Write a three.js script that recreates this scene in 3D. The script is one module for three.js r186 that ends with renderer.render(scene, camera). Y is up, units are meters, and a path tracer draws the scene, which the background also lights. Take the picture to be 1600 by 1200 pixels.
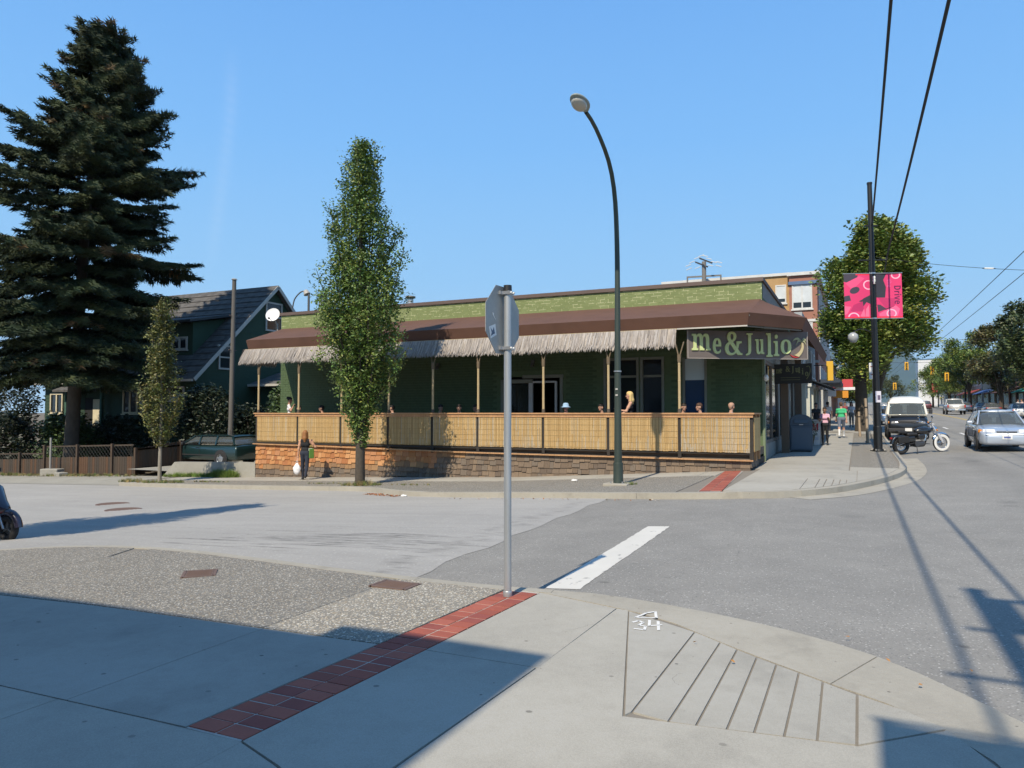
import * as THREE from 'three';
import { mergeGeometries, mergeVertices } from 'three/addons/utils/BufferGeometryUtils.js';
import { RoundedBoxGeometry } from 'three/addons/geometries/RoundedBoxGeometry.js';
import { TessellateModifier } from 'three/addons/modifiers/TessellateModifier.js';
import { TextGeometry } from 'three/addons/geometries/TextGeometry.js';
import { FontLoader } from 'three/addons/loaders/FontLoader.js';

// ---------------------------------------------------------------- camera, sky, sun
// street frame: x = a (along the side street, to the right), -z = b (along the avenue, away), y = up
const scene = new THREE.Scene();
const camera = new THREE.PerspectiveCamera(2 * Math.atan(600 / 1150) * 180 / Math.PI, 4 / 3, 0.1, 30000);
camera.position.set(0, 1.6, 0);
camera.rotation.order = 'YXZ';
camera.rotation.y = 25.2 * Math.PI / 180;
camera.rotation.x = Math.atan(45 / 1150);
scene.add(camera);

const renderer = new THREE.WebGLRenderer({ antialias: true });
renderer.setSize(1024, 768);
renderer.toneMapping = THREE.LinearToneMapping;
renderer.toneMappingExposure = 1.14;
renderer.shadowMap.enabled = true;

let seed = 4711; const reseed = n => { seed = n; };
const rnd = () => { seed |= 0; seed = seed + 0x6D2B79F5 | 0; let t = Math.imul(seed ^ seed >>> 15, 1 | seed); t = t + Math.imul(t ^ t >>> 7, 61 | t) ^ t; return ((t ^ t >>> 14) >>> 0) / 4294967296; };
const rr = (a, b) => a + (b - a) * rnd();
const pick = l => l[Math.floor(rnd() * l.length)];
const clamp = (x, a = 0, b = 1) => Math.min(b, Math.max(a, x));
const smooth = (e0, e1, x) => { const t = clamp((x - e0) / (e1 - e0)); return t * t * (3 - 2 * t); };
const lerp = (a, b, t) => a + (b - a) * t;
const table = (t, x) => { if (x <= t[0][0]) return t[0][1]; for (let i = 1; i < t.length; i++) if (x <= t[i][0]) return lerp(t[i - 1][1], t[i][1], (x - t[i - 1][0]) / (t[i][0] - t[i - 1][0])); return t[t.length - 1][1]; };

{ // clear summer sky: deep blue overhead, paler towards the horizon, one faint contrail
  const W = 2048, Hh = 1024, d = new Float32Array(W * Hh * 4);
  const stops = [[-5, [.48, .69, .87]], [0, [.48, .69, .88]], [4, [.40, .64, .88]], [10, [.29, .56, .87]], [20, [.2, .465, .86]], [32, [.142, .37, .79]], [50, [.118, .275, .58]], [90, [.10, .225, .45]]];
  const trail = [[8, -47.9], [11.7, -47.46], [15.7, -47.0], [17.9, -46.73], [20.9, -46.43], [24.6, -46.4], [26, -46.4]];
  for (let j = 0; j < Hh; j++) {
    const el = (j + .5) / Hh * 180 - 90, c = [0, 1, 2].map(k => table(stops.map(s => [s[0], s[1][k]]), el));
    for (let i = 0; i < W; i++) {
      const az = ((i + .5) / W - .5) * 2 * Math.PI;            // atan2(z, x)
      const bearing = Math.atan2(Math.cos(az), -Math.sin(az)) * 180 / Math.PI; // of (a, b)
      const o = (j * W + i) * 4; let t = 0;
      if (el > 9 && el < 26) { const dd = (bearing - table(trail, el)) * Math.cos(el * Math.PI / 180); t = .07 * Math.exp(-(dd * dd) / .16) * smooth(9, 14, el) * (1 - smooth(22, 26, el)) * (.75 + .25 * Math.sin(el * 9 + bearing * 3)); }
      for (let k = 0; k < 3; k++) d[o + k] = c[k] + t * (1 - c[k]);
      d[o + 3] = 1;
    }
  }
  const sky = new THREE.DataTexture(d, W, Hh, THREE.RGBAFormat, THREE.FloatType);
  sky.mapping = THREE.EquirectangularReflectionMapping; sky.magFilter = sky.minFilter = THREE.LinearFilter; sky.colorSpace = THREE.LinearSRGBColorSpace; sky.needsUpdate = true;
  scene.background = sky; scene.environment = sky;
}
const SUN_EL = 47 * Math.PI / 180;
const sun = new THREE.DirectionalLight(new THREE.Color().setRGB(1, .89, .71), 5.0);
sun.name = 'sun'; sun.position.set(0, 120 * Math.sin(SUN_EL), 120 * Math.cos(SUN_EL) - 20); sun.target.position.set(0, 0, -20);
sun.castShadow = true; sun.shadow.mapSize.set(4096, 4096); sun.shadow.radius = 1;
Object.assign(sun.shadow.camera, { left: -60, right: 60, top: 60, bottom: -60, near: 1, far: 300 });
scene.add(sun, sun.target);

// ---------------------------------------------------------------- scene helpers
const used = {};
const numbered = n => { const k = used[n] = (used[n] || 0) + 1; return k === 1 ? n : n + '_' + String(k - 1).padStart(3, '0'); };
const V = (a, h, b) => new THREE.Vector3(a, h, -b);
const shadowed = o => { o.traverse(m => { if (m.isMesh) { m.castShadow = true; m.receiveShadow = true; } }); return o; };
function tag(o, label, category, group) { o.userData.label = label; o.userData.category = category; if (group) o.userData.group = group; return o; }
function thing(name, label, category, group, pos, turn = 0) {
  const o = new THREE.Group(); o.name = numbered(name); tag(o, label, category, group);
  if (pos) o.position.copy(pos); o.rotation.y = turn; scene.add(o); return o;
}
function fuse(l) {
  if (!Array.isArray(l)) l = [l];
  l = l.flat(3).map(g => { g = g.index ? g.toNonIndexed() : g; for (const k of Object.keys(g.attributes)) if (!['position', 'normal', 'uv', 'color'].includes(k)) g.deleteAttribute(k); return g; });
  if (l.some(g => g.attributes.color)) l.forEach(g => { if (!g.attributes.color) paint(g, [1, 1, 1]); });
  if (l.some(g => !g.attributes.uv)) l.forEach(g => { if (!g.attributes.uv) g.setAttribute('uv', new THREE.BufferAttribute(new Float32Array(g.attributes.position.count * 2), 2)); });
  return l.length > 1 ? mergeGeometries(l) : l[0];
}
function mesh(name, geos, m) { const o = new THREE.Mesh(fuse(geos), m); o.name = name; o.castShadow = o.receiveShadow = true; return o; }
function part(parent, name, geos, m, label) { const o = mesh(name, geos, m); if (label) o.userData.label = label; parent.add(o); return o; }
function solo(name, geos, m, label, category, group) { const o = mesh(numbered(name), geos, m); tag(o, label, category, group); scene.add(o); return o; }
function struct(name, geos, m) { const o = mesh(numbered(name), geos, m); o.userData.kind = 'structure'; scene.add(o); return o; }
function copyOf(root, label) { const c = root.clone(); c.name = numbered(root.name.replace(/_\d{3}$/, '')); c.userData = { ...root.userData, label }; scene.add(c); return c; }
function paint(g, c) { const n = g.attributes.position.count, a = new Float32Array(n * 3); for (let i = 0; i < n; i++) { a[i * 3] = c[0]; a[i * 3 + 1] = c[1]; a[i * 3 + 2] = c[2]; } g.setAttribute('color', new THREE.BufferAttribute(a, 3)); return g; }
// uv in metres by dominant normal
function metric(g, s = 1) {
  if (g.index) g = g.toNonIndexed(); const p = g.attributes.position, uv = new Float32Array(p.count * 2);
  const A = new THREE.Vector3(), B = new THREE.Vector3(), C = new THREE.Vector3();
  for (let i = 0; i < p.count; i += 3) {
    A.fromBufferAttribute(p, i); B.fromBufferAttribute(p, i + 1); C.fromBufferAttribute(p, i + 2);
    const n = B.clone().sub(A).cross(C.clone().sub(A)), x = Math.abs(n.x), y = Math.abs(n.y), z = Math.abs(n.z);
    [A, B, C].forEach((q, k) => { const o = (i + k) * 2; if (y >= x && y >= z) { uv[o] = q.x / s; uv[o + 1] = q.z / s; } else if (x >= z) { uv[o] = q.z / s; uv[o + 1] = q.y / s; } else { uv[o] = q.x / s; uv[o + 1] = q.y / s; } });
  }
  g.setAttribute('uv', new THREE.BufferAttribute(uv, 2)); return g;
}
// box by bounds in street coordinates
const bx = (a0, a1, h0, h1, b0, b1) => { const g = new THREE.BoxGeometry(Math.abs(a1 - a0), Math.abs(h1 - h0), Math.abs(b1 - b0)); g.translate((a0 + a1) / 2, (h0 + h1) / 2, -(b0 + b1) / 2); return metric(g); };
const box = (w, h, d, x = 0, y = 0, z = 0, rx = 0, ry = 0, rz = 0) => { const g = new THREE.BoxGeometry(w, h, d); if (rx) g.rotateX(rx); if (rz) g.rotateZ(rz); if (ry) g.rotateY(ry); g.translate(x, y, z); return metric(g); };
const rbox = (w, h, d, r, x = 0, y = 0, z = 0, rx = 0, ry = 0, rz = 0, seg = 2) => { const g = new RoundedBoxGeometry(w, h, d, seg, r); if (rx) g.rotateX(rx); if (rz) g.rotateZ(rz); if (ry) g.rotateY(ry); g.translate(x, y, z); return g; };
const cyl = (r0, r1, h, x = 0, y = 0, z = 0, seg = 12, rx = 0, rz = 0) => { const g = new THREE.CylinderGeometry(r1, r0, h, seg); if (rx) g.rotateX(rx); if (rz) g.rotateZ(rz); g.translate(x, y, z); return g; };
// rod between two points
function rod(p, q, r0, r1 = r0, seg = 8) { const d = q.clone().sub(p), L = d.length(), g = new THREE.CylinderGeometry(r1, r0, L, seg); g.translate(0, L / 2, 0); g.applyQuaternion(new THREE.Quaternion().setFromUnitVectors(new THREE.Vector3(0, 1, 0), d.normalize())); g.translate(p.x, p.y, p.z); return g; }
const beam = (p, q, w, h) => { const d = q.clone().sub(p), L = d.length(), g = new THREE.BoxGeometry(w, h, L); const m = new THREE.Matrix4().lookAt(p, q, new THREE.Vector3(0, 1, 0)); g.applyMatrix4(m); const c = p.clone().add(q).multiplyScalar(.5); g.translate(c.x, c.y, c.z); return metric(g); };
function tube(pts, r, seg = 24, rad = 8) { return new THREE.TubeGeometry(new THREE.CatmullRomCurve3(pts), seg, r, rad, false); }
// tapered tube along points with per-point radius
function taper(pts, rs, rad = 8) {
  const curve = new THREE.CatmullRomCurve3(pts), n = (pts.length - 1) * 4, g = new THREE.TubeGeometry(curve, n, 1, rad, false), p = g.attributes.position;
  for (let i = 0; i <= n; i++) { const t = i / n, c = curve.getPointAt(t), f = t * (rs.length - 1), k = Math.min(rs.length - 2, Math.floor(f)), r = lerp(rs[k], rs[k + 1], f - k); for (let j = 0; j <= rad; j++) { const o = i * (rad + 1) + j; p.setXYZ(o, c.x + (p.getX(o) - c.x) * r, c.y + (p.getY(o) - c.y) * r, c.z + (p.getZ(o) - c.z) * r); } }
  return g;
}
// polygon from 3-D points (fan), uv in metres
function poly(pts) { const a = []; for (let i = 1; i < pts.length - 1; i++) for (const q of [pts[0], pts[i], pts[i + 1]]) a.push(q.x, q.y, q.z); const g = new THREE.BufferGeometry(); g.setAttribute('position', new THREE.Float32BufferAttribute(a, 3)); g.computeVertexNormals(); return metric(g); }
// a slab: polygon extruded along a vector
function slab3(pts, off) { const lo = pts.map(p => p.clone().add(off)), l = [poly(pts), poly([...lo].reverse())]; for (let i = 0; i < pts.length; i++) { const j = (i + 1) % pts.length; l.push(poly([pts[i], lo[i], lo[j], pts[j]])); } return fuse(l); }
const extr = (shape, depth, bevel = 0, seg = 12) => new THREE.ExtrudeGeometry(shape, { depth, bevelEnabled: bevel > 0, bevelSize: bevel, bevelThickness: bevel, bevelSegments: 1, curveSegments: seg });
const shape = pts => { const s = new THREE.Shape(); pts.forEach((p, i) => i ? s.lineTo(p[0], p[1]) : s.moveTo(p[0], p[1])); return s; };
const lathe = (pts, seg = 20) => new THREE.LatheGeometry(pts.map(p => new THREE.Vector2(p[0], p[1])), seg);

// ---------------------------------------------------------------- noise and textures
const NP = new Uint8Array(65536); for (let i = 0; i < 65536; i++) NP[i] = Math.floor(rnd() * 256);
const hsh = (x, y, p) => NP[(((x % p + p) % p) * 251 + ((y % p + p) % p) * 5003 + p * 97) & 65535] / 255;
function vnoise(x, y, p) { const xi = Math.floor(x), yi = Math.floor(y), fx = x - xi, fy = y - yi, u = fx * fx * (3 - 2 * fx), v = fy * fy * (3 - 2 * fy); return lerp(lerp(hsh(xi, yi, p), hsh(xi + 1, yi, p), u), lerp(hsh(xi, yi + 1, p), hsh(xi + 1, yi + 1, p), u), v); }
function fbm(u, v, f, oct) { let s = 0, a = .5, n = 0; for (let o = 0; o < oct; o++) { s += a * vnoise(u * f, v * f, f); n += a; a *= .55; f *= 2; } return s / n; }
const enc = x => Math.round(255 * clamp(x <= .0031308 ? 12.92 * x : 1.055 * Math.pow(x, 1 / 2.4) - .055));
function tex(n, m, fn, srgb = true) { // fn(u, v) -> linear rgb
  const d = new Uint8Array(n * m * 4);
  for (let j = 0; j < m; j++) for (let i = 0; i < n; i++) { const c = fn(i / n, j / m, i, j), o = (j * n + i) * 4; for (let k = 0; k < 3; k++) d[o + k] = srgb ? enc(c[k]) : Math.round(255 * clamp(c[k])); d[o + 3] = 255; }
  const t = new THREE.DataTexture(d, n, m); t.wrapS = t.wrapT = THREE.RepeatWrapping; t.magFilter = THREE.LinearFilter; t.minFilter = THREE.LinearMipmapLinearFilter; t.generateMipmaps = true; t.anisotropy = 8; if (srgb) t.colorSpace = THREE.SRGBColorSpace; t.needsUpdate = true; return t;
}
const rep = (t, x, y = x) => { const c = t.clone(); c.repeat.set(1 / x, 1 / y); c.needsUpdate = true; return c; };
function canvasTex(w, h, draw) { const c = document.createElement('canvas'); c.width = w; c.height = h; draw(c.getContext('2d'), w, h); const t = new THREE.CanvasTexture(c); t.colorSpace = THREE.SRGBColorSpace; t.anisotropy = 8; return t; }
const mottle = tex(512, 512, (u, v, i, j) => { const n = .80 + .26 * (fbm(u, v, 5, 5) - .5) + .10 * (fbm(u, v, 60, 2) - .5) + .10; return [n, n, n]; });
const bumpy = tex(512, 512, (u, v) => { const n = .5 * fbm(u, v, 24, 3) + .5 * fbm(u, v, 100, 2); return [n, n, n]; }, false);
const grainV = tex(512, 512, (u, v) => { const w = fbm(u, v, 4, 2) * .25, n = .72 + .42 * (fbm(u + w * .06, v * .125, 64, 3) - .5) + .25 * (fbm(u, v, 6, 3) - .5) + .12; return [n, n * .985, n * .96]; });
const C = (r, g, b) => new THREE.Color().setRGB(r, g, b);
const M = {};
const std = (c, rough = .8, o = {}) => new THREE.MeshStandardMaterial({ color: c.isColor ? c : C(...c), roughness: rough, side: THREE.DoubleSide, ...o });
const phys = (c, rough = .4, o = {}) => new THREE.MeshPhysicalMaterial({ color: c.isColor ? c : C(...c), roughness: rough, side: THREE.DoubleSide, ...o });
const mot = rep(mottle, 1.7), motS = rep(mottle, .6), motL = rep(mottle, 5), grain = rep(grainV, 1.0), bumpT = rep(bumpy, .5);
const worn = (c, rough = .85, o = {}) => std(c, rough, { map: mot, ...o });
const glass = (o = {}) => phys([.02, .025, .03], .04, { metalness: 0, specularIntensity: 1, ...o });
const font = await new FontLoader().loadAsync('fonts/droid/droid_sans_bold.typeface.json');
const fontSerif = await new FontLoader().loadAsync('fonts/droid/droid_serif_bold.typeface.json');

// ---------------------------------------------------------------- terrain heights (pavement level); the road lies below it
const FAR = [[-400, -6], [-60, -2.0], [-40, -1.5], [-21.5, -.92], [-10.3, -.51], [-2.2, 0], [500, 0]];
const NEAR = [[-400, -6], [-60, -2.0], [-40, -1.5], [-22, -.85], [-14, -.45], [-10, -.22], [-6, -.06], [-3, 0], [500, 0]];
function H(a, b) { const s = smooth(6, 17, b); return table(NEAR, a) * (1 - s) + table(FAR, a) * s + .017 * Math.max(0, Math.min(b, 420) - 22); }
const crown = a => .26 * clamp(1 - ((a - 8.3) / 7) ** 2);
function RH(a, b) { const d2 = (a + 1) ** 2 + (b - 6.2) ** 2; return H(a, b) - .13 + .06 * Math.exp(-d2 / 7) + crown(a); }
const onRoad = (a, b, o = 0) => V(a, RH(a, b) + o, b), onWalk = (a, b, o = 0) => V(a, H(a, b) + o, b);
// sheet: polygon in (a, b) laid on a height function, tessellated
const tess = new TessellateModifier(1.2, 9);
function sheet(pts, hf, off = 0, maxEdge = 0) {
  let g = new THREE.ShapeGeometry(shape(pts)); g = g.toNonIndexed();
  if (maxEdge) g = new TessellateModifier(maxEdge, 12).modify(g);
  const p = g.attributes.position, uv = new Float32Array(p.count * 2);
  for (let i = 0; i < p.count; i++) { const a = p.getX(i), b = p.getY(i); p.setXYZ(i, a, hf(a, b) + off, -b); uv[i * 2] = a; uv[i * 2 + 1] = b; }
  g.setAttribute('uv', new THREE.BufferAttribute(uv, 2)); g.deleteAttribute('normal');
  g = mergeVertices(g); g.computeVertexNormals(); return g.toNonIndexed();
}
// vertical skirt below the outline of a sheet
function skirt(pts, hf, off, depth, step = .8, closed = true) {
  const a = [], n = closed ? pts.length : pts.length - 1;
  for (let i = 0; i < n; i++) { const p = pts[i], q = pts[(i + 1) % pts.length], k = Math.max(1, Math.ceil(Math.hypot(q[0] - p[0], q[1] - p[1]) / step)); for (let s = 0; s < k; s++) { const P = [0, 1].map(e => { const t = (s + e) / k, x = lerp(p[0], q[0], t), y = lerp(p[1], q[1], t), h = hf(x, y) + off; return [V(x, h, y), V(x, h - depth, y)]; }); a.push(poly([P[0][0], P[0][1], P[1][1], P[1][0]])); } }
  return fuse(a);
}
function gridSheet(as, bs, hf, off = 0) {
  const pos = [], uv = [], idx = [], n = bs.length;
  for (const a of as) for (const b of bs) { pos.push(a, hf(a, b) + off, -b); uv.push(a, b); }
  for (let i = 0; i < as.length - 1; i++) for (let j = 0; j < n - 1; j++) { const k = i * n + j; idx.push(k, k + n, k + 1, k + 1, k + n, k + n + 1); }
  const g = new THREE.BufferGeometry(); g.setAttribute('position', new THREE.Float32BufferAttribute(pos, 3)); g.setAttribute('uv', new THREE.Float32BufferAttribute(uv, 2)); g.setIndex(idx); g.computeVertexNormals(); return g.toNonIndexed();
}
const range = (a, b, s) => { const l = []; for (let x = a; x < b - 1e-6; x += s) l.push(x); l.push(b); return l; };
// ================================================================ ground, roads and pavements
function chips(n, tile, count, rmin, rmax, bg, cols, bgNoise) {   // stones of real size scattered over a tile of the given metres; colour and height
  const col = new Float32Array(n * n * 3), ht = new Float32Array(n * n);
  for (let j = 0; j < n; j++) for (let i = 0; i < n; i++) { const f = 1 + bgNoise * (fbm(i / n, j / n, 6, 5) - .5) + .25 * (rnd() - .5), o = j * n + i; for (let k = 0; k < 3; k++) col[o * 3 + k] = bg[k] * f; ht[o] = .25 + .15 * rnd(); }
  for (let s = 0; s < count; s++) {
    const cx = rnd() * n, cy = rnd() * n, r = rr(rmin, rmax) / tile * n, e = rr(.6, 1), th = rnd() * 3.14, c = pick(cols), f = rr(.7, 1.2), R = Math.ceil(r);
    for (let y = -R; y <= R; y++) for (let x = -R; x <= R; x++) { const u = (x * Math.cos(th) + y * Math.sin(th)), v = (-x * Math.sin(th) + y * Math.cos(th)) / e, d = Math.hypot(u, v) / r; if (d < 1) { const o = ((Math.floor(cy) + y + n) % n) * n + (Math.floor(cx) + x + n) % n; for (let k = 0; k < 3; k++) col[o * 3 + k] = c[k] * f; ht[o] = .5 + .5 * Math.sqrt(1 - d * d); } }
  }
  return { map: tex(n, n, (u, v, i, j) => { const o = (j * n + i) * 3; return [col[o], col[o + 1], col[o + 2]]; }), bump: tex(n, n, (u, v, i, j) => { const h = ht[j * n + i]; return [h, h, h]; }, false), col, ht };
}
const aggTex = chips(1024, 1.6, 12500, .0045, .0095, [.17, .16, .14], [[.30, .275, .225], [.42, .39, .33], [.20, .18, .15], [.24, .20, .15], [.15, .15, .145], [.50, .48, .43], [.33, .27, .19]], .5);
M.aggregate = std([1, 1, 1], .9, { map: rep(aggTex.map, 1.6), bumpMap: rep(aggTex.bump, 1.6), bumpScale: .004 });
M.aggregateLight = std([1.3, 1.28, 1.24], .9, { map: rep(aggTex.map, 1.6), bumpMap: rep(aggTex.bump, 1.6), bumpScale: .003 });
const asph = chips(1024, 2.6, 9000, .003, .0075, [.205, .20, .19], [[.31, .305, .29], [.36, .355, .34], [.12, .12, .12], [.21, .20, .19], [.17, .165, .16], [.48, .47, .45]], .28);
M.asphalt = std([1.17, 1.16, 1.14], .88, { map: rep(asph.map, 2.6), bumpMap: rep(asph.bump, 2.6), bumpScale: .003 });
// old pale asphalt of the side street: chips, lengthwise wear, cracks and oil marks, one unique sheet
const SS = { a0: -30.4, b0: 5.5, w: 26, h: 13 };
{
  const W = 2048, Hn = 1024, dark = new Float32Array(W * Hn), blot = (a, b, ra, rb, s) => { const cx = (a - SS.a0) / SS.w * W, cy = (b - SS.b0) / SS.h * Hn, rx = ra / SS.w * W, ry = rb / SS.h * Hn; for (let y = Math.floor(cy - ry); y <= cy + ry; y++) for (let x = Math.floor(cx - rx); x <= cx + rx; x++) { if (x < 0 || y < 0 || x >= W || y >= Hn) continue; const d = Math.hypot((x - cx) / rx, (y - cy) / ry); if (d < 1) dark[y * W + x] = Math.max(dark[y * W + x], s * (1 - d) * (.4 + .9 * vnoise(x * .12, y * .3, 4096))); } };
  const crack = (a, b, da, db, n, s, w) => { for (let k = 0; k < n; k++) { blot(a, b, w, w, s * rr(.6, 1)); a += da + rr(-.02, .02); b += db + rr(-.018, .018); } };
  for (const [a, b, n] of [[-9.5, 8.9, 110], [-8.6, 10.2, 90], [-12, 9.6, 60], [-16, 12.4, 120], [-21, 13.4, 90], [-10, 12.6, 140], [-26, 11, 100], [-7.5, 8.2, 60], [-13.5, 15.2, 90], [-20, 9.2, 100]]) crack(a, b, .03, rr(-.003, .003), n, .38, .035);
  for (const [a, b, n] of [[-9, 7.4, 60], [-15, 10, 50], [-22, 11, 60], [-12.5, 13, 50]]) crack(a, b, .004, .03, n, .3, .03);
  for (let k = 0; k < 34; k++) blot(rr(-9.5, -5), rr(7.6, 9.6), rr(.3, 1.1), rr(.03, .09), rr(.3, .75));
  for (let k = 0; k < 26; k++) blot(rr(-8.5, -5.6), rr(8.4, 9.4), rr(.2, .7), rr(.05, .16), rr(.3, .55));
  for (let k = 0; k < 120; k++) blot(rr(-30, -5), rr(7, 17.5), rr(.04, .5), rr(.02, .07), rr(.1, .3));
  for (let k = 0; k < 60; k++) blot(-4.6 - rr(0, .4) - .09 * k / 8, 6.8 + k * .14, rr(.1, .3), rr(.06, .14), rr(.15, .4));
  const t = tex(W, Hn, (u, v, i, j) => {
    const o = ((j * 3) % 1024 * 1024 + (i * 3) % 1024) * 3, chip = (asph.col[o] - .205) * .55, n = fbm(u, v, 4, 6) - .5, st = fbm(u * .25, v, 48, 3) - .5, d = 1 - dark[j * W + i];
    const L = (.315 + chip + .07 * n + .045 * st) * d; return [L * 1.01, L, L * .975];
  });
  t.repeat.set(1 / SS.w, 1 / SS.h); t.offset.set(-SS.a0 / SS.w, -SS.b0 / SS.h); M.oldAsphalt = std([1.04, 1.01, .965], .9, { map: t, bumpMap: rep(asph.bump, 2.6), bumpScale: .002 });
}
{ // avenue asphalt near the crossing: patched, cracked, oil-spotted, polished in the wheel tracks
  const W = 2048, A = { a0: -6, b0: 3, w: 26, h: 26 }, dk = new Float32Array(W * W);
  const blot = (a, b, ra, rb, s) => { const cx = (a - A.a0) / A.w * W, cy = (b - A.b0) / A.h * W, rx = Math.max(1.1, ra / A.w * W), ry = Math.max(1.1, rb / A.h * W); for (let y = Math.floor(cy - ry); y <= cy + ry; y++) for (let x = Math.floor(cx - rx); x <= cx + rx; x++) { if (x < 0 || y < 0 || x >= W || y >= W) continue; const d = Math.hypot((x - cx) / rx, (y - cy) / ry); if (d < 1) { const o = y * W + x, v = s * Math.min(1, (1 - d) * 1.6) * (.4 + .9 * vnoise(x * .2, y * .2, 4096)); if (Math.abs(v) > Math.abs(dk[o])) dk[o] = v; } } };
  const crack = (a, b, th, n, s) => { for (let k = 0; k < n; k++) { blot(a, b, .014, .014, s * rr(.5, 1)); th += rr(-.35, .35); a += Math.cos(th) * .03; b += Math.sin(th) * .03; th *= .97; } };
  for (let k = 0; k < 26; k++) crack(rr(-4, 14), rr(5, 26), pick([0, 0, 1.57]), Math.round(rr(40, 160)), .3);
  crack(-4.4, 12.2, .05, 260, .35); crack(-1, 16.2, 0, 200, .3); crack(-3.5, 9.3, .3, 120, .3);
  for (let k = 0; k < 160; k++) blot(rr(-4, 16), rr(6, 28), rr(.02, .09), rr(.02, .09), rr(.15, .45));
  for (let k = 0; k < 34; k++) blot(rr(2, 7), rr(5, 28), rr(.08, .3), rr(.15, .7), rr(.08, .22));
  for (let k = 0; k < 60; k++) blot(rr(-4, 14), rr(6, 27), rr(.2, .8), rr(.1, .35), rr(-.10, .12));
  // the same ground seen twice: a coarse sheet, and a finer one for the patch nearest the viewpoint
  const sample = (a, b, chip) => { const u = (a - A.a0) / A.w, v = (b - A.b0) / A.h, x = clamp(Math.floor(u * W), 0, W - 1), y = clamp(Math.floor(v * W), 0, W - 1), px = ((Math.floor(a / 2.6 * 1024) % 1024) + 1024) % 1024, py = ((Math.floor(b / 2.6 * 1024) % 1024) + 1024) % 1024, o = (py * 1024 + px) * 3, c = asph.col, n = fbm(u, v, 5, 6) - .5, st = fbm(u, v * .2, 40, 3) - .5, tr = [3.2, 4.9, 6.5, 9.9].reduce((s, q) => s + Math.exp(-(((a - q + .25 * Math.sin(b * .35 + q)) / .38) ** 2)), 0) * (.35 + 1.1 * fbm(u * 3, v, 12, 3)), f = (1 + .28 * n + .12 * st - .13 * tr) * (1 - dk[y * W + x]); return [(.208 + (c[o] - .208) * chip) * f, (.204 + (c[o + 1] - .204) * chip) * f, (.194 + (c[o + 2] - .194) * chip) * f]; };
  const mk = (q, chip) => { const t = tex(W, W, (u, v) => sample(q.a0 + u * q.w, q.b0 + v * q.h, chip)); t.repeat.set(1 / q.w, 1 / q.h); t.offset.set(-q.a0 / q.w, -q.b0 / q.h); return std([1.15, 1.125, 1.075], .88, { map: t, bumpMap: rep(asph.bump, 2.6), bumpScale: .004 }); };
  M.asphalt = mk(A, .75); M.asphaltNear = mk({ a0: -6, b0: 3.5, w: 13, h: 13 }, 1);
}
// concrete: fine cement grain, trowel mottling, gum spots and rust specks
{
  const n = 1024, spots = []; for (let k = 0; k < 26; k++) spots.push([rnd(), rnd(), rr(.003, .0075), rr(.3, .7)]); for (let k = 0; k < 60; k++) spots.push([rnd(), rnd(), rr(.0008, .002), rr(.2, .7)]);
  const m = new Float32Array(n * n).fill(1); for (let k = 0; k < 4; k++) { let x = rnd() * n, y = rnd() * n, th = rr(0, 6.28); for (let s = 0; s < rr(90, 240); s++) { const o = ((Math.floor(y) % n + n) % n) * n + (Math.floor(x) % n + n) % n; m[o] = .62; if (rnd() < .4) m[(o + 1) % (n * n)] = .75; th += rr(-.3, .3); x += Math.cos(th); y += Math.sin(th); } } for (const [x, y, r, s] of spots) { const R = Math.ceil(r * n); for (let j = -R; j <= R; j++) for (let i = -R; i <= R; i++) { const d = Math.hypot(i, j * 1.15) / (r * n); if (d < 1) { const o = ((Math.floor(y * n) + j + n) % n) * n + (Math.floor(x * n) + i + n) % n; m[o] = Math.min(m[o], 1 - s * Math.min(1, (1 - d) * 3)); } } }
  const t = tex(n, n, (u, v, i, j) => { const f = (1 + .34 * (fbm(u, v, 3, 6) - .5) + .7 * Math.min(0, fbm(u + .37, v + .11, 6, 5) - .40) + .12 * (fbm(u, v, 40, 3) - .5) + .26 * (rnd() - .5)) * m[j * n + i]; return [.90 * f, .885 * f, .84 * f]; });
  M.concrete = std([.405, .388, .352], .9, { map: rep(t, 3.4), bumpMap: rep(bumpy, .35), bumpScale: .0012 });
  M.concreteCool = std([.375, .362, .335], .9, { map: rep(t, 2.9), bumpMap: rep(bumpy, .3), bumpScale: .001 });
  M.ramp = std([.39, .376, .345], .9, { map: rep(t, 2.6), bumpMap: rep(bumpy, .2), bumpScale: .0015 });
  M.kerb = std([.395, .372, .328], .92, { map: rep(t, 1.9), bumpMap: rep(bumpy, .4), bumpScale: .004 });
  M.concreteOld = std([.34, .33, .30], .95, { map: rep(t, 2.3), bumpMap: rep(bumpy, .5), bumpScale: .006 });
}
M.joint = std([.235, .21, .175], .95, { map: motS });
M.dirt = std([.17, .135, .09], 1, { map: motL, bumpMap: rep(bumpy, .9), bumpScale: .02 });
M.paintWhite = std([.78, .77, .74], .75, { map: rep(mottle, .9) });
M.stopPaint = std([1, 1, 1], .8, { map: rep(tex(512, 1024, (u, v) => { const n = fbm(u, v, 30, 4), w = smooth(.74, .84, n) * .8, f = .60 + .1 * (fbm(u, v, 8, 4) - .5); return [lerp(f, .27, w), lerp(f * .96, .265, w), lerp(f * .87, .25, w)]; }), 2.4, 4.8) });
M.paintYellow = std([.62, .42, .07], .75, { map: rep(mottle, .9) });
M.iron = std([.16, .105, .085], .75, { map: motS });
M.brickPave = [[.36, .095, .06], [.32, .085, .055], [.40, .115, .075], [.29, .075, .055]].map(c => std(c, .85, { map: motS, bumpMap: bumpT, bumpScale: .0015 }));

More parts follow.
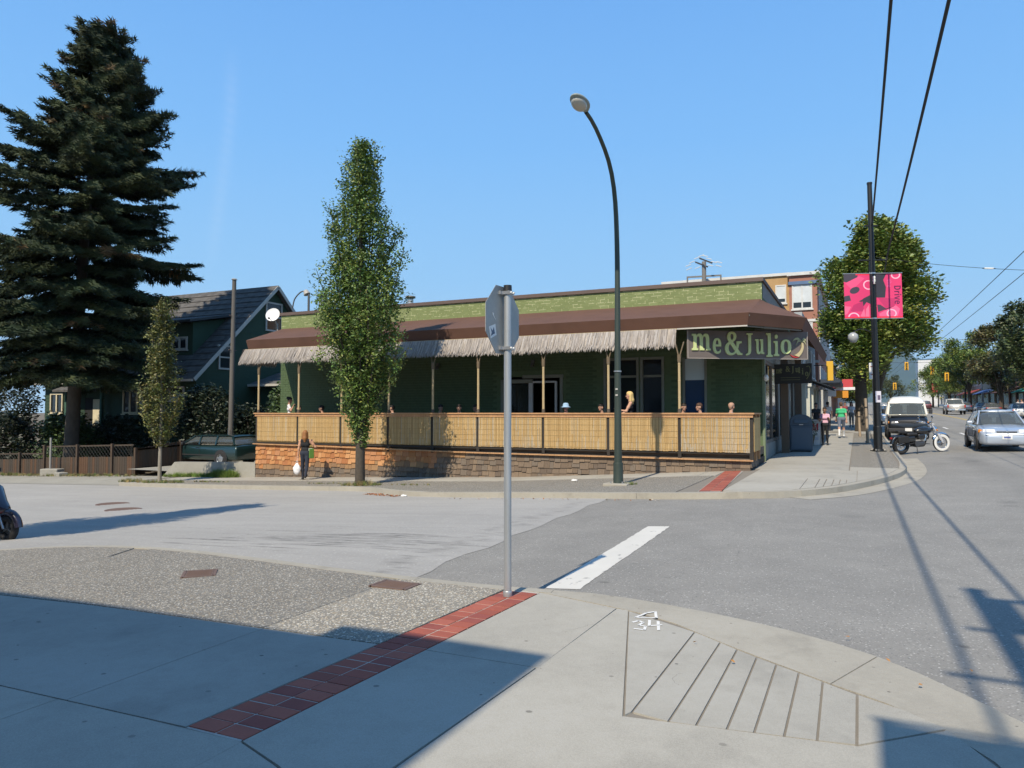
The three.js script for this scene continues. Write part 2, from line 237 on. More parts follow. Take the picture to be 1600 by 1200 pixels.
{ // ground to the horizon, hills
  const as = [-9000, -4000, -1500, -600, -300, -150, ...range(-80, 80, 8), 150, 300, 600, 1500, 4000, 9000], bs = [-3000, -1000, -300, -120, ...range(-60, 20, 8), ...range(22, 70, 8), 100, 150, 250, 420, 800, 2000, 5000, 9500];
  struct('ground', gridSheet(as, bs, (a, b) => H(a, b) - .34), M.dirt);
  const pos = [], N = 90, K = 10; // forested mountain ridge north of the city
  const ridge = x => 470 + 260 * (vnoise(x * 5 + 7, 3, 512) - .35) + 130 * vnoise(x * 16, 9, 512) + 40 * vnoise(x * 50, 2, 512);
  const g = gridSheet(range(-5200, 7000, 130), range(7600, 12600, 250), (a, b) => { const t = (b - 7600) / 5000, x = a / 6000; return 6.6 + Math.sin(Math.min(1, t * 1.6) * Math.PI / 2) * (ridge(x) * (.55 + .75 * t)) * (.75 + .5 * vnoise(a / 500 + 40, b / 500, 512)); });
  struct('mountain_ridge', g, std([.035, .06, .035], 1, { map: rep(mottle, 600) }));
}
{ const aL = [-5.9, -5, -4.2, ...range(-3.5, 7, .7)], aR = range(7, 15.6, .8), bN = range(3.5, 16.5, .65);
  struct('avenue_road', [gridSheet([...aL, ...aR.slice(1)], range(-40, 3.5, 3), RH), gridSheet(aR, bN, RH), gridSheet([...aL, ...aR.slice(1)], [...range(16.5, 36, .75), ...range(38, 120, 4), ...range(130, 430, 15)], RH)], M.asphalt);
  struct('crossing_road', gridSheet(aL, bN, RH), M.asphaltNear); }
{ const edge = []; for (let k = 0; k <= 26; k++) { const b = 4.2 + k * .56; edge.push([-4.33 - .085 * (b - 7) - .0 + .05 * Math.sin(k * 1.7) + rr(-.03, .03), b]); }
  struct('side_street_road', gridSheet(range(-62, -6.2, 1.5).concat([-5.5]), range(3.4, 19.6, .9), RH, .004), M.oldAsphalt);
  struct('side_street_road_edge', sheet([[-5.5, 4.2], ...edge, [-5.5, 18.76]], RH, .004, .9), M.oldAsphalt); }
{ const L = [], R = []; for (let k = 0; k <= 60; k++) { const t = k / 60, b = lerp(6.62, 11.23, t); L.push([lerp(-2.76, -2.97, t) + rr(-.008, .008), b]); R.push([lerp(-2.44, -2.65, t) + rr(-.008, .008), b + .08]); } struct('stop_line', sheet([...L, ...R.reverse()], RH, .004, .5), M.stopPaint); }
for (let k = 0; k < 9; k++) struct('lane_dash', sheet([[4.95, 35 + k * 9], [5.07, 35 + k * 9], [5.07, 38 + k * 9], [4.95, 38 + k * 9]], RH, .004, .8), M.paintWhite);
for (const a of [8.15, 8.4]) struct('centre_line', sheet([[a, 37], [a + .11, 37], [a + .11, 240], [a, 240]], RH, .004, 5), M.paintYellow);

function inset(pts, g) { // offset a polygon inwards
  const n = pts.length, A = pts.reduce((s, p, i) => { const q = pts[(i + 1) % n]; return s + p[0] * q[1] - q[0] * p[1]; }, 0) > 0 ? 1 : -1, out = [];
  for (let i = 0; i < n; i++) { const p0 = pts[(i + n - 1) % n], p = pts[i], p1 = pts[(i + 1) % n]; const e = (u, v) => { const dx = v[0] - u[0], dy = v[1] - u[1], L = Math.hypot(dx, dy) || 1; return [-dy / L * A, dx / L * A]; }; const m = e(p0, p), k = e(p, p1), s = 1 + m[0] * k[0] + m[1] * k[1], w = g / Math.max(.35, s); out.push([p[0] + (m[0] + k[0]) * w, p[1] + (m[1] + k[1]) * w]); }
  return out;
}
function slabPart(parent, pts, m, name = 'slab', gap = .0035, off = 0, edge = .9) { const q = inset(pts, gap); return part(parent, name, [sheet(q, H, off, edge), skirt(q, H, off, .05)], m); }
const walkGroup = name => { const g = new THREE.Group(); g.name = numbered(name); g.userData.kind = 'structure'; scene.add(g); return g; };
function offLine(l, d) { return l.map((p, i) => { const a = l[Math.max(0, i - 1)], b = l[Math.min(l.length - 1, i + 1)], L = Math.hypot(b[0] - a[0], b[1] - a[1]); return [p[0] - (b[1] - a[1]) / L * d, p[1] + (b[0] - a[0]) / L * d]; }); }
function dense(l, step) { const c = new THREE.CatmullRomCurve3(l.map(p => new THREE.Vector3(p[0], p[1], 0)), false, 'centripetal'), n = Math.max(2, Math.round(c.getLength() / step)); return c.getSpacedPoints(n).map(p => [p.x, p.y]); }
function kerbRun(parent, line, width, top = 0, stone = 3.2, step = .4) { // a row of kerb stones; line = outer edge, width to its left
  const d = dense(line, step), inn = offLine(d, width), per = Math.max(2, Math.round(stone / step));
  for (let i = 0; i < d.length - 1; i += per) { const j = Math.min(d.length - 1, i + per); const poly2 = inset([...d.slice(i, j + 1), ...inn.slice(i, j + 1).reverse()], .004); part(parent, 'kerb_stone', [sheet(poly2, H, top, .5), skirt(poly2, H, top, .4, .4)], M.kerb); }
  return inn;
}
// ---- near pavement (where the picture is taken from)
{
  const near = walkGroup('near_pavement');
  const outer = [[-40, 4.9], [-20, 5.2], [-13, 5.6], [-10.6, 6.17], [-9.89, 6.55], [-8.92, 6.8], [-7.44, 6.72], [-5.93, 6.45], [-4.21, 6.25], [-2.95, 6.2], [-2.1, 6.3], [-1.07, 6.08], [-.32, 5.76], [.17, 5.4], [.49, 5.0], [.76, 4.62], [1.0, 4.1], [1.15, 3.3], [1.2, 2], [1.2, -3], [1.2, -40]];
  const dn = dense(outer, .35);
  const top = -.03; part(near, 'base', [sheet([...dn, [-40, -40]], H, -.011, 1.4), skirt(dn, H, -.03, .3, .4, false)], M.joint);
  // narrow kerb edge left of the brick band, wide kerb apron round the ramp
  const cut = dn.findIndex(p => p[0] > -2.62), L = dn.slice(0, cut + 1), Rr = dn.slice(cut);
  const Li = offLine(L, -.13), inner = [[-2.6, 6.12], [-1.8, 5.9], [-1.39, 5.73], [-.84, 5.29], [-.05, 4.72], [.2, 4.55], [.46, 4.21], [.58, 3.95], [.72, 3.3], [.78, 2], [.78, -3], [.78, -40]], In = dense(inner, .35);
  for (let i = 0; i < L.length - 1; i += 8) { const j = Math.min(L.length - 1, i + 8), q = inset([...L.slice(i, j + 1), ...Li.slice(i, j + 1).reverse()], .003); part(near, 'kerb_stone', [sheet(q, H, 0, .5), skirt(q, H, 0, .3, .4)], M.kerb); }
  const third = (l, s, e) => l.slice(Math.round(s * (l.length - 1)), Math.round(e * (l.length - 1)) + 1);
  const cutR = Rr.findIndex(p => p[1] < -1), cutI = In.findIndex(p => p[1] < -1), RA = Rr.slice(0, cutR), IA = In.slice(0, cutI);
  for (const [s, e] of [[0, .3], [.3, .62], [.62, 1]]) { const q = inset([...third(RA, s, e), ...third(IA, s, e).reverse()], .005); part(near, 'kerb_apron', [sheet(q, H, -.004, .5), skirt(q, H, -.004, .3, .4)], M.kerb); }
  const LiAt = a => table([...Li].map(p => [p[0], p[1]]), a);
  const bandL = b => -2.93 - .065 * (5.8 - b), bandR = b => -2.6 - .047 * (6.1 - b);
  // aggregate panels
  const run = (a0, a1, st = .35) => { const o = []; for (let a = a0; a < a1 - .05; a += st) o.push([a, LiAt(a) - .004]); o.push([a1, LiAt(a1) - .004]); return o; };
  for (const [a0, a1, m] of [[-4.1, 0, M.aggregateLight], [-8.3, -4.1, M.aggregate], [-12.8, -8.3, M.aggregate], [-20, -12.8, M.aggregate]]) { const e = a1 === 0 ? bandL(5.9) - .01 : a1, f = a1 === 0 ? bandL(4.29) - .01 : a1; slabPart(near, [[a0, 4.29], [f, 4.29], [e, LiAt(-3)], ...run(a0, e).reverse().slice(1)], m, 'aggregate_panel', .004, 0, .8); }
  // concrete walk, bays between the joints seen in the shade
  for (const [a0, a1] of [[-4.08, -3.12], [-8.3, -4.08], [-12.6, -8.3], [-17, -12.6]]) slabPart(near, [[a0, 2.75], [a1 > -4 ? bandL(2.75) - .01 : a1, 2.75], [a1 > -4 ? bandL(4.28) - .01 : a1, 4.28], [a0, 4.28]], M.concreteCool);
  for (const [a0, a1] of [[-2.74, -.9], [-4.14, -2.74], [-5.6, -4.14], [-8.2, -5.6], [-11, -8.2], [-16, -11]]) if (a0 < -2.8) slabPart(near, [[a0, -2.2], [a1, -2.2], [a1, 2.745], [a0, 2.745]], M.concrete);
  slabPart(near, [[bandR(4.31) + .01, 4.31], [-1.85, 4.31], [-1.82, 5.88], [bandR(6.08) + .01, 6.1]], M.concrete);
  slabPart(near, [[-2.745, 2.745], [-2.41, 2.63], [-1.95, 2.4], [-1.86, 4.31], [bandR(4.31) + .01, 4.31], [bandR(2.75) + .01, 2.74]], M.concrete);
  slabPart(near, [[-2.74, -2.2], [-1.95, -2.2], [-1.95, 2.39], [-2.41, 2.62], [-2.745, 2.738]], M.concrete);
  const I2 = dense([[.2, 4.55], [.46, 4.21], [.58, 3.95], [.72, 3.3], [.78, 2], [.78, -3]], .4);
  slabPart(near, [[-1.93, -3], [.77, -3], ...I2.slice(1, -1).reverse().filter(p => p[1] < 4.3), [.38, 4.36], [-.03, 3.97], [-1.15, 3.83], [-1.71, 5.86], [-1.82, 5.88], [-1.86, 4.31], [-1.94, 2.4]], M.concrete, 'slab', .007, 0, .7);
  slabPart(near, [[-.03, 3.98], [.38, 4.37], [.2, 4.54], [-.03, 4.68]], M.concrete);
  // kerb ramp, scored with deep grooves
  const gl = [[-1.71, 5.85, -1.15, 3.84], [-1.11, 5.5, -1.125, 3.9], [-.9, 5.33, -.92, 3.86], [-.77, 5.22, -.78, 3.87], [-.63, 5.11, -.63, 3.89], [-.5, 5.02, -.5, 3.91], [-.36, 4.92, -.36, 3.93], [-.22, 4.82, -.21, 3.95], [-.035, 4.68, -.035, 3.98]];
  gl.slice(1).forEach((q, i) => { const p = gl[i], pts = [[p[0], p[1]], [p[2], p[3]], [q[2], q[3]], [q[0], q[1]]]; if (i === 0) pts.splice(3, 0); slabPart(near, pts, M.ramp, 'ramp_strip', .0065, -.001); });
  // brick band
  for (let b = 2.765, k = 0; b < 6.05; b += .132, k++) for (const s of [0, 1]) {
    const e = b + .119, mid = t => (bandL(t) + bandR(t)) / 2, q = s ? [[mid(b) + .006, b], [bandR(b), b], [bandR(e), e], [mid(e) + .006, e]] : [[bandL(b), b], [mid(b) - .006, b], [mid(e) - .006, e], [bandL(e), e]];
    const o = rr(-.002, .002); part(near, 'brick', [sheet(q, H, o, 0), skirt(q, H, o, .05)], pick(M.brickPave));
  }
  part(near, 'mortar', sheet([[bandL(2.7), 2.748], [bandR(2.7), 2.748], [bandR(6.1), 6.1], [bandL(6.1), 6.1]], H, -.0035, .5), std([.50, .46, .41], .95, { map: motS }));
  // sprayed mark on the kerb: 34 and an arrow
  const stroke = (l, w) => l.slice(1).map((q, i) => { const p = l[i], L = Math.hypot(q[0] - p[0], q[1] - p[1]), nx = -(q[1] - p[1]) / L * w, ny = (q[0] - p[0]) / L * w, ex = (q[0] - p[0]) / L * w * .7, ey = (q[1] - p[1]) / L * w * .7; return sheet([[p[0] - nx - ex, p[1] - ny - ey], [q[0] - nx + ex, q[1] - ny + ey], [q[0] + nx + ex, q[1] + ny + ey], [p[0] + nx - ex, p[1] + ny - ey]], H, .003, 0); });
  const S = l => l.map(([u, v]) => [-1.5 + u * .905 - v * .426, 5.36 + u * .426 + v * .905]);
  const marks = [[[0, .2], [.05, .24], [.075, .19], [.03, .12], [.075, .09], [.05, 0], [-.015, .03]], [[.135, .25], [.105, .1], [.2, .13]], [[.195, .22], [.155, 0]], [[.04, .33], [.2, .32], [.23, .5], [.15, .46], [.04, .33]]].map(l => stroke(S(l), .011));
  const mk = mesh(numbered('sprayed_mark'), marks, M.paintWhite); tag(mk, 'white sprayed survey mark 34 with a triangle on the near pavement corner', 'marking'); scene.add(mk);
}
// ---- far pavement in front of the restaurant and round the far corner
const farKerb = [[-25.6, 19.15], [-24.6, 18.95], [-22, 18.7], [-18.4, 18.4], [-15.5, 18.25], [-13.7, 18.15], [-12.9, 17.9], [-12.2, 17.45], [-11.2, 17.05], [-9.5, 16.65], [-7, 16.2], [-5.2, 15.8], [-3.4, 15.45], [-2.2, 15.5], [-1.3, 16.1], [-.5, 17.3], [.2, 19.2], [.75, 21.2], [1.15, 23.3], [1.3, 25.5], [1.3, 29], [1.25, 35], [1.2, 60], [1.2, 120], [1.2, 300]];
{
  const far = walkGroup('far_pavement');
  const d = dense(farKerb, .6), inn = offLine(d, .2);
  part(far, 'base', [sheet([...offLine(d, .03), [-25, 300], [-25.6, 21]], H, -.012, 2.5)], M.joint);
  kerbRun(far, farKerb.slice(0, 21).concat([[1.22, 48]]), .2, 0, 3.4, .45);
  part(far, 'kerb_run', (() => { const q = [[1.22, 48], [1.2, 300], [1.0, 300], [1.02, 48]]; return [sheet(q, H, 0, 6), skirt(q, H, 0, .4, 6)]; })(), M.kerb);
  const iAt = a => table(inn.filter(p => p[1] < 20 && p[0] < -2).map(p => [p[0], p[1]]), a);
  for (const [a0, a1] of [[-25, -21.5], [-21.5, -18], [-18, -14.5], [-14.5, -11], [-11, -7.5], [-7.5, -3.55]]) { const pts = [[a0, 20.3], [a1, 20.3]]; for (let a = a1; a > a0 + .1; a -= .5) pts.push([a, iAt(a) + .006]); pts.push([a0, iAt(a0) + .006]); slabPart(far, pts, M.aggregate, 'aggregate_panel', .004, 0, .9); }
  for (let a = -25; a < -3.6; a += 1.5) slabPart(far, [[a, 20.3], [Math.min(a + 1.5, -3.5), 20.3], [Math.min(a + 1.5, -3.5), 21.98], [a, 21.98]], M.concrete, 'slab', .007);
  // brick band across the far corner
  part(far, 'mortar', sheet([[-3.55, 21.98], [-3.0, 21.98], [-2.62, 15.72], [-3.1, 15.75]], H, -.006, .6), std([.36, .33, .29], .95, { map: motS }));
  for (let b = 15.85; b < 21.9; b += .2) for (const s of [0, 1]) { const L = t => lerp(-3.08, -3.53, (t - 15.8) / 6.1), w = .235, e = b + .188, q = s ? [[L(b) + w + .006, b], [L(b) + 2 * w, b], [L(e) + 2 * w, e], [L(e) + w + .006, e]] : [[L(b), b], [L(b) + w - .006, b], [L(e) + w - .006, e], [L(e), e]]; part(far, 'brick', [sheet(q, H, 0, 0), skirt(q, H, 0, .04)], pick(M.brickPave)); }
  // corner slabs, scored ramp, then the avenue side: walk by the shops and a darker strip along the kerb
  const cIn = inn.filter(p => p[1] > 15.2 && p[1] < 24.2 && p[0] > -2.6);
  const gb = [-1.15, -.87, -.72, -.56, -.42, -.28, -.06], iB = a => table(cIn.map(p => [p[0], p[1]]), a) + .05;
  slabPart(far, [[-2.6, 22.4], [-2.6, 15.9], ...cIn.filter(p => p[0] < -1.2), [-1.15, iB(-1.15)], [-1.15, 19.4], [-.06, 19.4], [-.06, 22.4]], M.concrete, 'slab', .007, 0, .8);
  gb.slice(1).forEach((a1, i) => { const a0 = gb[i]; slabPart(far, [[a0, iB(a0)], [a1, iB(a1)], [a1, 19.4], [a0, 19.4]], M.concrete, 'ramp_strip', .012); });
  slabPart(far, [[-.06, 22.4], [-.06, iB(-.06)], ...cIn.filter(p => p[0] > 0 && p[1] < 23.6), [1.0, 23.6], [-.25, 23.6], [-.25, 22.4]], M.concrete, 'slab', .007, 0, .8);
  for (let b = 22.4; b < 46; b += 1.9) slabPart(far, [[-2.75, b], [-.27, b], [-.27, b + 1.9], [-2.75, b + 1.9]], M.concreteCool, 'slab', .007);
  for (const [b0, b1] of [[23.6, 30], [30, 38], [38, 46]]) slabPart(far, [[-.25, b0], [1.03, b0], [1.03, b1], [-.25, b1]], M.aggregate, 'aggregate_panel', .005, 0, 1);
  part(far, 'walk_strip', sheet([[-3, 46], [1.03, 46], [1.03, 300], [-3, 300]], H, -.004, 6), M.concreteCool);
  // concrete gutter round the corner
  const g0 = dense(farKerb.slice(14, 21), .5), g1 = offLine(g0, -.5); struct('gutter', sheet([...g0, ...g1.reverse()], (a, b) => RH(a, b), .006, .6), M.kerb);
}
{ // far side of the avenue
  const e = walkGroup('east_pavement'), q = [[15.5, -40], [19, -40], [19, 300], [15.5, 300]];
  part(e, 'walk_strip', sheet(q, H, .02, 6), M.concreteCool); part(e, 'kerb_run', [sheet([[15.3, -40], [15.5, -40], [15.5, 300], [15.3, 300]], H, .02, 6), skirt([[15.3, -40], [15.3, 300]], H, .02, .5, 6, false)], M.kerb);
}
{ // lane apron, yard and parking pad left of the restaurant
  struct('lane_apron', sheet([[-60, 19.6], [-25.6, 19.2], [-25.2, 22.2], [-27.2, 22.4], [-60, 22.3]], (a, b) => lerp(RH(a, b) + .012, H(a, b) - .02, smooth(19.2, 21.2, b)), 0, 1), M.concreteOld);
  struct('yard', sheet([[-60, 22.3], [-27.2, 22.4], [-27.0, 30], [-27, 60], [-60, 60]], (a, b) => lerp(H(a, 22) - .02, -.88, smooth(22.3, 26, b)), 0, 2), M.dirt);
  struct('parking_pad', sheet([[-29, 22.05], [-21.7, 22.05], [-21.7, 32], [-29, 32]], () => -.86, 0, 0), M.concreteOld);
}
// covers set in the ground
function cover(name, a, b, r, hf, label, sq) {
  const t = thing(name, label, 'cover'); const n = hf(a, b);
  if (sq) { t.position.copy(V(a, n, b)); t.rotation.y = sq.turn; part(t, 'frame', [[-1, 0], [1, 0], [0, -1], [0, 1]].map(([x, z]) => box(x ? .03 : sq.w, .02, z ? .03 : sq.d + .03, x * sq.w / 2, .002, z * sq.d / 2)), M.iron); part(t, 'lid', [box(sq.w - .035, .018, sq.d - .035, 0, .001, 0), ...range(0, 6, 1).map(k => box(sq.w * .8, .006, .012, 0, .011, (k - 3) * sq.d / 8))], M.iron); }
  else { t.position.copy(V(a, n, b)); part(t, 'frame', lathe([[r - .04, 0], [r - .04, .012], [r, .012], [r, -.02]], 32), M.iron); part(t, 'lid', [cyl(r - .045, r - .045, .02, 0, -.002, 0, 32), ...range(-3, 3, 1).map(k => box(r * 1.2, .006, .02, 0, .01, k * r / 5))], M.iron); }
  return t;
}
cover('manhole_cover', -18.63, 13.76, .42, RH, 'round iron manhole cover farther up the side street');
cover('manhole_cover', -16.55, 12.52, .42, RH, 'round iron manhole cover at the edge of the long pointed shadow');
cover('utility_cover', -3.96, 5.84, 0, H, 'square rusty cover in pavement just left of the brick band', { w: .38, d: .24, turn: 0 });
cover('utility_cover', -6.2, 5.58, 0, H, 'small diamond set rusty plate in dark aggregate pavement away from bricks', { w: .3, d: .3, turn: .75 });
// ================================================================ restaurant
M.greenPaint = std([.085, .155, .055], .75, { map: mot });
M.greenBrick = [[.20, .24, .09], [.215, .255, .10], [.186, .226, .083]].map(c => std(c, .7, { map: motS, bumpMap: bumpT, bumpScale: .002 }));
{ // pale mortar showing through flaking green paint
  const t = tex(1024, 256, (u, v) => { const n = fbm(u, v, 22, 4), f = smooth(.50, .56, n); return [lerp(.20, .60, f), lerp(.24, .60, f), lerp(.09, .36, f)]; });
  M.flakyMortar = std([1, 1, 1], .9, { map: rep(t, 4.2, 1.05) });
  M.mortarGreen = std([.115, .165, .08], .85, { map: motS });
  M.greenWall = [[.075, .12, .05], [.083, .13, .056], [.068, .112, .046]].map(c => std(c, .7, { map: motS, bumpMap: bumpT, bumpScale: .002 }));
}
M.coping = std([.125, .085, .07], .6, { map: mot });
{ const t = tex(512, 512, (u, v, i, j) => { const w = .86 + .10 * ((i % 4 < 2 ? 1 : 0) + (j % 4 < 2 ? 1 : 0) - 1) + .30 * (fbm(u, v, 4, 4) - .5); return [w, w, w]; }); M.canvas = std([.135, .066, .044], .95, { map: rep(t, 2.1), bumpMap: rep(bumpy, .8), bumpScale: .002 }); }
M.trimPale = worn([.50, .47, .42], .7); M.frame = worn([.24, .25, .20], .6); M.frameWhite = worn([.62, .62, .60], .55);
M.dark = std([.012, .012, .013], .8); M.blackWood = std([.035, .03, .026], .8, { map: grain });
M.glassDark = glass({ roughness: .06 });
M.cedar = std([.52, .29, .14], .75, { map: grain, bumpMap: rep(grainV, 1), bumpScale: .002 });
M.bambooPole = std([.52, .40, .22], .6, { map: rep(grainV, .5) });
const vcMat = (rough, o = {}) => std([1, 1, 1], rough, { vertexColors: true, ...o });
M.reed = vcMat(.75, { map: rep(mottle, .5) }); M.thatch = vcMat(1, { map: rep(mottle, .35) });
const WALL_B = 25.4, WA0 = -23.4, WA1 = -2.83, DECK = .52;
// rows of bricks on a wall plane b = const; openings are [a0, a1, h0, h1]
function brickRows(a0, a1, h0, h1, b, open, L = .3, hC = .105, proud = .011) {
  const out = []; let r = 0;
  for (let h = h0; h < h1 - .03; h += hC, r++) { const top = Math.min(h + hC - .014, h1); for (let a = a0 - (r % 2 ? L / 2 : 0); a < a1; a += L) { const x0 = Math.max(a, a0), x1 = Math.min(a + L - .011, a1); if (x1 - x0 < .03) continue; if (open.some(o => x1 > o[0] && x0 < o[1] && top > o[2] && h < o[3])) continue; out.push([x0, x1, h, top, b - proud * rr(.7, 1.25), b + .02]); } }
  return out;
}
const brickGeo = {}; // a shared unit brick with a small chamfer
const unitBrick = (() => { const s = shape([[-.5, -.5], [.5, -.5], [.5, .5], [-.5, .5]]); const g = new THREE.ExtrudeGeometry(s, { depth: .5, bevelEnabled: true, bevelSize: -.012, bevelOffset: 0, bevelThickness: .2, bevelSegments: 1 }); return metric(g); })();
function brickPart(parent, q, m) { const o = new THREE.Mesh(unitBox, m); o.name = 'brick'; o.scale.set(q[1] - q[0], q[3] - q[2], q[5] - q[4]); o.position.copy(V((q[0] + q[1]) / 2, (q[2] + q[3]) / 2, (q[4] + q[5]) / 2)); o.castShadow = o.receiveShadow = true; parent.add(o); return o; }
const unitBox = metric(new THREE.BoxGeometry(1, 1, 1));
const rest = thing('restaurant_building', 'low green brick restaurant with long brown awning and thatched patio front', 'restaurant');
{
  // openings in the patio wall: sliding window, three doorways
  const open = [[-12.36, -9.97, .5, 2.96], [-8.3, -7.0, DECK, 3.56], [-6.95, -6.1, DECK, 3.56], [-5.42, -4.68, DECK, 3.5]];
  const body = []; let x = WA0;
  for (const o of open) { body.push(bx(x, o[0], -.9, 5.95, WALL_B, WALL_B + .3)); body.push(bx(o[0], o[1], o[3], 5.95, WALL_B, WALL_B + .3)); if (o[2] > -.8) body.push(bx(o[0], o[1], -.9, o[2], WALL_B, WALL_B + .3)); x = o[1]; }
  body.push(bx(x, WA1, -.9, 5.32, WALL_B, WALL_B + .3)); body.push(bx(x, WA1, 5.32, 5.95, WALL_B, WALL_B + .3));
  part(rest, 'wall', [...body, bx(WA0, WA0 + .3, -1, 5.95, WALL_B + .3, 41), bx(WA0, WA1, -.9, 5.95, 40.7, 41), bx(WA0 + .3, WA1, 5.2, 5.45, WALL_B + .3, 40.7)], M.mortarGreen);
  part(rest, 'parapet_mortar', [bx(WA0, WA1 - .004, 5.34, 5.945, WALL_B - .004, WALL_B - .0005)], M.flakyMortar);
  part(rest, 'side_wall', [bx(WA1 - .3, WA1, 3.4, 5.95, WALL_B + .3, 40.7), bx(WA1 - .3, WA1, -.2, .55, WALL_B + .3, 40.7), bx(WA1 - .3, WA1, .55, 3.4, WALL_B + .3, 26.2), bx(WA1 - .3, WA1, .55, 3.4, 30.6, 31), bx(WA1 - .3, WA1, .55, 3.4, 35.4, 35.8), bx(WA1 - .3, WA1, .55, 3.4, 40.2, 40.7)], worn([.25, .25, .23], .8));
  part(rest, 'interior', [bx(WA0 + .3, WA1 - .3, .35, .39, WALL_B + .3, 40), bx(WA0 + .3, WA1 - .3, .39, 5.2, 33, 33.1)], std([.12, .10, .08], .9));
  part(rest, 'corner_trim', [bx(WA1 - .02, WA1 + .06, -.1, 4.6, WALL_B - .05, WALL_B + .12)], worn([.17, .22, .13], .7));
  for (const [a0, a1, h0, h1] of [[WA0 - .06, WA1 + .06, 5.95, 6.08]]) part(rest, 'coping', [bx(a0, a1, h0, h1, WALL_B - .07, WALL_B + .4), bx(a1 - .35, a1, h0, h1, WALL_B + .4, 41), bx(a0, a0 + .35, h0, h1, WALL_B + .4, 41)], M.coping);
  // bricks: the nearest 300 one by one, the rest joined
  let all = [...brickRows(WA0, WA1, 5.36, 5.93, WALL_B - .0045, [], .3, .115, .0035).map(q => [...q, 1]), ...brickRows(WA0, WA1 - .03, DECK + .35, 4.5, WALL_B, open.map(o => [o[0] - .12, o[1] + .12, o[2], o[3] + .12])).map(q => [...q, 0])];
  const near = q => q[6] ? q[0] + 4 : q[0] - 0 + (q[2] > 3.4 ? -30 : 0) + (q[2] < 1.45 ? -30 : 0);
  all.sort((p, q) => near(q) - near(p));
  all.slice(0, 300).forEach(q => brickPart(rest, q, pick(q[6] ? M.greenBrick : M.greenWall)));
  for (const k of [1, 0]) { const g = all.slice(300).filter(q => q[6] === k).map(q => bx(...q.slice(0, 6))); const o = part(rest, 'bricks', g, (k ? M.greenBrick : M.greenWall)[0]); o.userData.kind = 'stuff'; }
  // sliding window with pale frame
  { const w = part(rest, 'window', [bx(-12.42, -12.3, .5, 2.86, WALL_B - .03, WALL_B + .08), bx(-9.99, -9.87, .5, 2.96, WALL_B - .03, WALL_B + .08), bx(-11.5, -9.85, 2.9, 3.02, WALL_B - .04, WALL_B + .08), bx(-12.3, -11.1, 2.72, 2.86, WALL_B - .03, WALL_B + .08)], M.frame);
    part(w, 'sash', [bx(-11.26, -11.1, .5, 2.74, WALL_B + .0, WALL_B + .07), bx(-10.2, -10.12, .5, 2.78, WALL_B, WALL_B + .07), bx(-11.1, -10.2, 2.72, 2.79, WALL_B, WALL_B + .07), bx(-12.3, -12.22, .5, 2.72, WALL_B, WALL_B + .07)], M.frameWhite);
    part(w, 'pane', [bx(-12.22, -11.26, .55, 2.68, WALL_B + .03, WALL_B + .04)], phys([.1, .12, .11], .05, { transmission: .75, thickness: 0 })); }
  for (const [a0, a1, h1] of [[-8.3, -7.0, 3.56], [-6.95, -6.1, 3.56]]) { const d = part(rest, 'door', [bx(a0, a0 + .09, DECK, h1, WALL_B - .03, WALL_B + .1), bx(a1 - .09, a1, DECK, h1, WALL_B - .03, WALL_B + .1), bx(a0 + .09, a1 - .09, h1 - .09, h1, WALL_B - .03, WALL_B + .1)], M.frame); part(d, 'pane', bx(a0 + .1, a1 - .1, DECK + .05, h1 - .1, WALL_B + .08, WALL_B + .1), M.glassDark); part(d, 'handle', bx(a1 - .18, a1 - .13, 1.3, 1.55, WALL_B + .03, WALL_B + .08), M.frameWhite); part(d, 'transom', bx(a0 + .1, a1 - .1, 2.85, 2.93, WALL_B + .05, WALL_B + .08), M.frame); }
  { const d = part(rest, 'door', [bx(-5.46, -5.38, DECK, 3.5, WALL_B - .04, WALL_B + .1), bx(-4.72, -4.64, DECK, 3.5, WALL_B - .04, WALL_B + .1)], M.frame, 'dark blue door with frosted upper pane'); part(d, 'leaf', bx(-5.38, -4.72, DECK, 2.72, WALL_B + .03, WALL_B + .08), phys([.012, .04, .10], .25)); part(d, 'upper_pane', bx(-5.38, -4.72, 2.72, 3.45, WALL_B + .02, WALL_B + .05), phys([.55, .66, .68], .25)); part(d, 'handle', bx(-4.8, -4.76, 1.3, 1.5, WALL_B - .02, WALL_B + .03), M.frameWhite); }
  // avenue side: posts and shop glazing
  for (const [b0, b1] of [[26.2, 30.6], [31, 35.4], [35.8, 40.2]]) { const w = part(rest, 'window', [bx(WA1 - .12, WA1 - .02, .55, 3.4, b0, b0 + .12), bx(WA1 - .12, WA1 - .02, .55, 3.4, b1 - .12, b1), bx(WA1 - .12, WA1 - .02, 3.28, 3.4, b0 + .12, b1 - .12), bx(WA1 - .12, WA1 - .02, .55, .67, b0 + .12, b1 - .12), bx(WA1 - .12, WA1 - .02, .67, 3.28, (b0 + b1) / 2 - .05, (b0 + b1) / 2 + .05)], worn([.19, .15, .12], .7)); part(w, 'pane', bx(WA1 - .09, WA1 - .07, .67, 3.28, b0 + .12, b1 - .12), M.glassDark); }
  part(rest, 'post', bx(-2.62, -2.36, -.05, 4.3, 29.2, 29.46), worn([.15, .105, .07], .8));
  part(rest, 'post', bx(-2.62, -2.36, 0, 4.3, 36.2, 36.46), worn([.15, .105, .07], .8));
  // wall lights
  for (const a of [-15.2, -11.05]) { const l = part(rest, 'wall_light', [box(.12, .16, .08, 0, 0, 0), cyl(.08, .05, .14, 0, -.1, .07, 10)].map(g => g.translate(a, 3.5, -WALL_B + .08)), std([.10, .10, .09], .5)); }
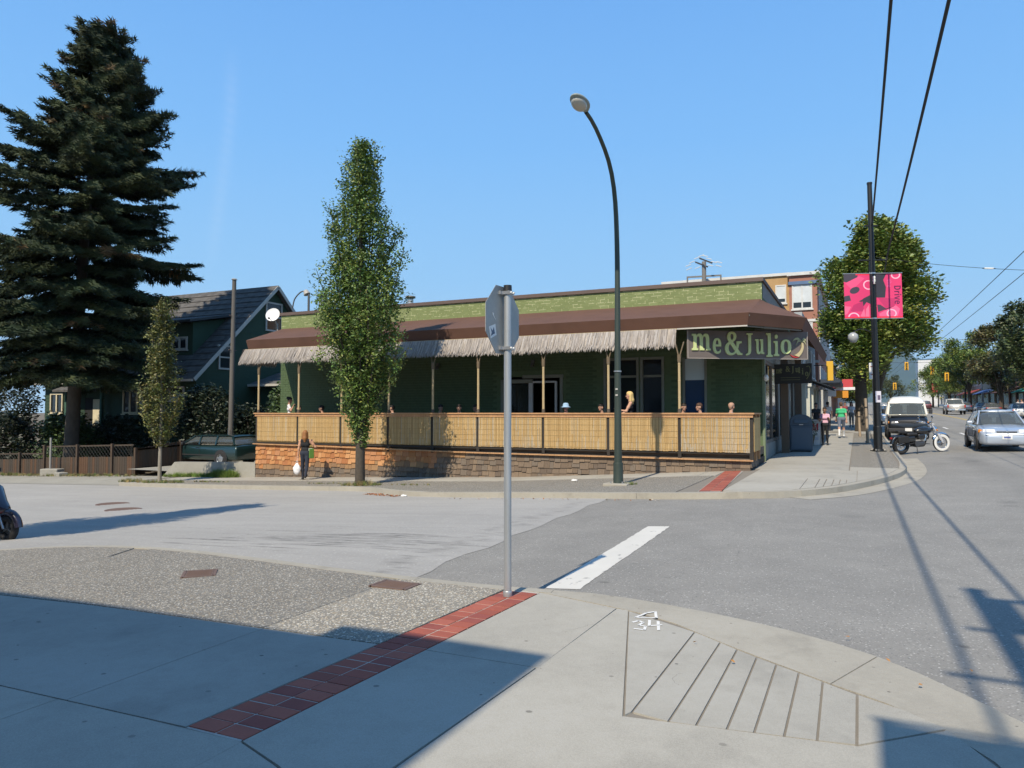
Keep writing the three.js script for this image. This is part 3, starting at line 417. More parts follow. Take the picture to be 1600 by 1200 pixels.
  part(rest, 'wall_light', [lathe([[.0, -.1], [.07, -.09], [.08, .02], [.05, .1], [0, .1]], 12).translate(-2.72, 2.75, -25.32), box(.05, .05, .12, -2.72, 2.66, -25.36)], phys([.75, .74, .70], .3));
}
{ // brown canvas awning: sloping top and valance, cut corner, on round the avenue side
  const T = 5.36, F = 4.52, Hm = 4.17, fb = 22.2;
  const c = { tl: V(-23.3, T, WALL_B - .02), tr: V(-2.86, T, WALL_B - .02), tn: V(-2.8, T, 26.2), te: V(-2.8, T, 40.8) };
  const f = { l: V(-22.3, F, fb), r: V(-2.84, F, fb), n: V(-1.4, F, 24.2), e: V(-1.4, F, 40.6) };
  const inw = { l: V(0, 0, .13), r: V(-.06, 0, .13), n: V(-.13, 0, .05), e: V(-.13, 0, 0) }, h = Object.fromEntries(Object.entries(f).map(([k, v]) => [k, v.clone().setY(Hm).add(inw[k])]));
  const panels = [], K = 9; // canvas bays between the frame ribs, sagging slightly
  const aw = part(rest, 'awning', poly([c.tl, f.l, V(-23.3, Hm, WALL_B - .02)]), M.canvas);
  const edgeAt = (p, q, t) => p.clone().lerp(q, t);
  function bay(p0, p1, q0, q1) { const g = new THREE.PlaneGeometry(1, 1, 6, 5), ps = g.attributes.position; for (let i = 0; i < ps.count; i++) { const u = ps.getX(i) + .5, v = ps.getY(i) + .5, P = p0.clone().lerp(p1, u).lerp(q0.clone().lerp(q1, u), 1 - v); P.y -= .035 * Math.sin(u * Math.PI) * Math.sin(v * Math.PI); ps.setXYZ(i, P.x, P.y, P.z); } g.computeVertexNormals(); const uvA = g.attributes.uv; for (let i = 0; i < ps.count; i++) uvA.setXY(i, ps.getX(i) - ps.getZ(i) * .3, ps.getY(i) - ps.getZ(i)); return g; }
  for (let k = 0; k < K; k++) { const t0 = k / K, t1 = (k + 1) / K; part(aw, 'canvas_bay', bay(edgeAt(c.tl, c.tr, t0), edgeAt(c.tl, c.tr, t1), edgeAt(f.l, f.r, t0), edgeAt(f.l, f.r, t1)), M.canvas); }
  part(aw, 'canvas_bay', bay(c.tr, c.tn, f.r, f.n), M.canvas); for (let k = 0; k < 3; k++) part(aw, 'canvas_bay', bay(edgeAt(c.tn, c.te, k / 3), edgeAt(c.tn, c.te, (k + 1) / 3), edgeAt(f.n, f.e, k / 3), edgeAt(f.n, f.e, (k + 1) / 3)), M.canvas);
  for (const [p, q] of [['l', 'r'], ['r', 'n'], ['n', 'e']]) { const off = f[q].clone().sub(f[p]); const nrm = new THREE.Vector3(off.z, 0, -off.x).normalize().multiplyScalar(.012); part(aw, 'valance', slab3([f[p], f[q], h[q], h[p]], nrm), M.canvas); }
  part(aw, 'frame', [beam(h.l.clone().add(V(0, -.02, .02)), h.r.clone().add(V(0, -.02, .02)), .04, .04)], M.trimPale);
  part(aw, 'frame', [...range(0, 9, 1).map(k => beam(edgeAt(c.tl, c.tr, k / 9).add(V(0, -.08, 0)), edgeAt(f.l, f.r, k / 9).add(V(0, -.08, .05)), .04, .04)), beam(h.r.clone().add(V(-.05, -.02, .1)), h.n.clone().add(V(-.05, -.02, .1)), .04, .04), beam(V(-2.9, 4.2, 24), V(-2.0, 4.15, 24.4), .05, .05)], std([.2, .2, .19], .6));
}
// ---- patio: shingled base, deck, railing with bamboo screens, bamboo posts, thatch
const PA = [-21.4, -19.33, -17.3, -15.2, -13.37, -11.59, -9.21, -7.02, -4.82, -2.78], PB = 21.9;
const patio = thing('patio', 'raised street patio with cedar shingle base and bamboo screened railing', 'patio');
const trimH = a => table([[-21.6, .39], [-18, .35], [-12, .265], [-2.7, .235]], a);
{
  part(patio, 'base_core', [bx(-21.38, -2.8, -1.3, .2, PB + .04, PB + .2), bx(-21.38, -21.2, -1.3, .2, PB + .2, WALL_B), bx(-2.95, -2.8, -.6, .2, PB + .2, WALL_B)], M.blackWood);
  part(patio, 'deck', [bx(-21.36, -2.82, .28, DECK, PB + .2, WALL_B - .02), bx(-21.36, -2.82, .2, .28, PB + .06, PB + .25)], worn([.16, .12, .085], .9));
  const tp = (a0, a1) => { const p = V(a0, trimH(a0), PB - .03), q = V(a1, trimH(a1), PB - .03); return beam(p, q, .1, .035); };
  for (const [a0, a1] of [[-21.5, -18], [-18, -15], [-15, -12], [-12, -9], [-9, -6], [-6, -2.72]]) part(patio, 'base_trim', tp(a0 + .004, a1 - .004), M.cedar);
  // cedar shakes
  const orange = [[.45, .19, .065], [.52, .24, .09], [.40, .16, .06], [.58, .30, .13], [.47, .22, .10]].map(c => std(c, .8, { map: grain, bumpMap: rep(grainV, .6), bumpScale: .003 }));
  const grey = [[.17, .125, .09], [.20, .15, .11], [.145, .11, .085], [.23, .17, .12], [.18, .145, .115]].map(c => std(c, .9, { map: grain, bumpMap: rep(grainV, .6), bumpScale: .003 }));
  const mid = [[.30, .17, .085], [.26, .155, .085], [.34, .20, .10]].map(c => std(c, .85, { map: grain, bumpMap: rep(grainV, .6), bumpScale: .003 }));
  const shake = (() => { const g = new THREE.BoxGeometry(1, 1, 1); const p = g.attributes.position; for (let i = 0; i < p.count; i++) if (p.getY(i) > 0 && p.getZ(i) > 0) p.setZ(i, -.2); g.computeVertexNormals(); return metric(g); })();
  function shakes(along, len, hTop, hBot, place) {
    const exp = .185;
    for (let r = 0; r < 7; r++) { let a = -rr(0, .2); while (a < len) { const w = rr(.12, .29), x0 = Math.max(0, a), x1 = Math.min(len, a + w - .008); a += w; if (x1 - x0 < .04) continue; const xm = (x0 + x1) / 2, t = hTop(xm), bot = hBot(xm), y1 = t - r * exp, y0 = Math.max(y1 - exp - rr(-.03, .04), bot - .02); if (y1 < bot + .04) continue;
      const up = (y0 + y1) / 2 - bot, lim = xm > 8.2 ? .9 : .5; const m = up > lim + rr(-.12, .12) ? pick(orange) : up > lim - .16 ? pick(mid) : pick(grey);
      const o = new THREE.Mesh(shake, m); o.name = 'shingle'; o.castShadow = o.receiveShadow = true; o.scale.set(x1 - x0, y1 - y0 + .05, .045 + rr(0, .03)); place(o, xm, (y0 + y1 + .05) / 2); o.rotation.z += rr(-.025, .025); shList.push(o); } }
  }
  const shList = [];
  shakes(0, 18.62, x => trimH(-21.42 + x) - .02, x => H(-21.42 + x, PB), (o, x, y) => o.position.copy(V(-21.42 + x, y, PB + .03)));
  shakes(0, 1.6, () => .22, () => 0, (o, x, y) => { o.position.copy(V(-2.79, y, PB + x)); o.rotation.y = Math.PI / 2; });
  shList.sort((p, q) => q.scale.x * q.scale.y - p.scale.x * p.scale.y); shList.slice(0, 300).forEach(o => patio.add(o));
  { const by = new Map(); shList.slice(300).forEach(o => { o.updateMatrix(); const g = o.geometry.clone().applyMatrix4(o.matrix); by.has(o.material) ? by.get(o.material).push(g) : by.set(o.material, [g]); }); by.forEach((l, m) => { part(patio, 'shingles', l, m).userData.kind = 'stuff'; }); }
  // railing
  const bot = a => table([[-21.4, .51], [-2.7, .455]], a);
  part(patio, 'rail_cap', [bx(-21.5, -2.68, 1.555, 1.60, PB - .06, PB + .14)], M.cedar); part(patio, 'rail_board', [bx(-21.46, -2.72, 1.46, 1.553, PB - .025, PB + .02)], M.cedar);
  part(patio, 'rail_cap', [bx(-21.5, -21.3, 1.555, 1.60, PB + .145, WALL_B)], M.cedar);
  part(patio, 'rail_cap', [bx(-2.88, -2.68, 1.555, 1.60, PB + .145, PB + 1.6)], M.cedar);
  for (const a of PA) part(patio, 'rail_post', bx(a - .05, a + .05, .2, 1.555, PB + .025, PB + .12), M.blackWood);
  for (const b of [PB + .8, PB + 1.6]) part(patio, 'rail_post', bx(-2.83, -2.73, .2, 1.555, b - .05, b + .05), M.cedar);
  part(patio, 'rail_bottom', [bx(-21.4, -2.78, .40, .46, PB + .03, PB + .09)], M.blackWood);
  const reedCols = [[.60, .405, .175], [.64, .445, .205], [.56, .37, .155], [.62, .43, .20], [.53, .345, .145], [.67, .48, .235]], reedPale = [[.55, .46, .33], [.60, .50, .36], [.50, .41, .28]];
  for (let k = 0; k < PA.length - 1; k++) {
    const a0 = PA[k] + .045, a1 = PA[k + 1] - .045, g = []; const pale = k === 8 ? .45 : k === 5 || k === 4 ? .3 : .1;
    for (let a = a0 + .011; a < a1; a += .0225) { let y = 1.458; const stop = bot(a) + rr(-.012, .012); while (y > stop + .02) { const L = Math.min(y - stop, rr(.32, 1.2)), c = rnd() < pale * (y < 1 ? 1.5 : .6) ? pick(reedPale) : pick(reedCols), f = rr(.93, 1.05), q = new THREE.CylinderGeometry(.0105, .0105, L - .002, 5, 1, true); q.translate(a + rr(-.002, .002), y - L / 2, -(PB + rr(0, .006))); g.push(paint(q, c.map(v => v * f))); y -= L; } }
    const sc = part(patio, 'bamboo_screen', g, M.reed); sc.userData.kind = 'stuff';
    part(sc, 'stitching', range(0, 5, 1).map(i => { const y = 1.40 - i * .175; return bx(a0, a1, y - .0022, y + .0022, PB - .014, PB - .009); }), std([.40, .29, .13], .9));
    part(sc, 'backing', bx(a0, a1, .47, 1.455, PB + .016, PB + .022), std([.20, .14, .06], .9));
  }
  { const g = []; for (let b = PB + .16; b < PB + 1.6; b += .0225) g.push(paint(new THREE.CylinderGeometry(.0105, .0105, .98, 5, 1, true).translate(-2.72, .97, -b), pick(reedCols))); const sc = part(patio, 'bamboo_screen', g, M.reed); sc.userData.kind = 'stuff'; }
  { const g = []; for (let b = PB + .16; b < WALL_B; b += .0225) g.push(paint(new THREE.CylinderGeometry(.0105, .0105, .98, 5, 1, true).translate(-21.42, .97, -b), pick(reedCols))); const sc = part(patio, 'bamboo_screen', g, M.reed); sc.userData.kind = 'stuff'; }
  // bamboo posts with fork brackets
  for (const a of [-21.35, ...PA.slice(1, -1)]) {
    const p = part(patio, 'bamboo_post', [cyl(.042, .038, 1.6, a, 1.6 + .8, -(PB + .06), 10), ...[.45, .95, 1.45].map(y => lathe([[.04, -.015], [.048, 0], [.04, .015]], 10).translate(a, 1.6 + y, -(PB + .06)))], M.bambooPole);
    part(p, 'foot', cyl(.055, .05, .12, a, 1.66, -(PB + .06), 10), worn([.10, .08, .06], .8));
    part(p, 'fork', [cyl(.055, .06, .22, a, 3.22, -(PB + .06), 10), rod(V(a - .02, 3.3, PB + .06), V(a - .13, 3.72, PB + .12), .022), rod(V(a + .02, 3.3, PB + .06), V(a + .13, 3.72, PB + .12), .022)], worn([.17, .125, .075], .8));
  }
  // thatch fringe hung below the awning, one bundle row per bay
  const cols = [[.34, .30, .27], [.39, .35, .315], [.29, .255, .23], [.42, .385, .355], [.37, .34, .32], [.26, .23, .205], [.39, .335, .28]];
  const segs = [-22.3, -19.33, -17.3, -15.2, -13.37, -11.59, -9.21, -7.02, -4.93];
  part(patio, 'thatch_batten', bx(-22.3, -4.93, 4.10, 4.15, PB + .26, PB + .31), M.bambooPole);
  function blade(x, top, len, w, z0, z1, c) { const g = new THREE.BufferGeometry(), j = rr(-.03, .03), y1 = top - len; const p = [[x - w, top, z0], [x + w, top, z0], [x + w * 1.1 + j * .6, top - len * .7, lerp(z0, z1, .72)], [x - w * 1.1 + j * .6, top - len * .7, lerp(z0, z1, .72)], [x + j, y1, z1]]; const ix = [0, 3, 1, 1, 3, 2, 3, 4, 2]; g.setAttribute('position', new THREE.Float32BufferAttribute(ix.flatMap(i => [p[i][0], p[i][1], -p[i][2]]), 3)); g.computeVertexNormals(); return paint(metric(g), c); }
  for (let k = 0; k < segs.length - 1; k++) { const g = []; for (let L = 0; L < 4; L++) for (let a = segs[k]; a < segs[k + 1]; a += .021) { const c = pick(cols), f = rr(.8, 1.15), top = 4.15 - L * .012 - (L > 1 ? .18 * (L - 1) : 0), bt = 3.55 + rr(-.055, .045) + (L === 0 ? .06 : 0) + (L === 3 ? rr(-.05, .02) : 0); g.push(blade(a + rr(-.012, .012), top, top - bt, rr(.009, .02), PB + .27 - L * .012 - (4.15 - top) * .45, PB - .03 - L * .014 + rr(-.03, .03), c.map(v => v * f))); } const o = part(patio, 'thatch_fringe', g, M.thatch); o.userData.kind = 'stuff'; }
  { const g = []; for (let L = 0; L < 3; L++) for (let b = PB + .2; b < 24.2; b += .03) { const q = blade(0, 4.15, .62 + rr(-.06, .06), rr(.012, .022), 0, .28, pick(cols)); q.rotateY(Math.PI / 2); q.translate(-22.3 - .0 - L * .01, 0, -b); g.push(q); } const o = part(patio, 'thatch_fringe', g, M.thatch); o.userData.kind = 'stuff'; }
}
// patio tables and chairs, just visible over and under the screens
{ const proto = []; let n = 0;
  for (const [a, b, w] of [[-16.8, 23.3, 'tree trunk'], [-12.6, 23.2, 'stop sign'], [-8.4, 23.3, 'sliding window'], [-3.9, 23.3, 'blue door']]) { const t = thing('patio_table', 'small square patio table behind the bamboo screen nearest the ' + w, 'table', 'patio tables', V(a, DECK, b)); part(t, 'top', rbox(.7, .03, .7, .01, 0, .72, 0), M.blackWood); part(t, 'leg', cyl(.03, .03, .7, 0, .36, 0), M.dark); part(t, 'foot', cyl(.22, .2, .02, 0, .012, 0, 16), M.dark); } }
// ---- the name sign, hung askew across the cut corner
{
  const P = V(-4.72, 3.26, 22.62), Q = V(-1.42, 3.2, 24.72), L = P.distanceTo(Q), ang = Math.atan2(-(Q.z - P.z), Q.x - P.x);
  const t = thing('restaurant_sign', 'long brown sign reading me & Julio in green letters beside palm emblem', 'sign', null, P, ang);
  const boardM = worn([.15, .125, .115], .75), letter = std([.60, .68, .31], .6, { map: motS }), cream = std([.50, .42, .24], .7), red = std([.42, .03, .03], .6), edge = worn([.36, .32, .29], .7);
  part(t, 'board', rbox(L, .87, .07, .008, L / 2, .435, 0), boardM);
  part(t, 'border', [box(L, .022, .078, L / 2, .012, 0), box(.025, .87, .078, .013, .435, 0), box(.025, .87, .078, L - .013, .435, 0)], edge);
  const put = (ch, x0, x1, y0, y1) => { const g = new TextGeometry(ch, { font: fontSerif, size: .6, depth: .03, curveSegments: 6, bevelEnabled: true, bevelSize: .004, bevelThickness: .006, bevelSegments: 1 }); g.computeBoundingBox(); const b = g.boundingBox; g.translate(-b.min.x, -b.min.y, 0); g.scale((x1 - x0) / (b.max.x - b.min.x), (y1 - y0) / (b.max.y - b.min.y), 1); g.translate(x0, y0, .036); return part(t, 'letter', g, letter); };
  for (const q of [['m', .13, .73, .25, .77], ['e', .80, 1.07, .15, .635], ['&', 1.19, 1.75, .11, .84], ['J', 1.86, 2.09, .11, .8], ['u', 2.17, 2.46, .15, .62], ['l', 2.53, 2.73, .07, .815], ['i', 2.77, 2.95, .1, .77], ['o', 3.0, 3.35, .165, .62]]) put(...q);
  // palm emblem standing on a red slice
  const sh = new THREE.Shape(); sh.moveTo(3.13, .13); sh.quadraticCurveTo(3.42, .25, 3.37, .52); sh.lineTo(3.42, .52); sh.quadraticCurveTo(3.5, .3, 3.28, .08); part(t, 'palm_trunk', extr(sh, .03).translate(.32, 0, .036), cream);
  const rs = new THREE.Shape(); rs.moveTo(2.98, .16); rs.quadraticCurveTo(3.1, -.01, 3.3, .08); rs.quadraticCurveTo(3.12, .07, 2.98, .16); part(t, 'red_slice', extr(rs, .028).translate(.32, 0, .036), red);
  for (const [dx, dy, b] of [[-.32, -.02, .16], [-.2, -.14, .1], [.16, -.02, .15], [.15, -.15, .08], [-.02, -.16, .02]]) { const s = new THREE.Shape(); s.moveTo(3.38, .56); s.quadraticCurveTo(3.38 + dx * .5, .56 + b + .1, 3.38 + dx, .56 + dy); s.quadraticCurveTo(3.38 + dx * .5, .56 + b - .02, 3.38, .52); part(t, 'palm_frond', extr(s, .025).translate(.32, 0, .036), std([.36, .36, .20], .7)); }
  for (const x of [.25, L - .3]) part(t, 'hanger', [rod(new THREE.Vector3(x, .85, 0), new THREE.Vector3(x, 1.25, -.1), .012)], M.dark);
}
{ // second board over the doorway on the avenue side
  const P = V(-2.78, 2.66, 28.6), t = thing('doorway_sign', 'dark doorway board with faint arched green letters & Julio under awning', 'sign', null, P, -.08), g = std([.20, .20, .09], .7);
  part(t, 'board', rbox(1.75, .72, .06, .008, .87, .36, 0), std([.03, .028, .024], .7, { map: motS }));
  const chars = ['m', 'e', '', '&', '', 'J', 'u', 'l', 'i', 'o']; chars.forEach((c, i) => { if (!c) return; const q = new TextGeometry(c, { font: fontSerif, size: .2, depth: .012, curveSegments: 5 }); q.translate(.08 + i * .15, .44 - .0035 * (i - 4) ** 2 * (i > 4 ? 2 : 1), .034); part(t, 'letter', q, g); });
  part(t, 'scroll', tube([[1.5, .6], [1.62, .62], [1.67, .5], [1.62, .3], [1.5, .16]].map(p => new THREE.Vector3(p[0], p[1], .04)), .014, 20, 6), g);
  part(t, 'underline', [box(.9, .012, .01, .75, .22, .035), box(.9, .012, .01, .75, .14, .035)], g); t.scale.x = .74;
}
// roof furniture
function vent(a, b, r, h, y0, label) { const t = thing('roof_vent', label, 'vent', 'vents on the restaurant roof', V(a, y0, b)); part(t, 'pipe', cyl(r, r, h, 0, h / 2, 0, 14), std([.55, .55, .55], .4, { metalness: .7 })); part(t, 'cap', lathe([[0, h + .16], [r * 1.7, h + .12], [r * 1.7, h + .05], [r * .9, h + .02]], 14), std([.16, .15, .14], .6, { metalness: .3 })); }
vent(-17.6, 27, .13, 1.1, 5.45, 'metal roof vent with dark cap right of column tree'); vent(-22.45, 27, .15, 1.5, 5.45, 'taller metal roof vent by left edge of column tree');
{ const t = thing('satellite_dish', 'round white satellite dish at left end of restaurant roof', 'dish', null, V(-24.1, 4.85, 25.9)); t.scale.setScalar(.78); part(t, 'mast', [rod(new THREE.Vector3(0, 0, 0), new THREE.Vector3(0, 1.1, 0), .04), rod(new THREE.Vector3(0, .95, 0), new THREE.Vector3(-.1, 1.45, .2), .03)], M.trimPale);
  const d = lathe(range(0, 8, 1).map(k => [k / 8 * .42, .1 * (k / 8) ** 2]), 28); d.rotateX(Math.PI / 2 - .35); d.rotateY(.35); part(t, 'reflector', d.translate(-.1, 1.55, .25), std([.75, .75, .73], .5)); part(t, 'feed_arm', [rod(new THREE.Vector3(-.1, 1.2, .3), new THREE.Vector3(.05, 1.3, .75), .014), box(.08, .08, .1, .05, 1.32, .76)], M.dark); }
{ const t = thing('roof_spotlight', 'spotlight on short bent bracket above left end of parapet', 'lamp', null, V(-22.55, 5.9, 26.2)); part(t, 'bracket', [tube([[0, 0, 0], [0, .7, 0], [-.05, 1.1, 0], [-.35, 1.25, 0], [-.8, .95, 0], [-.95, .5, 0]].map(p => new THREE.Vector3(...p)), .03, 24, 6), rod(new THREE.Vector3(.0, 0, 0), new THREE.Vector3(0, 1.1, 0), .05)], std([.08, .08, .08], .6)); part(t, 'head', lathe([[0, .1], [.1, .08], [.16, -.12], [.12, -.14], [0, -.14]], 14).rotateZ(.5).translate(-.15, 1.2, 0), std([.36, .34, .31], .5)); }
{ const t = thing('wall_speaker', 'dark box hung under patio roof by sliding window', 'speaker', null, V(-6.6, 4.0, 24.8)); part(t, 'case', rbox(1.6, .14, .3, .02, 0, 0, 0), M.dark); part(t, 'bracket', [rod(new THREE.Vector3(-.6, 0, 0), new THREE.Vector3(-.6, .6, 0), .015), rod(new THREE.Vector3(.6, 0, 0), new THREE.Vector3(.6, .6, 0), .015)], M.dark); t.userData.label = 'long dark heater hung under patio roof above the doorways'; t.userData.category = 'heater'; t.name = 'patio_heater'; }
// ================================================================ street furniture
M.galv = std([.46, .48, .49], .45, { metalness: .55, map: motS }); M.signBack = std([.36, .37, .36], .5, { metalness: .35, map: motS });
M.lampGreen = std([.045, .062, .05], .5, { map: motS, metalness: .2 }); M.poleBlack = std([.018, .02, .022], .5, { metalness: .2, map: motS });
M.steel = std([.5, .5, .5], .35, { metalness: .8 }); M.black = std([.015, .015, .016], .5); M.wire = std([.012, .012, .013], .7);
{ // stop sign seen from behind
  const t = thing('stop_sign', 'stop sign seen from behind on tall galvanised post at the brick band', 'stop sign', null, onWalk(-2.8, 5.86));
  part(t, 'post', [cyl(.033, .033, 2.69, 0, 1.345, 0, 20)], M.galv); part(t, 'post_sleeve', lathe([[.034, 0], [.04, 0], [.04, .04], [.034, .05]], 20), M.galv); part(t, 'post_cap', cyl(.038, .036, .05, 0, 2.705, 0, 16), M.black);
  const oct = r => { const l = []; for (let k = 0; k < 8; k++) { const a = (k + .5) * Math.PI / 4; l.push([r * Math.cos(a), r * Math.sin(a)]); } return shape(l); };
  const yaw = -Math.PI / 2 - .06, R = .3 / Math.cos(Math.PI / 8);
  const pl = new THREE.Group(); const place = g => { g.rotateY(yaw); g.translate(-.046, 2.42, 0); return g; };
  const plate = part(t, 'plate', place(extr(oct(R), .004)), M.signBack);
  part(plate, 'front_face', place(extr(oct(R - .012), .0015).translate(0, 0, .0045)), std([.45, .02, .025], .4)); part(plate, 'front_border', place((() => { const s = oct(R - .004); s.holes.push(new THREE.Path(oct(R - .02).getPoints())); return extr(s, .002).translate(0, 0, .005); })()), M.paintWhite);
  const sticker = (name, pts, m, z = -.003) => part(plate, name, place(extr(shape(pts), .001).translate(0, 0, z)), m);
  sticker('sticker', [[-.13, -.04], [-.055, -.04], [-.055, .09], [-.13, .09]], std([.56, .58, .60], .6)); sticker('sticker', [[-.115, -.17], [-.06, -.17], [-.06, -.055], [-.115, -.055]], std([.50, .53, .52], .6));
  sticker('sticker', [[.12, -.14], [.22, -.18], [.25, -.08], [.14, -.045]], std([.60, .64, .66], .6)); sticker('sticker_print', [[.15, -.13], [.17, -.075], [.19, -.11], [.225, -.085], [.205, -.125], [.22, -.16], [.18, -.14]], std([.07, .11, .17], .6), -.0045);
  sticker('pen_scribble', [[.165, .045], [.19, .05], [.185, .03], [.15, .0], [.13, -.01], [.15, .01], [.17, .03]], std([.68, .68, .66], .6));
  for (const y of [2.66, 2.17]) { const b = part(t, 'bracket', [box(.11, .028, .088, -.012, y, 0), box(.02, .03, .16, -.04, y, 0)], M.steel); part(b, 'bolt', [cyl(.01, .01, .02, .046, y, .025, 8, 0, Math.PI / 2), cyl(.01, .01, .02, .046, y, -.025, 8, 0, Math.PI / 2)], M.paintWhite); }
}
{ // curved street lamp
  const t = thing('street_lamp', 'tall dark green curved street lamp standing at the far kerb', 'street lamp', null, onWalk(-5.48, 17.9));
  const P = [[0, 0], [0, 3], [0, 6.2], [.17, 7.3], [.45, 7.82], [.8, 8.12], [1.75, 8.53], [2.32, 8.62]].map(p => new THREE.Vector3(0, p[1], p[0]));
  part(t, 'pole', taper(P, [.105, .092, .08, .07, .064, .058, .05, .045], 14), M.lampGreen);
  part(t, 'base_sleeve', [lathe([[.19, 0], [.19, .03], [.125, .04], [.12, .55], [.108, .56]], 16)], M.lampGreen); part(t, 'footing', [rbox(.62, .08, .62, .02, 0, .01, 0)], M.kerb); for (const [x, z] of [[-.15, -.15], [.15, -.15], [-.15, .15], [.15, .15]]) part(t, 'bolt', cyl(.018, .018, .06, x, .07, z, 8), M.steel);
  const h = new THREE.SphereGeometry(1, 20, 14); { const p = h.attributes.position; for (let i = 0; i < p.count; i++) { const z = p.getZ(i), y = p.getY(i); p.setXYZ(i, p.getX(i) * .2 * (z > 0 ? 1 : 1 - .45 * z * z), y * (y > 0 ? .1 : .06), z * .42); } h.computeVertexNormals(); }
  part(t, 'lamp_head', h.clone().rotateX(-.1).translate(0, 8.68, 2.68), std([.26, .29, .26], .5)); const lens = new THREE.SphereGeometry(1, 18, 12); lens.scale(.165, .12, .27); part(t, 'lens', lens.rotateX(-.1).translate(0, 8.625, 2.77), phys([.42, .40, .34], .25, { clearcoat: .3 }));
  part(t, 'number_tag', [box(.06, .04, .012, 0, 2.25, .098), box(.06, .04, .012, 0, 2.4, .098)], M.trimPale); part(t, 'bands', [cyl(.1, .1, .03, 0, 2.85, 0, 14)], M.steel);
}
// banner pole
function bannerPrint(side) {
  return canvasTex(256, 512, (c, W, Hh) => {
    const g = c.createLinearGradient(0, 0, W, 0); c.fillStyle = '#d83a6e'; c.fillRect(0, 0, W, Hh);
    const P = (l, f) => { c.fillStyle = f; c.beginPath(); l.forEach((p, i) => i ? c.lineTo(p[0] * W, p[1] * Hh) : c.moveTo(p[0] * W, p[1] * Hh)); c.closePath(); c.fill(); };
    const ring = (x, y, r) => { c.strokeStyle = '#ffb3c8'; c.lineWidth = 13; c.beginPath(); c.arc(x * W, y * Hh, r * W, 0, 7); c.stroke(); };
    if (side === 'l') { P([[0, 0], [.55, 0], [.5, .1], [.2, .2], [.0, .17]], '#413c4a'); P([[.05, .2], [.6, .05], [.8, .1], [.3, .36]], '#e2517f'); c.fillStyle = '#413c4a'; c.beginPath(); c.ellipse(.4 * W, .37 * Hh, .2 * W, .07 * Hh, -.5, 0, 7); c.fill(); P([[0, .5], [.2, .48], [.25, .6], [0, .63]], '#413c4a'); P([[.75, .55], [1, .48], [1, .68], [.85, .64], [.72, .74], [.68, .64], [.55, .62], [.68, .58]], '#3a3540'); P([[.35, .7], [.7, .62], [.75, .85], [.2, .85]], '#b82b62'); P([[.0, .72], [.25, .74], [.1, .9], [0, .92]], '#e7638c'); P([[.6, .95], [.75, .78], [.8, 1], [.6, 1]], '#e96a8e'); P([[.82, .8], [.95, .7], [.95, .98], [.8, .98]], '#ef6f92'); ring(.95, .25, .19); ring(.34, .98, .19); c.fillStyle = '#e33049'; c.fillRect(.45 * W, 0, .55 * W, 14); c.fillRect(0, Hh - 16, W, 16); }
    else { P([[0, 0], [.42, 0], [.3, .14], [.4, .3], [.35, .54], [0, .54]], '#34343f'); P([[.05, .54], [.75, .56], [.7, .76], [.35, .78]], '#bf3166'); P([[.02, .7], [.14, .7], [.4, .8], [.05, .87]], '#4b3a4a'); P([[.1, .9], [.75, .72], [.9, .8], [.8, .98], [.1, .98]], '#f0648f'); P([[.3, .8], [.7, .74], [.35, .82]], '#2a2430'); ring(.58, .9, .17); ring(.78, .03, .15);
      c.save(); c.translate(.80 * W, .26 * Hh); c.rotate(Math.PI / 2); c.fillStyle = '#5a1748'; c.font = 'bold 88px sans-serif'; c.textBaseline = 'middle'; c.fillText('Drive', 0, -8); c.font = 'bold 60px sans-serif'; c.fillStyle = '#e05a94'; c.fillText('the', -70, 70); c.restore(); c.fillStyle = '#e33049'; c.fillRect(0, Hh - 18, W, 18); }
  });
}
const banL = std([1, 1, 1], .8, { map: bannerPrint('l') }), banR = std([1, 1, 1], .8, { map: bannerPrint('r') });
function bannerCloth(x0, w, h, y, bend) { const g = new THREE.PlaneGeometry(w, h, 10, 16), p = g.attributes.position; for (let i = 0; i < p.count; i++) p.setZ(i, bend * Math.sin((p.getX(i) / w + .5) * Math.PI) * (1 + .3 * Math.sin(p.getY(i) * 4))); g.computeVertexNormals(); return g.translate(x0 + w / 2, y - h / 2, 0); }
function bannerPole(label, a, b, height, top, hgt, lean, turn, w = .97) {
  const t = thing('banner_pole', label, 'pole', 'poles with pink banners', onWalk(a, b), turn); t.rotation.z = lean;
  part(t, 'shaft', [cyl(.125, .085, height, 0, height / 2, 0, 16)], M.poleBlack); part(t, 'base', [lathe([[.2, 0], [.2, .05], [.15, .1], [.15, .9], [.13, .95]], 16), box(.42, .035, .42, 0, .018, 0)], M.poleBlack); for (const [x, z] of [[-.16, -.16], [.16, -.16], [-.16, .16], [.16, .16]]) part(t, 'bolt', cyl(.025, .025, .07, x, .06, z, 8), M.trimPale);
  part(t, 'cap', cyl(.1, .1, .06, 0, height, 0, 14), M.poleBlack);
  for (const y of [top + .02, top - hgt - .02]) part(t, 'banner_rod', [rod(new THREE.Vector3(-w - .15, y, 0), new THREE.Vector3(w + .15, y, 0), .016), cyl(.11, .11, .05, 0, y, 0, 14)], M.steel);
  part(t, 'banner', bannerCloth(-w - .12, w, hgt, top, .03), banL, 'pink banner with dark abstract shapes and pale rings'); part(t, 'banner', bannerCloth(.12, w, hgt, top, -.03), banR, 'pink banner with dark panel and vertical lettering');
  part(t, 'insulator', [lathe([[0, .2], [.045, .19], [.05, .1], [.03, .08], [.05, .06], [.05, -.02], [.03, -.04], [.04, -.1], [0, -.12]], 12).translate(0, top - .3, .12)], std([.72, .72, .66], .4));
  part(t, 'wire_arm', [rod(new THREE.Vector3(-.5, height * .71, 0), new THREE.Vector3(.55, height * .71, 0), .03), box(.5, .05, .05, .0, height * .84, .0)], M.poleBlack);
  return t;
}
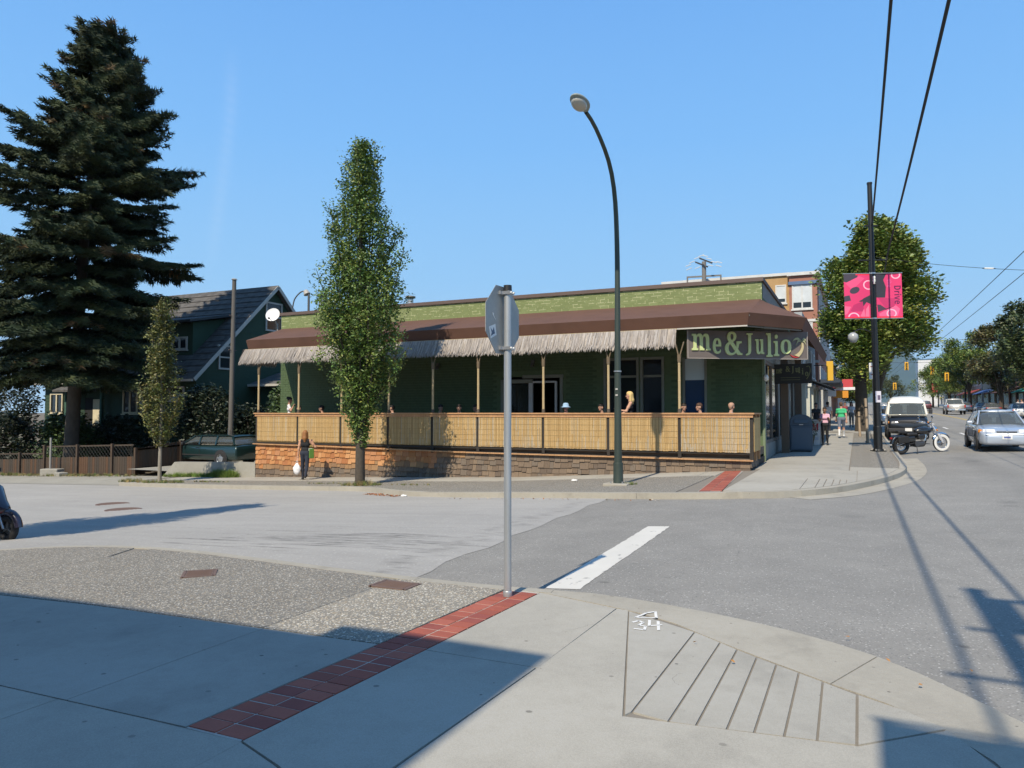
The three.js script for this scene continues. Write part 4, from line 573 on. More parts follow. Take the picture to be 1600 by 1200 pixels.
{ const t = bannerPole('black pole with pair of pink banners beside the parked motorcycle', .65, 31, 10.2, 6.72, 1.68, .014, .42);
  part(t, 'flyer', box(.2, .42, .012, .0, 2.05, .135, 0, -.1), std([.62, .60, .68], .8), 'pale lilac flyer'); part(t, 'flyer_print', [box(.1, .18, .004, .02, 2.02, .1435, 0, -.1)], std([.12, .1, .16], .8));
  part(t, 'lamp_arm', tube([[-.1, 4.5, 0], [-.5, 4.62, .05], [-.85, 4.5, .1]].map(p => new THREE.Vector3(...p)), .022, 16, 6), M.poleBlack); part(t, 'lamp_globe', lathe([[0, .0], [.1, .02], [.19, .16], [.17, .3], [.08, .38], [.0, .39]], 16).translate(-.85, 4.1, .1), phys([.35, .36, .36], .2)); 
}
{ const n = bannerPole('banner pole standing out of view beside the viewpoint, seen by its shadow on the avenue', .98, -1.25, 10.2, 6.0, 1.6, 0, 0, .8); part(n, 'arm', [rod(new THREE.Vector3(0, 9.8, 0), new THREE.Vector3(1.6, 9.9, 0), .06), rod(new THREE.Vector3(0, 8.8, 0), new THREE.Vector3(1.5, 9.7, 0), .045), rbox(.3, .9, .3, .03, .1, 9.2, 0)], M.poleBlack); }
// overhead wires
function wireRun(name, label, pts, r, sag = .25) { const l = []; for (let i = 0; i < pts.length - 1; i++) for (let k = 0; k < 10; k++) { const t = k / 10; const p = pts[i].clone().lerp(pts[i + 1], t); p.y -= sag * 4 * t * (1 - t); l.push(p); } l.push(pts[pts.length - 1]); return solo(name, tube(l, r, l.length * 2, 6), M.wire, label, 'cable'); }
wireRun('overhead_cable', 'thick black overhead cable nearer the restaurant, crossing the banner pole', [V(.62, 8.9, -40), V(.62, 8.65, -1.25), V(.58, 8.75, 31), V(.56, 9.3, 66)], .028);
wireRun('overhead_cable', 'thick black overhead cable nearer the road, steeper of the two', [V(1.35, 7.9, -40), V(1.33, 7.55, -1.25), V(1.12, 7.75, 31), V(1.1, 8.3, 66)], .028);
wireRun('trolley_wire', 'thin upper trolley wire over the southbound lane at right', [V(4.1, 5.9, -30), V(4.1, 5.9, 5), V(4.1, 6.1, 45), V(4.1, 6.8, 90), V(4.1, 7.6, 140)], .011, .05);
wireRun('trolley_wire', 'thin lower trolley wire over the southbound lane at right', [V(4.75, 5.9, -30), V(4.75, 5.9, 5), V(4.75, 6.1, 45), V(4.75, 6.8, 90), V(4.75, 7.6, 140)], .011, .05);
wireRun('span_wire', 'thin span wire running from banner pole across the avenue', [V(.7, 7.5, 31), V(16, 6.9, 32)], .009, .75);
wireRun('span_wire', 'faint far span wire crossing the avenue before the traffic signals', [V(.8, 9.4, 88), V(16.5, 9.4, 88)], .02, .3);
wireRun('span_wire', 'faint lowest far span wire above the traffic signals', [V(.8, 9.9, 132), V(17, 9.9, 132)], .025, .4);
{ const t = thing('line_insulator', 'white insulator on the span wire over the avenue', 'insulator', null, V(4.35, 6.83, 31.24)); part(t, 'body', rod(new THREE.Vector3(-.14, .0, 0), new THREE.Vector3(.14, -.03, 0), .03), M.paintWhite); part(t, 'clamp', [rod(new THREE.Vector3(-.2, .01, 0), new THREE.Vector3(-.13, 0, 0), .018), rod(new THREE.Vector3(.13, -.03, 0), new THREE.Vector3(.2, -.04, 0), .018)], M.wire); }
// utility pole standing behind the restaurant roof
{ const t = thing('utility_pole', 'grey utility pole with crossarms and insulators above restaurant roof', 'utility pole', null, V(-11.1, .6, 60)), W = worn([.20, .19, .18], .9), X = std([.045, .045, .05], .7); part(t, 'shaft', cyl(.2, .17, 13.2, 0, 6.6, 0, 12), W);
  for (const s of [-1, 1]) part(t, 'crossarm', beam(new THREE.Vector3(s * .3 - .55, 13.4, .7 * s - .2), new THREE.Vector3(s * .3 + .5, 12.85, .7 * s + .2), .1, .12), X);
  part(t, 'crossarm', [beam(new THREE.Vector3(-1.35, 12.0, .2), new THREE.Vector3(1.35, 12.0, -.1), .1, .12), rod(new THREE.Vector3(-1.3, 12, .2), new THREE.Vector3(-1.3, 11.2, .2), .06), rod(new THREE.Vector3(1.3, 12, -.1), new THREE.Vector3(1.3, 11.2, -.1), .06)], W);
  for (const [x, y] of [[-1.25, 13.0], [-.95, 13.25], [-.55, 13.55], [-1.2, 12.7], [-.5, 12.75], [.4, 13.4], [.8, 13.1], [1.2, 13.05], [1.15, 12.75], [.5, 12.85], [-.2, 13.7], [.1, 13.65]]) part(t, 'insulator', [rod(new THREE.Vector3(x - .22, y - .07 * Math.sign(-x), 0), new THREE.Vector3(x + .22, y + .07 * Math.sign(-x), 0), .03)], std([.6, .6, .58], .4)); }
// wooden pole by the house
{ const t = thing('wooden_pole', 'plain weathered wooden pole in front of the green house gable', 'pole', null, V(-28.05, -.5, 27)); t.rotation.z = -.012; part(t, 'shaft', cyl(.135, .1, 8.7, 0, 4.35, 0, 12), std([.14, .13, .12], .95, { map: grain })); part(t, 'cap', cyl(.15, .1, .06, 0, 8.73, 0, 12), worn([.3, .3, .29], .7)); part(t, 'bolts', [cyl(.02, .02, .5, 0, 6.9, 0, 8, Math.PI / 2), cyl(.02, .02, .5, 0, 5.2, 0, 8, Math.PI / 2)], M.iron); }
// tree stakes and parking sign beside the kerb
for (const [a, b, h, l] of [[.35, 36.5, 2.0, 'taller pale wooden tree stake by the kerb'], [.05, 43, 1.3, 'shorter pale wooden tree stake nearer the maple trunk']]) { const t = thing('tree_stake', l, 'stake', 'wooden stakes along the kerb', onWalk(a, b)); t.rotation.z = .03; part(t, 'pole', cyl(.065, .055, h, 0, h / 2, 0, 8), std([.42, .33, .24], .9, { map: grain })); part(t, 'strap', cyl(.07, .07, .05, 0, h * .8, 0, 8), M.black); }
{ const t = thing('parking_sign', 'small white parking sign on thin post left of banner pole', 'sign', null, onWalk(.62, 37.5)); part(t, 'post', cyl(.03, .03, 3.6, 0, 1.8, 0, 8), M.galv); part(t, 'plate', box(.3, .75, .01, 0, 3.25, .03), M.paintWhite); part(t, 'print', [box(.2, .05, .004, 0, 3.45, .037), box(.2, .05, .004, 0, 3.1, .037)], std([.3, .1, .08], .7)); }
{ // building behind the viewpoint: its roof edge throws the shade over the near pavement
  const t = thing('corner_building', 'low stucco shop out of view behind, casting the pavement shadow at lower left', 'building'), m = worn([.40, .36, .31], .9);
  part(t, 'wall', [bx(-30, -1.9, -1.5, 6.6, -2.5, -2.2), bx(-2.2, -1.9, -1, 6.6, -15, -2.5), bx(-30, -29.7, -2, 6.6, -15, -2.5), bx(-29.7, -2.2, -1, 6.6, -15, -14.7)], m); part(t, 'roof', bx(-29.7, -2.2, 6.2, 6.4, -14.7, -2.5), M.coping);
  part(t, 'coping', [bx(-30, -3.57, 6.6, 6.92, -2.55, -2.17), bx(-3.57, -1.87, 6.6, 7.22, -4, -2.17)], M.coping); for (const a of [-6, -10, -14, -18]) { const w = part(t, 'window', bx(a, a + 2.4, .7, 2.8, -2.22, -2.16), M.frameWhite); part(w, 'pane', bx(a + .1, a + 2.3, .8, 2.7, -2.155, -2.15), M.glassDark); }
}
// small litter
for (const [a, b, hf, l] of [[-7.25, 19.5, H, 'white crumpled paper on pavement left of the street lamp'], [-11.2, 16.9, RH, 'white scrap lying by the kerb near the drain bend']]) { const g = new THREE.IcosahedronGeometry(.055, 1), p = g.attributes.position; for (let i = 0; i < p.count; i++) { const f = .6 + .8 * hsh(Math.round(p.getX(i) * 90), Math.round(p.getZ(i) * 90 + p.getY(i) * 40), 64); p.setXYZ(i, p.getX(i) * f * 1.5, p.getY(i) * f * .55, p.getZ(i) * f); } g.computeVertexNormals(); g.translate(a, hf(a, b) + .03, -b); solo('paper_scrap', g, M.paintWhite, l, 'litter'); }
// ================================================================ trees and plants
const leafMat = (c, o = {}) => phys(c, .5, { transmission: .14, thickness: 0, ...o });
function leafGeo(n, spread, size, flat = .7) { // n pointed, folded leaves in a loose spray
  const pos = []; const q = new THREE.Quaternion(), e = new THREE.Euler(), v = new THREE.Vector3();
  for (let k = 0; k < n; k++) {
    const c = new THREE.Vector3(rr(-1, 1), rr(-1, 1) * flat, rr(-1, 1)).multiplyScalar(spread), s = size * rr(.7, 1.25); e.set(rr(-.9, .9), rr(0, 6.28), rr(-.9, .9)); q.setFromEuler(e);
    const P = [[0, 0, -.5], [.3, .06, -.05], [0, -.04, .55], [-.3, .06, -.05]].map(p => v.set(...p).multiplyScalar(s).applyQuaternion(q).add(c).toArray());
    for (const i of [0, 1, 2, 0, 2, 3]) pos.push(...P[i]);
  }
  const g = new THREE.BufferGeometry(); g.setAttribute('position', new THREE.Float32BufferAttribute(pos, 3)); g.computeVertexNormals(); g.setAttribute('uv', new THREE.BufferAttribute(new Float32Array(pos.length / 3 * 2), 2)); return g;
}
function instanced(parent, name, geo, m, list) { // list of [position, scale, colour, quaternion?]
  const o = new THREE.InstancedMesh(geo, m, list.length), mt = new THREE.Matrix4(), q = new THREE.Quaternion(), e = new THREE.Euler();
  list.forEach(([p, s, c, qq], i) => { if (!qq) { e.set(rr(-.5, .5), rr(0, 6.28), rr(-.5, .5)); q.setFromEuler(e); } mt.compose(p, qq || q, s.isVector3 ? s : new THREE.Vector3(s, s, s)); o.setMatrixAt(i, mt); o.setColorAt(i, C(...c)); });
  o.name = name; o.userData.kind = 'stuff'; o.castShadow = o.receiveShadow = true; parent.add(o); return o;
}
M.bark = std([.085, .07, .055], .95, { map: rep(grainV, .5), bumpMap: rep(grainV, .4), bumpScale: .012 }); M.barkPale = std([.30, .27, .22], .95, { map: rep(grainV, .5) }); M.leaf = leafMat([1, 1, 1]);
const tint = (base, j = .25) => { const f = rr(1 - j, 1 + j), y = rr(-.12, .18); return [base[0] * f * (1 + y), base[1] * f, base[2] * f * (1 - y * .6)]; };
const V3 = (x, y, z) => new THREE.Vector3(x, y, z);
// upright, narrow-crowned street tree
function columnTree(name, label, group, a, b, h, prof, trunkR, n, leaf, cols, stems, barkM) {
  const t = thing(name, label, 'tree', group, onWalk(a, b)); const R = y => table(prof, y / h);
  const lean = y => Math.sin(y * .5) * .03;
  part(t, 'trunk', [taper([V3(0, -.05, 0), V3(.01, h * .12, .01), V3(lean(h * .3), h * .35, 0), V3(lean(h * .6), h * .65, .02), V3(0, h * .93, 0)], [trunkR * 1.25, trunkR, trunkR * .75, trunkR * .4, trunkR * .08], 10)], barkM);
  const br = [], list = [];
  for (let k = 0; k < stems; k++) {
    const y0 = h * rr(.13, .6), th = k * 2.4 + rr(-.4, .4), y1 = k % 7 === 3 ? h * rr(.94, 1.02) : Math.min(h * .99, y0 + h * rr(.2, .42)), wild = k % 5 === 0, r1 = R(y1 - h * .06) * (wild ? rr(1.05, 1.25) : rr(.65, 1.1)) + .05, P = [V3(0, y0, 0)];
    for (let s = 1; s <= 4; s++) { const u = s / 4, r = r1 * Math.pow(u, .75); P.push(V3(Math.cos(th + .25 * u) * r, lerp(y0, y1, u), Math.sin(th + .25 * u) * r)); }
    br.push(taper(P, [trunkR * .3, trunkR * .2, trunkR * .06], 5));
    const cv = new THREE.CatmullRomCurve3(P); const m = Math.round(n * .55 / stems);
    for (let i = 0; i < m; i++) { const u = rr(.12, 1.0), p = cv.getPoint(u); const j = .26 * (1 - .4 * u) * Math.max(.5, R(p.y)); p.add(V3(rr(-j, j), rr(-.25, .25), rr(-j, j))); list.push([p, rr(.7, 1.15), tint(pick(cols))]); }
  }
  let guard = 0; while (list.length < n && guard++ < n * 6) { const y = h * rr(prof[0][0], 1), th = rr(0, 6.283), u = Math.sqrt(rnd()), rad = R(y); if (rad < .03) continue; const g = vnoise(th * 2.2 + 20, y * 1.5, 512) * .6 + vnoise(th * 5 + 3, y * 3.2, 512) * .4; if (g < .40) continue; const r = rad * u * (.62 + .62 * g); list.push([V3(Math.cos(th) * r, y + rr(-.1, .1), Math.sin(th) * r), rr(.7, 1.1), tint(pick(cols))]); }
  part(t, 'branches', br, barkM); const cr = instanced(t, 'crown', leaf, M.leaf, list); return t;
}
const leafS = leafGeo(11, .19, .105), leafM = leafGeo(10, .30, .20), leafL = leafGeo(12, .5, .34), leafXS = leafGeo(9, .12, .075);
const hornCols = [[.11, .18, .03], [.135, .205, .035], [.075, .135, .024], [.19, .24, .05], [.10, .18, .035]];
const profCol = [[.12, .06], [.17, .25], [.25, .62], [.36, 1.12], [.46, 1.3], [.56, 1.28], [.66, 1.08], [.76, .82], [.86, .58], [.93, .42], [1, .12]];
reseed(77); const hornbeam = columnTree('column_tree', 'tall narrow green street tree standing in front of the patio', 'narrow street trees', -14.0, 18.7, 10.75, profCol.map(p => [p[0], p[1] * 1.08]), .125, 3900, leafS, hornCols, 34, M.bark);
{ const c = copyOf(hornbeam, 'narrow street tree out of view at left, seen by its pointed shadow on the road'); c.position.copy(onWalk(-13.9, 4.7)); c.scale.set(1.0, .92, 1.0); c.rotation.y = 1.3; }
columnTree('column_tree', 'young slender street tree with pale thin trunk left of the patio', 'narrow street trees', -23.45, 19.2, 6.75, [[.2, .06], [.27, .34], [.4, .66], [.55, .62], [.7, .5], [.82, .38], [.92, .22], [1, .04]], .06, 900, leafS, [[.10, .125, .025], [.13, .14, .03], [.075, .10, .02], [.16, .15, .04]], 14, M.barkPale);
reseed(3); { // big spruce in the yard
  const t = thing('spruce_tree', 'huge dark conifer towering over the green house at left', 'tree', null, V(-36.6, -.9, 24.6)), h = 22.0, lx = y => 2.05 * (y / h) ** 1.3;
  part(t, 'trunk', taper([V3(0, -.3, 0), V3(lx(5), 5, 0), V3(lx(12), 12, .1), V3(lx(18), 18, 0), V3(lx(h), h, 0)], [.36, .29, .22, .13, .02], 12), M.bark);
  const tuft = (() => { const pos = []; for (let k = 0; k < 44; k++) { const z = rr(0, .75), w = .035, a = rr(0, 6.28), L = rr(.1, .26) * (k < 8 ? 1.5 : 1), dx = Math.cos(a) * L * 1.15, dy = Math.sin(a) * L * (Math.sin(a) < 0 ? .8 : .55), x = rr(-.12, .12), y = rr(-.05, .05); pos.push(x - w * Math.sin(a), y + w * Math.cos(a), z, x + w * Math.sin(a), y - w * Math.cos(a), z + .03, x + dx, y + dy, z + rr(.05, .24)); } const g = new THREE.BufferGeometry(); g.setAttribute('position', new THREE.Float32BufferAttribute(pos, 3)); g.computeVertexNormals(); g.setAttribute('uv', new THREE.BufferAttribute(new Float32Array(pos.length / 3 * 2), 2)); return g; })();
  const list = [], limbs = [], q = new THREE.Quaternion(), green = [[.022, .040, .013], [.030, .048, .015], [.017, .032, .012], [.042, .057, .018]], brown = [[.11, .075, .03], [.09, .065, .03], [.13, .085, .03]];
  const prof = [[0, 4.0], [4.5, 5.0], [6, 5.6], [9, 5.2], [12, 4.5], [15, 3.8], [17, 3.2], [18.7, 2.4], [20, 1.7], [21.2, 1.0], [22, .3]];
  for (let y = 5.1, w = 0; y < h - .3; y += lerp(.95, .55, y / h), w++) {
    const nb = y > 19 ? 5 : 8, base = rr(0, 6.28), ring = rr(.75, 1.1);
    for (let k = 0; k < nb; k++) {
      const th = base + k / nb * 6.283 + rr(-.3, .3), n = vnoise(th * 1.5 + 9, y * .8, 256), L = table(prof, y) * (.36 + .95 * n) * rr(.75, 1.15) * ring, rise = lerp(-.05, .6, smooth(6, 21, y)), P = [V3(lx(y), y, 0)];
      if (n < .3 && y > 8 && y < 20) continue;
      for (let s = 1; s <= 5; s++) { const u = s / 5; P.push(V3(lx(y) + Math.cos(th) * L * u, y + L * (rise * u - .42 * u * u + .22 * u * u * u * u), Math.sin(th) * L * u)); }
      limbs.push(taper(P, [.055 * (1 - y / h * .7), .03, .008], 4)); const cv = new THREE.CatmullRomCurve3(P), m = Math.max(4, Math.round(L / .17));
      for (let s = 0; s < m; s++) { const u = Math.min(1, lerp(.22, 1, (s + rnd()) / m)), p = cv.getPoint(u), tg = cv.getTangent(u), br = u > .7 && rnd() < .05, reps = u > .88 ? 1 : 3, spread = Math.sin(Math.min(1, u * 1.1) * Math.PI * .95) * .13 * L + .08;
        for (let e = 0; e < reps; e++) { const sd = reps > 1 ? e - 1 : 0, out = sd * rr(.5, 1.0), off = sd * spread * rr(.5, 1.1), dir = V3(Math.cos(th + out), tg.y - .05 - Math.abs(sd) * .15, Math.sin(th + out)).normalize(); const pp = p.clone().add(V3(-Math.sin(th) * off + rr(-.1, .1), rr(-.16, .08) - Math.abs(off) * .3, Math.cos(th) * off + rr(-.1, .1))); q.setFromUnitVectors(V3(0, 0, 1), dir); list.push([pp, V3(rr(.9, 1.5), rr(.9, 1.4), rr(.8, 1.2)), tint(br ? pick(brown) : pick(green), .25), q.clone()]); } }
    }
  }
  for (let y = 20.6; y < h; y += .12) { const th = rr(0, 6.3); q.setFromUnitVectors(V3(0, 0, 1), V3(Math.cos(th), 1.1, Math.sin(th)).normalize()); list.push([V3(lx(y), y, 0), rr(.6, .9), tint(pick(green)), q.clone()]); }
  part(t, 'limbs', limbs, M.bark); instanced(t, 'crown', tuft, std([1, 1, 1], .8), list); 
}
// broad-crowned tree: a crown of uneven lobes
function broadTree(name, label, group, pos, h, trunkH, rx, trunkR, lobes, n, leaf, cols, seedY = 0) {
  const t = thing(name, label, 'tree', group, pos), list = [], br = [], L = [];
  for (let k = 0; k < lobes; k++) { const v = rr(0, 1), y = lerp(trunkH + .12 * h, h * .93, v), rad = rx * Math.sqrt(Math.max(.02, 1 - ((v - .33) / .69) ** 2)) * rr(.3, .86), th = k * 2.4 + rr(-.5, .5); L.push([V3(Math.cos(th) * rad, y, Math.sin(th) * rad), rx * rr(.32, .52) * (1 - .42 * v)]); br.push(taper([V3(0, trunkH * rr(.75, 1), 0), V3(Math.cos(th) * rad * .4, lerp(trunkH, y, .6), Math.sin(th) * rad * .4), L[k][0]], [trunkR * .5, trunkR * .28, .02], 5)); }
  part(t, 'trunk', taper([V3(0, -.1, 0), V3(.03, trunkH * .5, 0), V3(0, trunkH, .02), V3(0, h * .62, 0)], [trunkR * 1.2, trunkR, trunkR * .85, trunkR * .25], 10), M.bark); part(t, 'branches', br, M.bark);
  for (let i = 0; i < n; i++) { const [c, r] = L[i % lobes], d = V3(rr(-1, 1), rr(-1, 1), rr(-1, 1)).normalize(), u = Math.pow(rnd(), .38); const p = c.clone().add(d.multiplyScalar(r * u * rr(.8, 1.15))); p.y += rr(-.1, .1); if (p.y < trunkH * .8) continue; list.push([p, rr(.7, 1.15), tint(pick(cols))]); }
  instanced(t, 'crown', leaf, M.leaf, list); return t;
}
const leafMp = leafGeo(12, .42, .25);
const mapleCols = [[.125, .195, .032], [.155, .22, .036], [.085, .15, .026], [.215, .235, .042], [.13, .185, .034]];
reseed(41); { const m = broadTree('maple_tree', 'broad leafy maple on the pavement behind the pink banner pole', 'trees along the avenue', onWalk(.15, 50), 13.4, 2.7, 3.3, .34, 44, 6000, leafMp, mapleCols); m.children.filter(c => c.name !== 'trunk').forEach(c => { c.position.x = .95; }); }
for (const [a, b, h, r, n, l, cols] of [
  [15.4, 132, 12.2, 4.6, 1500, 'green tree across the avenue left of the gabled brick building', mapleCols],
  [15.6, 106, 11.2, 4.0, 1500, 'olive brown tree in front of the gabled brick building', [[.10, .105, .03], [.085, .10, .028], [.12, .10, .04]]],
  [16.2, 84, 12.6, 4.6, 1800, 'dark tree cut by the right edge of the picture', [[.05, .075, .02], [.06, .085, .025], [.04, .065, .02]]],
  [15.2, 158, 10.2, 4.2, 900, 'farther green tree behind the yellow traffic signal', mapleCols], [15.0, 188, 9.6, 4, 800, 'tree beyond the signals on the right pavement', mapleCols], [9.5, 268, 9.5, 5.5, 800, 'distant pale green tree low at the end of the avenue', [[.09, .11, .04], [.08, .10, .04]]], [1.0, 238, 8.4, 4.2, 700, 'distant tree at the left end of the avenue', mapleCols], [-.2, 104, 7, 2.6, 700, 'small street tree beyond the maple on left pavement', mapleCols]])
  broadTree('street_tree', l, 'trees along the avenue', onWalk(a, b), h, h * .24, r, .2, 20, n, leafL, cols);
// shrubs round the house
function shrub(label, a, b, y0, w, h, d, n, cols, leaf = leafM) { const t = thing('shrub', label, 'shrub', 'shrubs round the green house', V(a, y0, b)), list = [], st = []; for (let k = 0; k < 7; k++) st.push(taper([V3(0, 0, 0), V3(rr(-.3, .3) * w, h * .4, rr(-.3, .3) * d), V3(rr(-.42, .42) * w, h * .85, rr(-.4, .4) * d)], [.04, .03, .01], 5)); part(t, 'stems', st, M.bark); for (let i = 0; i < n; i++) { const th = rr(0, 6.28), v = rnd(), u = Math.sqrt(rr(.25, 1)), k = Math.sqrt(Math.max(.1, 1 - (v * 1.05 - .3) ** 2 * 1.4)) * (.75 + .5 * vnoise(th * 2 + a, v * 4, 256)); list.push([V3(Math.cos(th) * w / 2 * u * k, v * h + .05, Math.sin(th) * d / 2 * u * k), rr(.7, 1.2), tint(pick(cols))]); } instanced(t, 'foliage', leaf, M.leaf, list); return t; }
const dk = [[.013, .025, .008], [.018, .031, .009], [.010, .020, .007]], md = [[.04, .075, .017], [.05, .085, .019]];
shrub('rounded green hedge behind fence below the conifer', -38.2, 25.5, -1.0, 3.6, 2.3, 2.4, 520, md); shrub('dark shrub beside the porch steps', -39.4, 27.4, -.8, 2.6, 1.5, 1.6, 300, dk); shrub('dark leafy shrub under the cream bay window', -36.2, 27.2, -.8, 4.0, 2.0, 1.5, 440, dk); shrub('tall dark bush at the left end of the yard', -44.5, 25.5, -1.2, 6.5, 5.2, 4, 900, dk); shrub('dark overgrown bush behind the parked truck', -31.0, 28.2, -.6, 4.2, 3.4, 1.2, 620, dk); shrub('green bush seen through the patio at its left end', -26.2, 29.5, -.6, 3.6, 3.6, 2.0, 600, md); shrub('low dark bush between wooden pole and truck', -28.8, 29.3, -.6, 2.8, 2.4, 1.5, 360, dk); shrub('dark bush at far left edge below the conifer', -41.5, 24.2, -1.1, 3.4, 2.6, 2.2, 460, dk);
// a few planter plants on the patio left
// grass and weeds
const blade = (() => { const pos = []; for (let k = 0; k < 16; k++) { const th = rr(0, 6.28), L = rr(.6, 1), l = rr(.1, .55), x = rr(-.2, .2), z = rr(-.2, .2), w = .022; pos.push(x - w, 0, z, x + w, 0, z, x + Math.cos(th) * l * L, L * (1 - l * .4), z + Math.sin(th) * l * L); } const g = new THREE.BufferGeometry(); g.setAttribute('position', new THREE.Float32BufferAttribute(pos, 3)); g.computeVertexNormals(); g.setAttribute('uv', new THREE.BufferAttribute(new Float32Array(pos.length / 3 * 2), 2)); return g; })();
function weeds(label, spots, cols, geo = blade) { const o = new THREE.Group(), list = []; for (const [a, b, ra, rb, n, s, y] of spots) for (let i = 0; i < n; i++) { const u = Math.sqrt(rnd()), th = rr(0, 6.28), x = a + Math.cos(th) * u * ra, z = b + Math.sin(th) * u * rb; list.push([V(x, y ?? H(x, z), z), s * rr(.5, 1.2), tint(pick(cols), .3)]); } const m = instanced(scene, numbered('grass'), geo, std([1, 1, 1], .8), list); m.userData = { kind: 'stuff', label, category: 'grass' }; return m; }
const gCols = [[.10, .15, .03], [.13, .17, .04], [.20, .19, .07], [.08, .13, .025]], dryC = [[.30, .24, .11], [.24, .20, .09], [.17, .17, .06]];
weeds('tufts of grass round the trunk of the tree before the patio', [[-14.0, 18.75, .75, .35, 110, .14], [-15.8, 19.2, .7, .12, 40, .09], [-12.2, 18.9, .9, .12, 40, .08], [-13.9, 18.7, .3, .25, 50, .3]], [...gCols, ...dryC]);
weeds('weeds round the young tree at the lane corner', [[-23.5, 19.25, 1.2, .35, 160, .16], [-21.3, 19.6, .9, .14, 60, .1], [-25.3, 19.4, .5, .3, 60, .2]], [...gCols, ...dryC]);
weeds('leafy weeds growing along the low concrete wall', [[-24.6, 21.85, 1.5, .16, 190, .26], [-22.9, 21.75, .7, .2, 170, .42], [-26.2, 21.9, .5, .15, 50, .15]], [[.12, .20, .03], [.15, .22, .04], [.09, .15, .025]]);
weeds('dry grass along the foot of the wooden fence', [[-33, 21.9, 5, .4, 420, .16], [-39, 21.9, 3, .5, 200, .2]], [...dryC, ...dryC, ...gCols]);
weeds('small weed at the foot of the street lamp', [[-5.15, 17.9, .16, .12, 22, .12]], gCols);
{ const g = leafGeo(1, 0, 1, 0), list = []; for (let i = 0; i < 150; i++) { const a = -11.9 + rr(-.9, .5), b = 17.05 + rr(-.12, .2) - (a + 11.9) * .35; list.push([onRoad(a, b, .015), rr(.04, .09), pick([[.30, .11, .04], [.36, .16, .06], [.24, .10, .05]])]); } for (let i = 0; i < 40; i++) { const a = rr(-10, -3), b = table([[-12, 17.2], [-9.5, 16.45], [-5.2, 15.6], [-3.4, 15.25]], a) - rr(.03, .25); list.push([onRoad(a, b, .015), rr(.03, .07), pick([[.30, .14, .05], [.4, .35, .28]])]); } const nl = [[-1.05, 5.2], [.3, 4.95], [.6, 5.35], [-.1, 6.0], [1.0, 6.2], [-.75, 4.9], [.15, 5.55]]; nl.forEach(([a, b]) => list.push([onWalk(a, b, .02 - (b > 5.5 ? .06 : 0)), .035, [.42, .20, .06]])); const m = instanced(scene, 'fallen_leaves', g, std([1, 1, 1], .9), list); m.userData = { kind: 'stuff', label: 'dry brown leaves gathered at the kerb bend', category: 'leaves' }; }
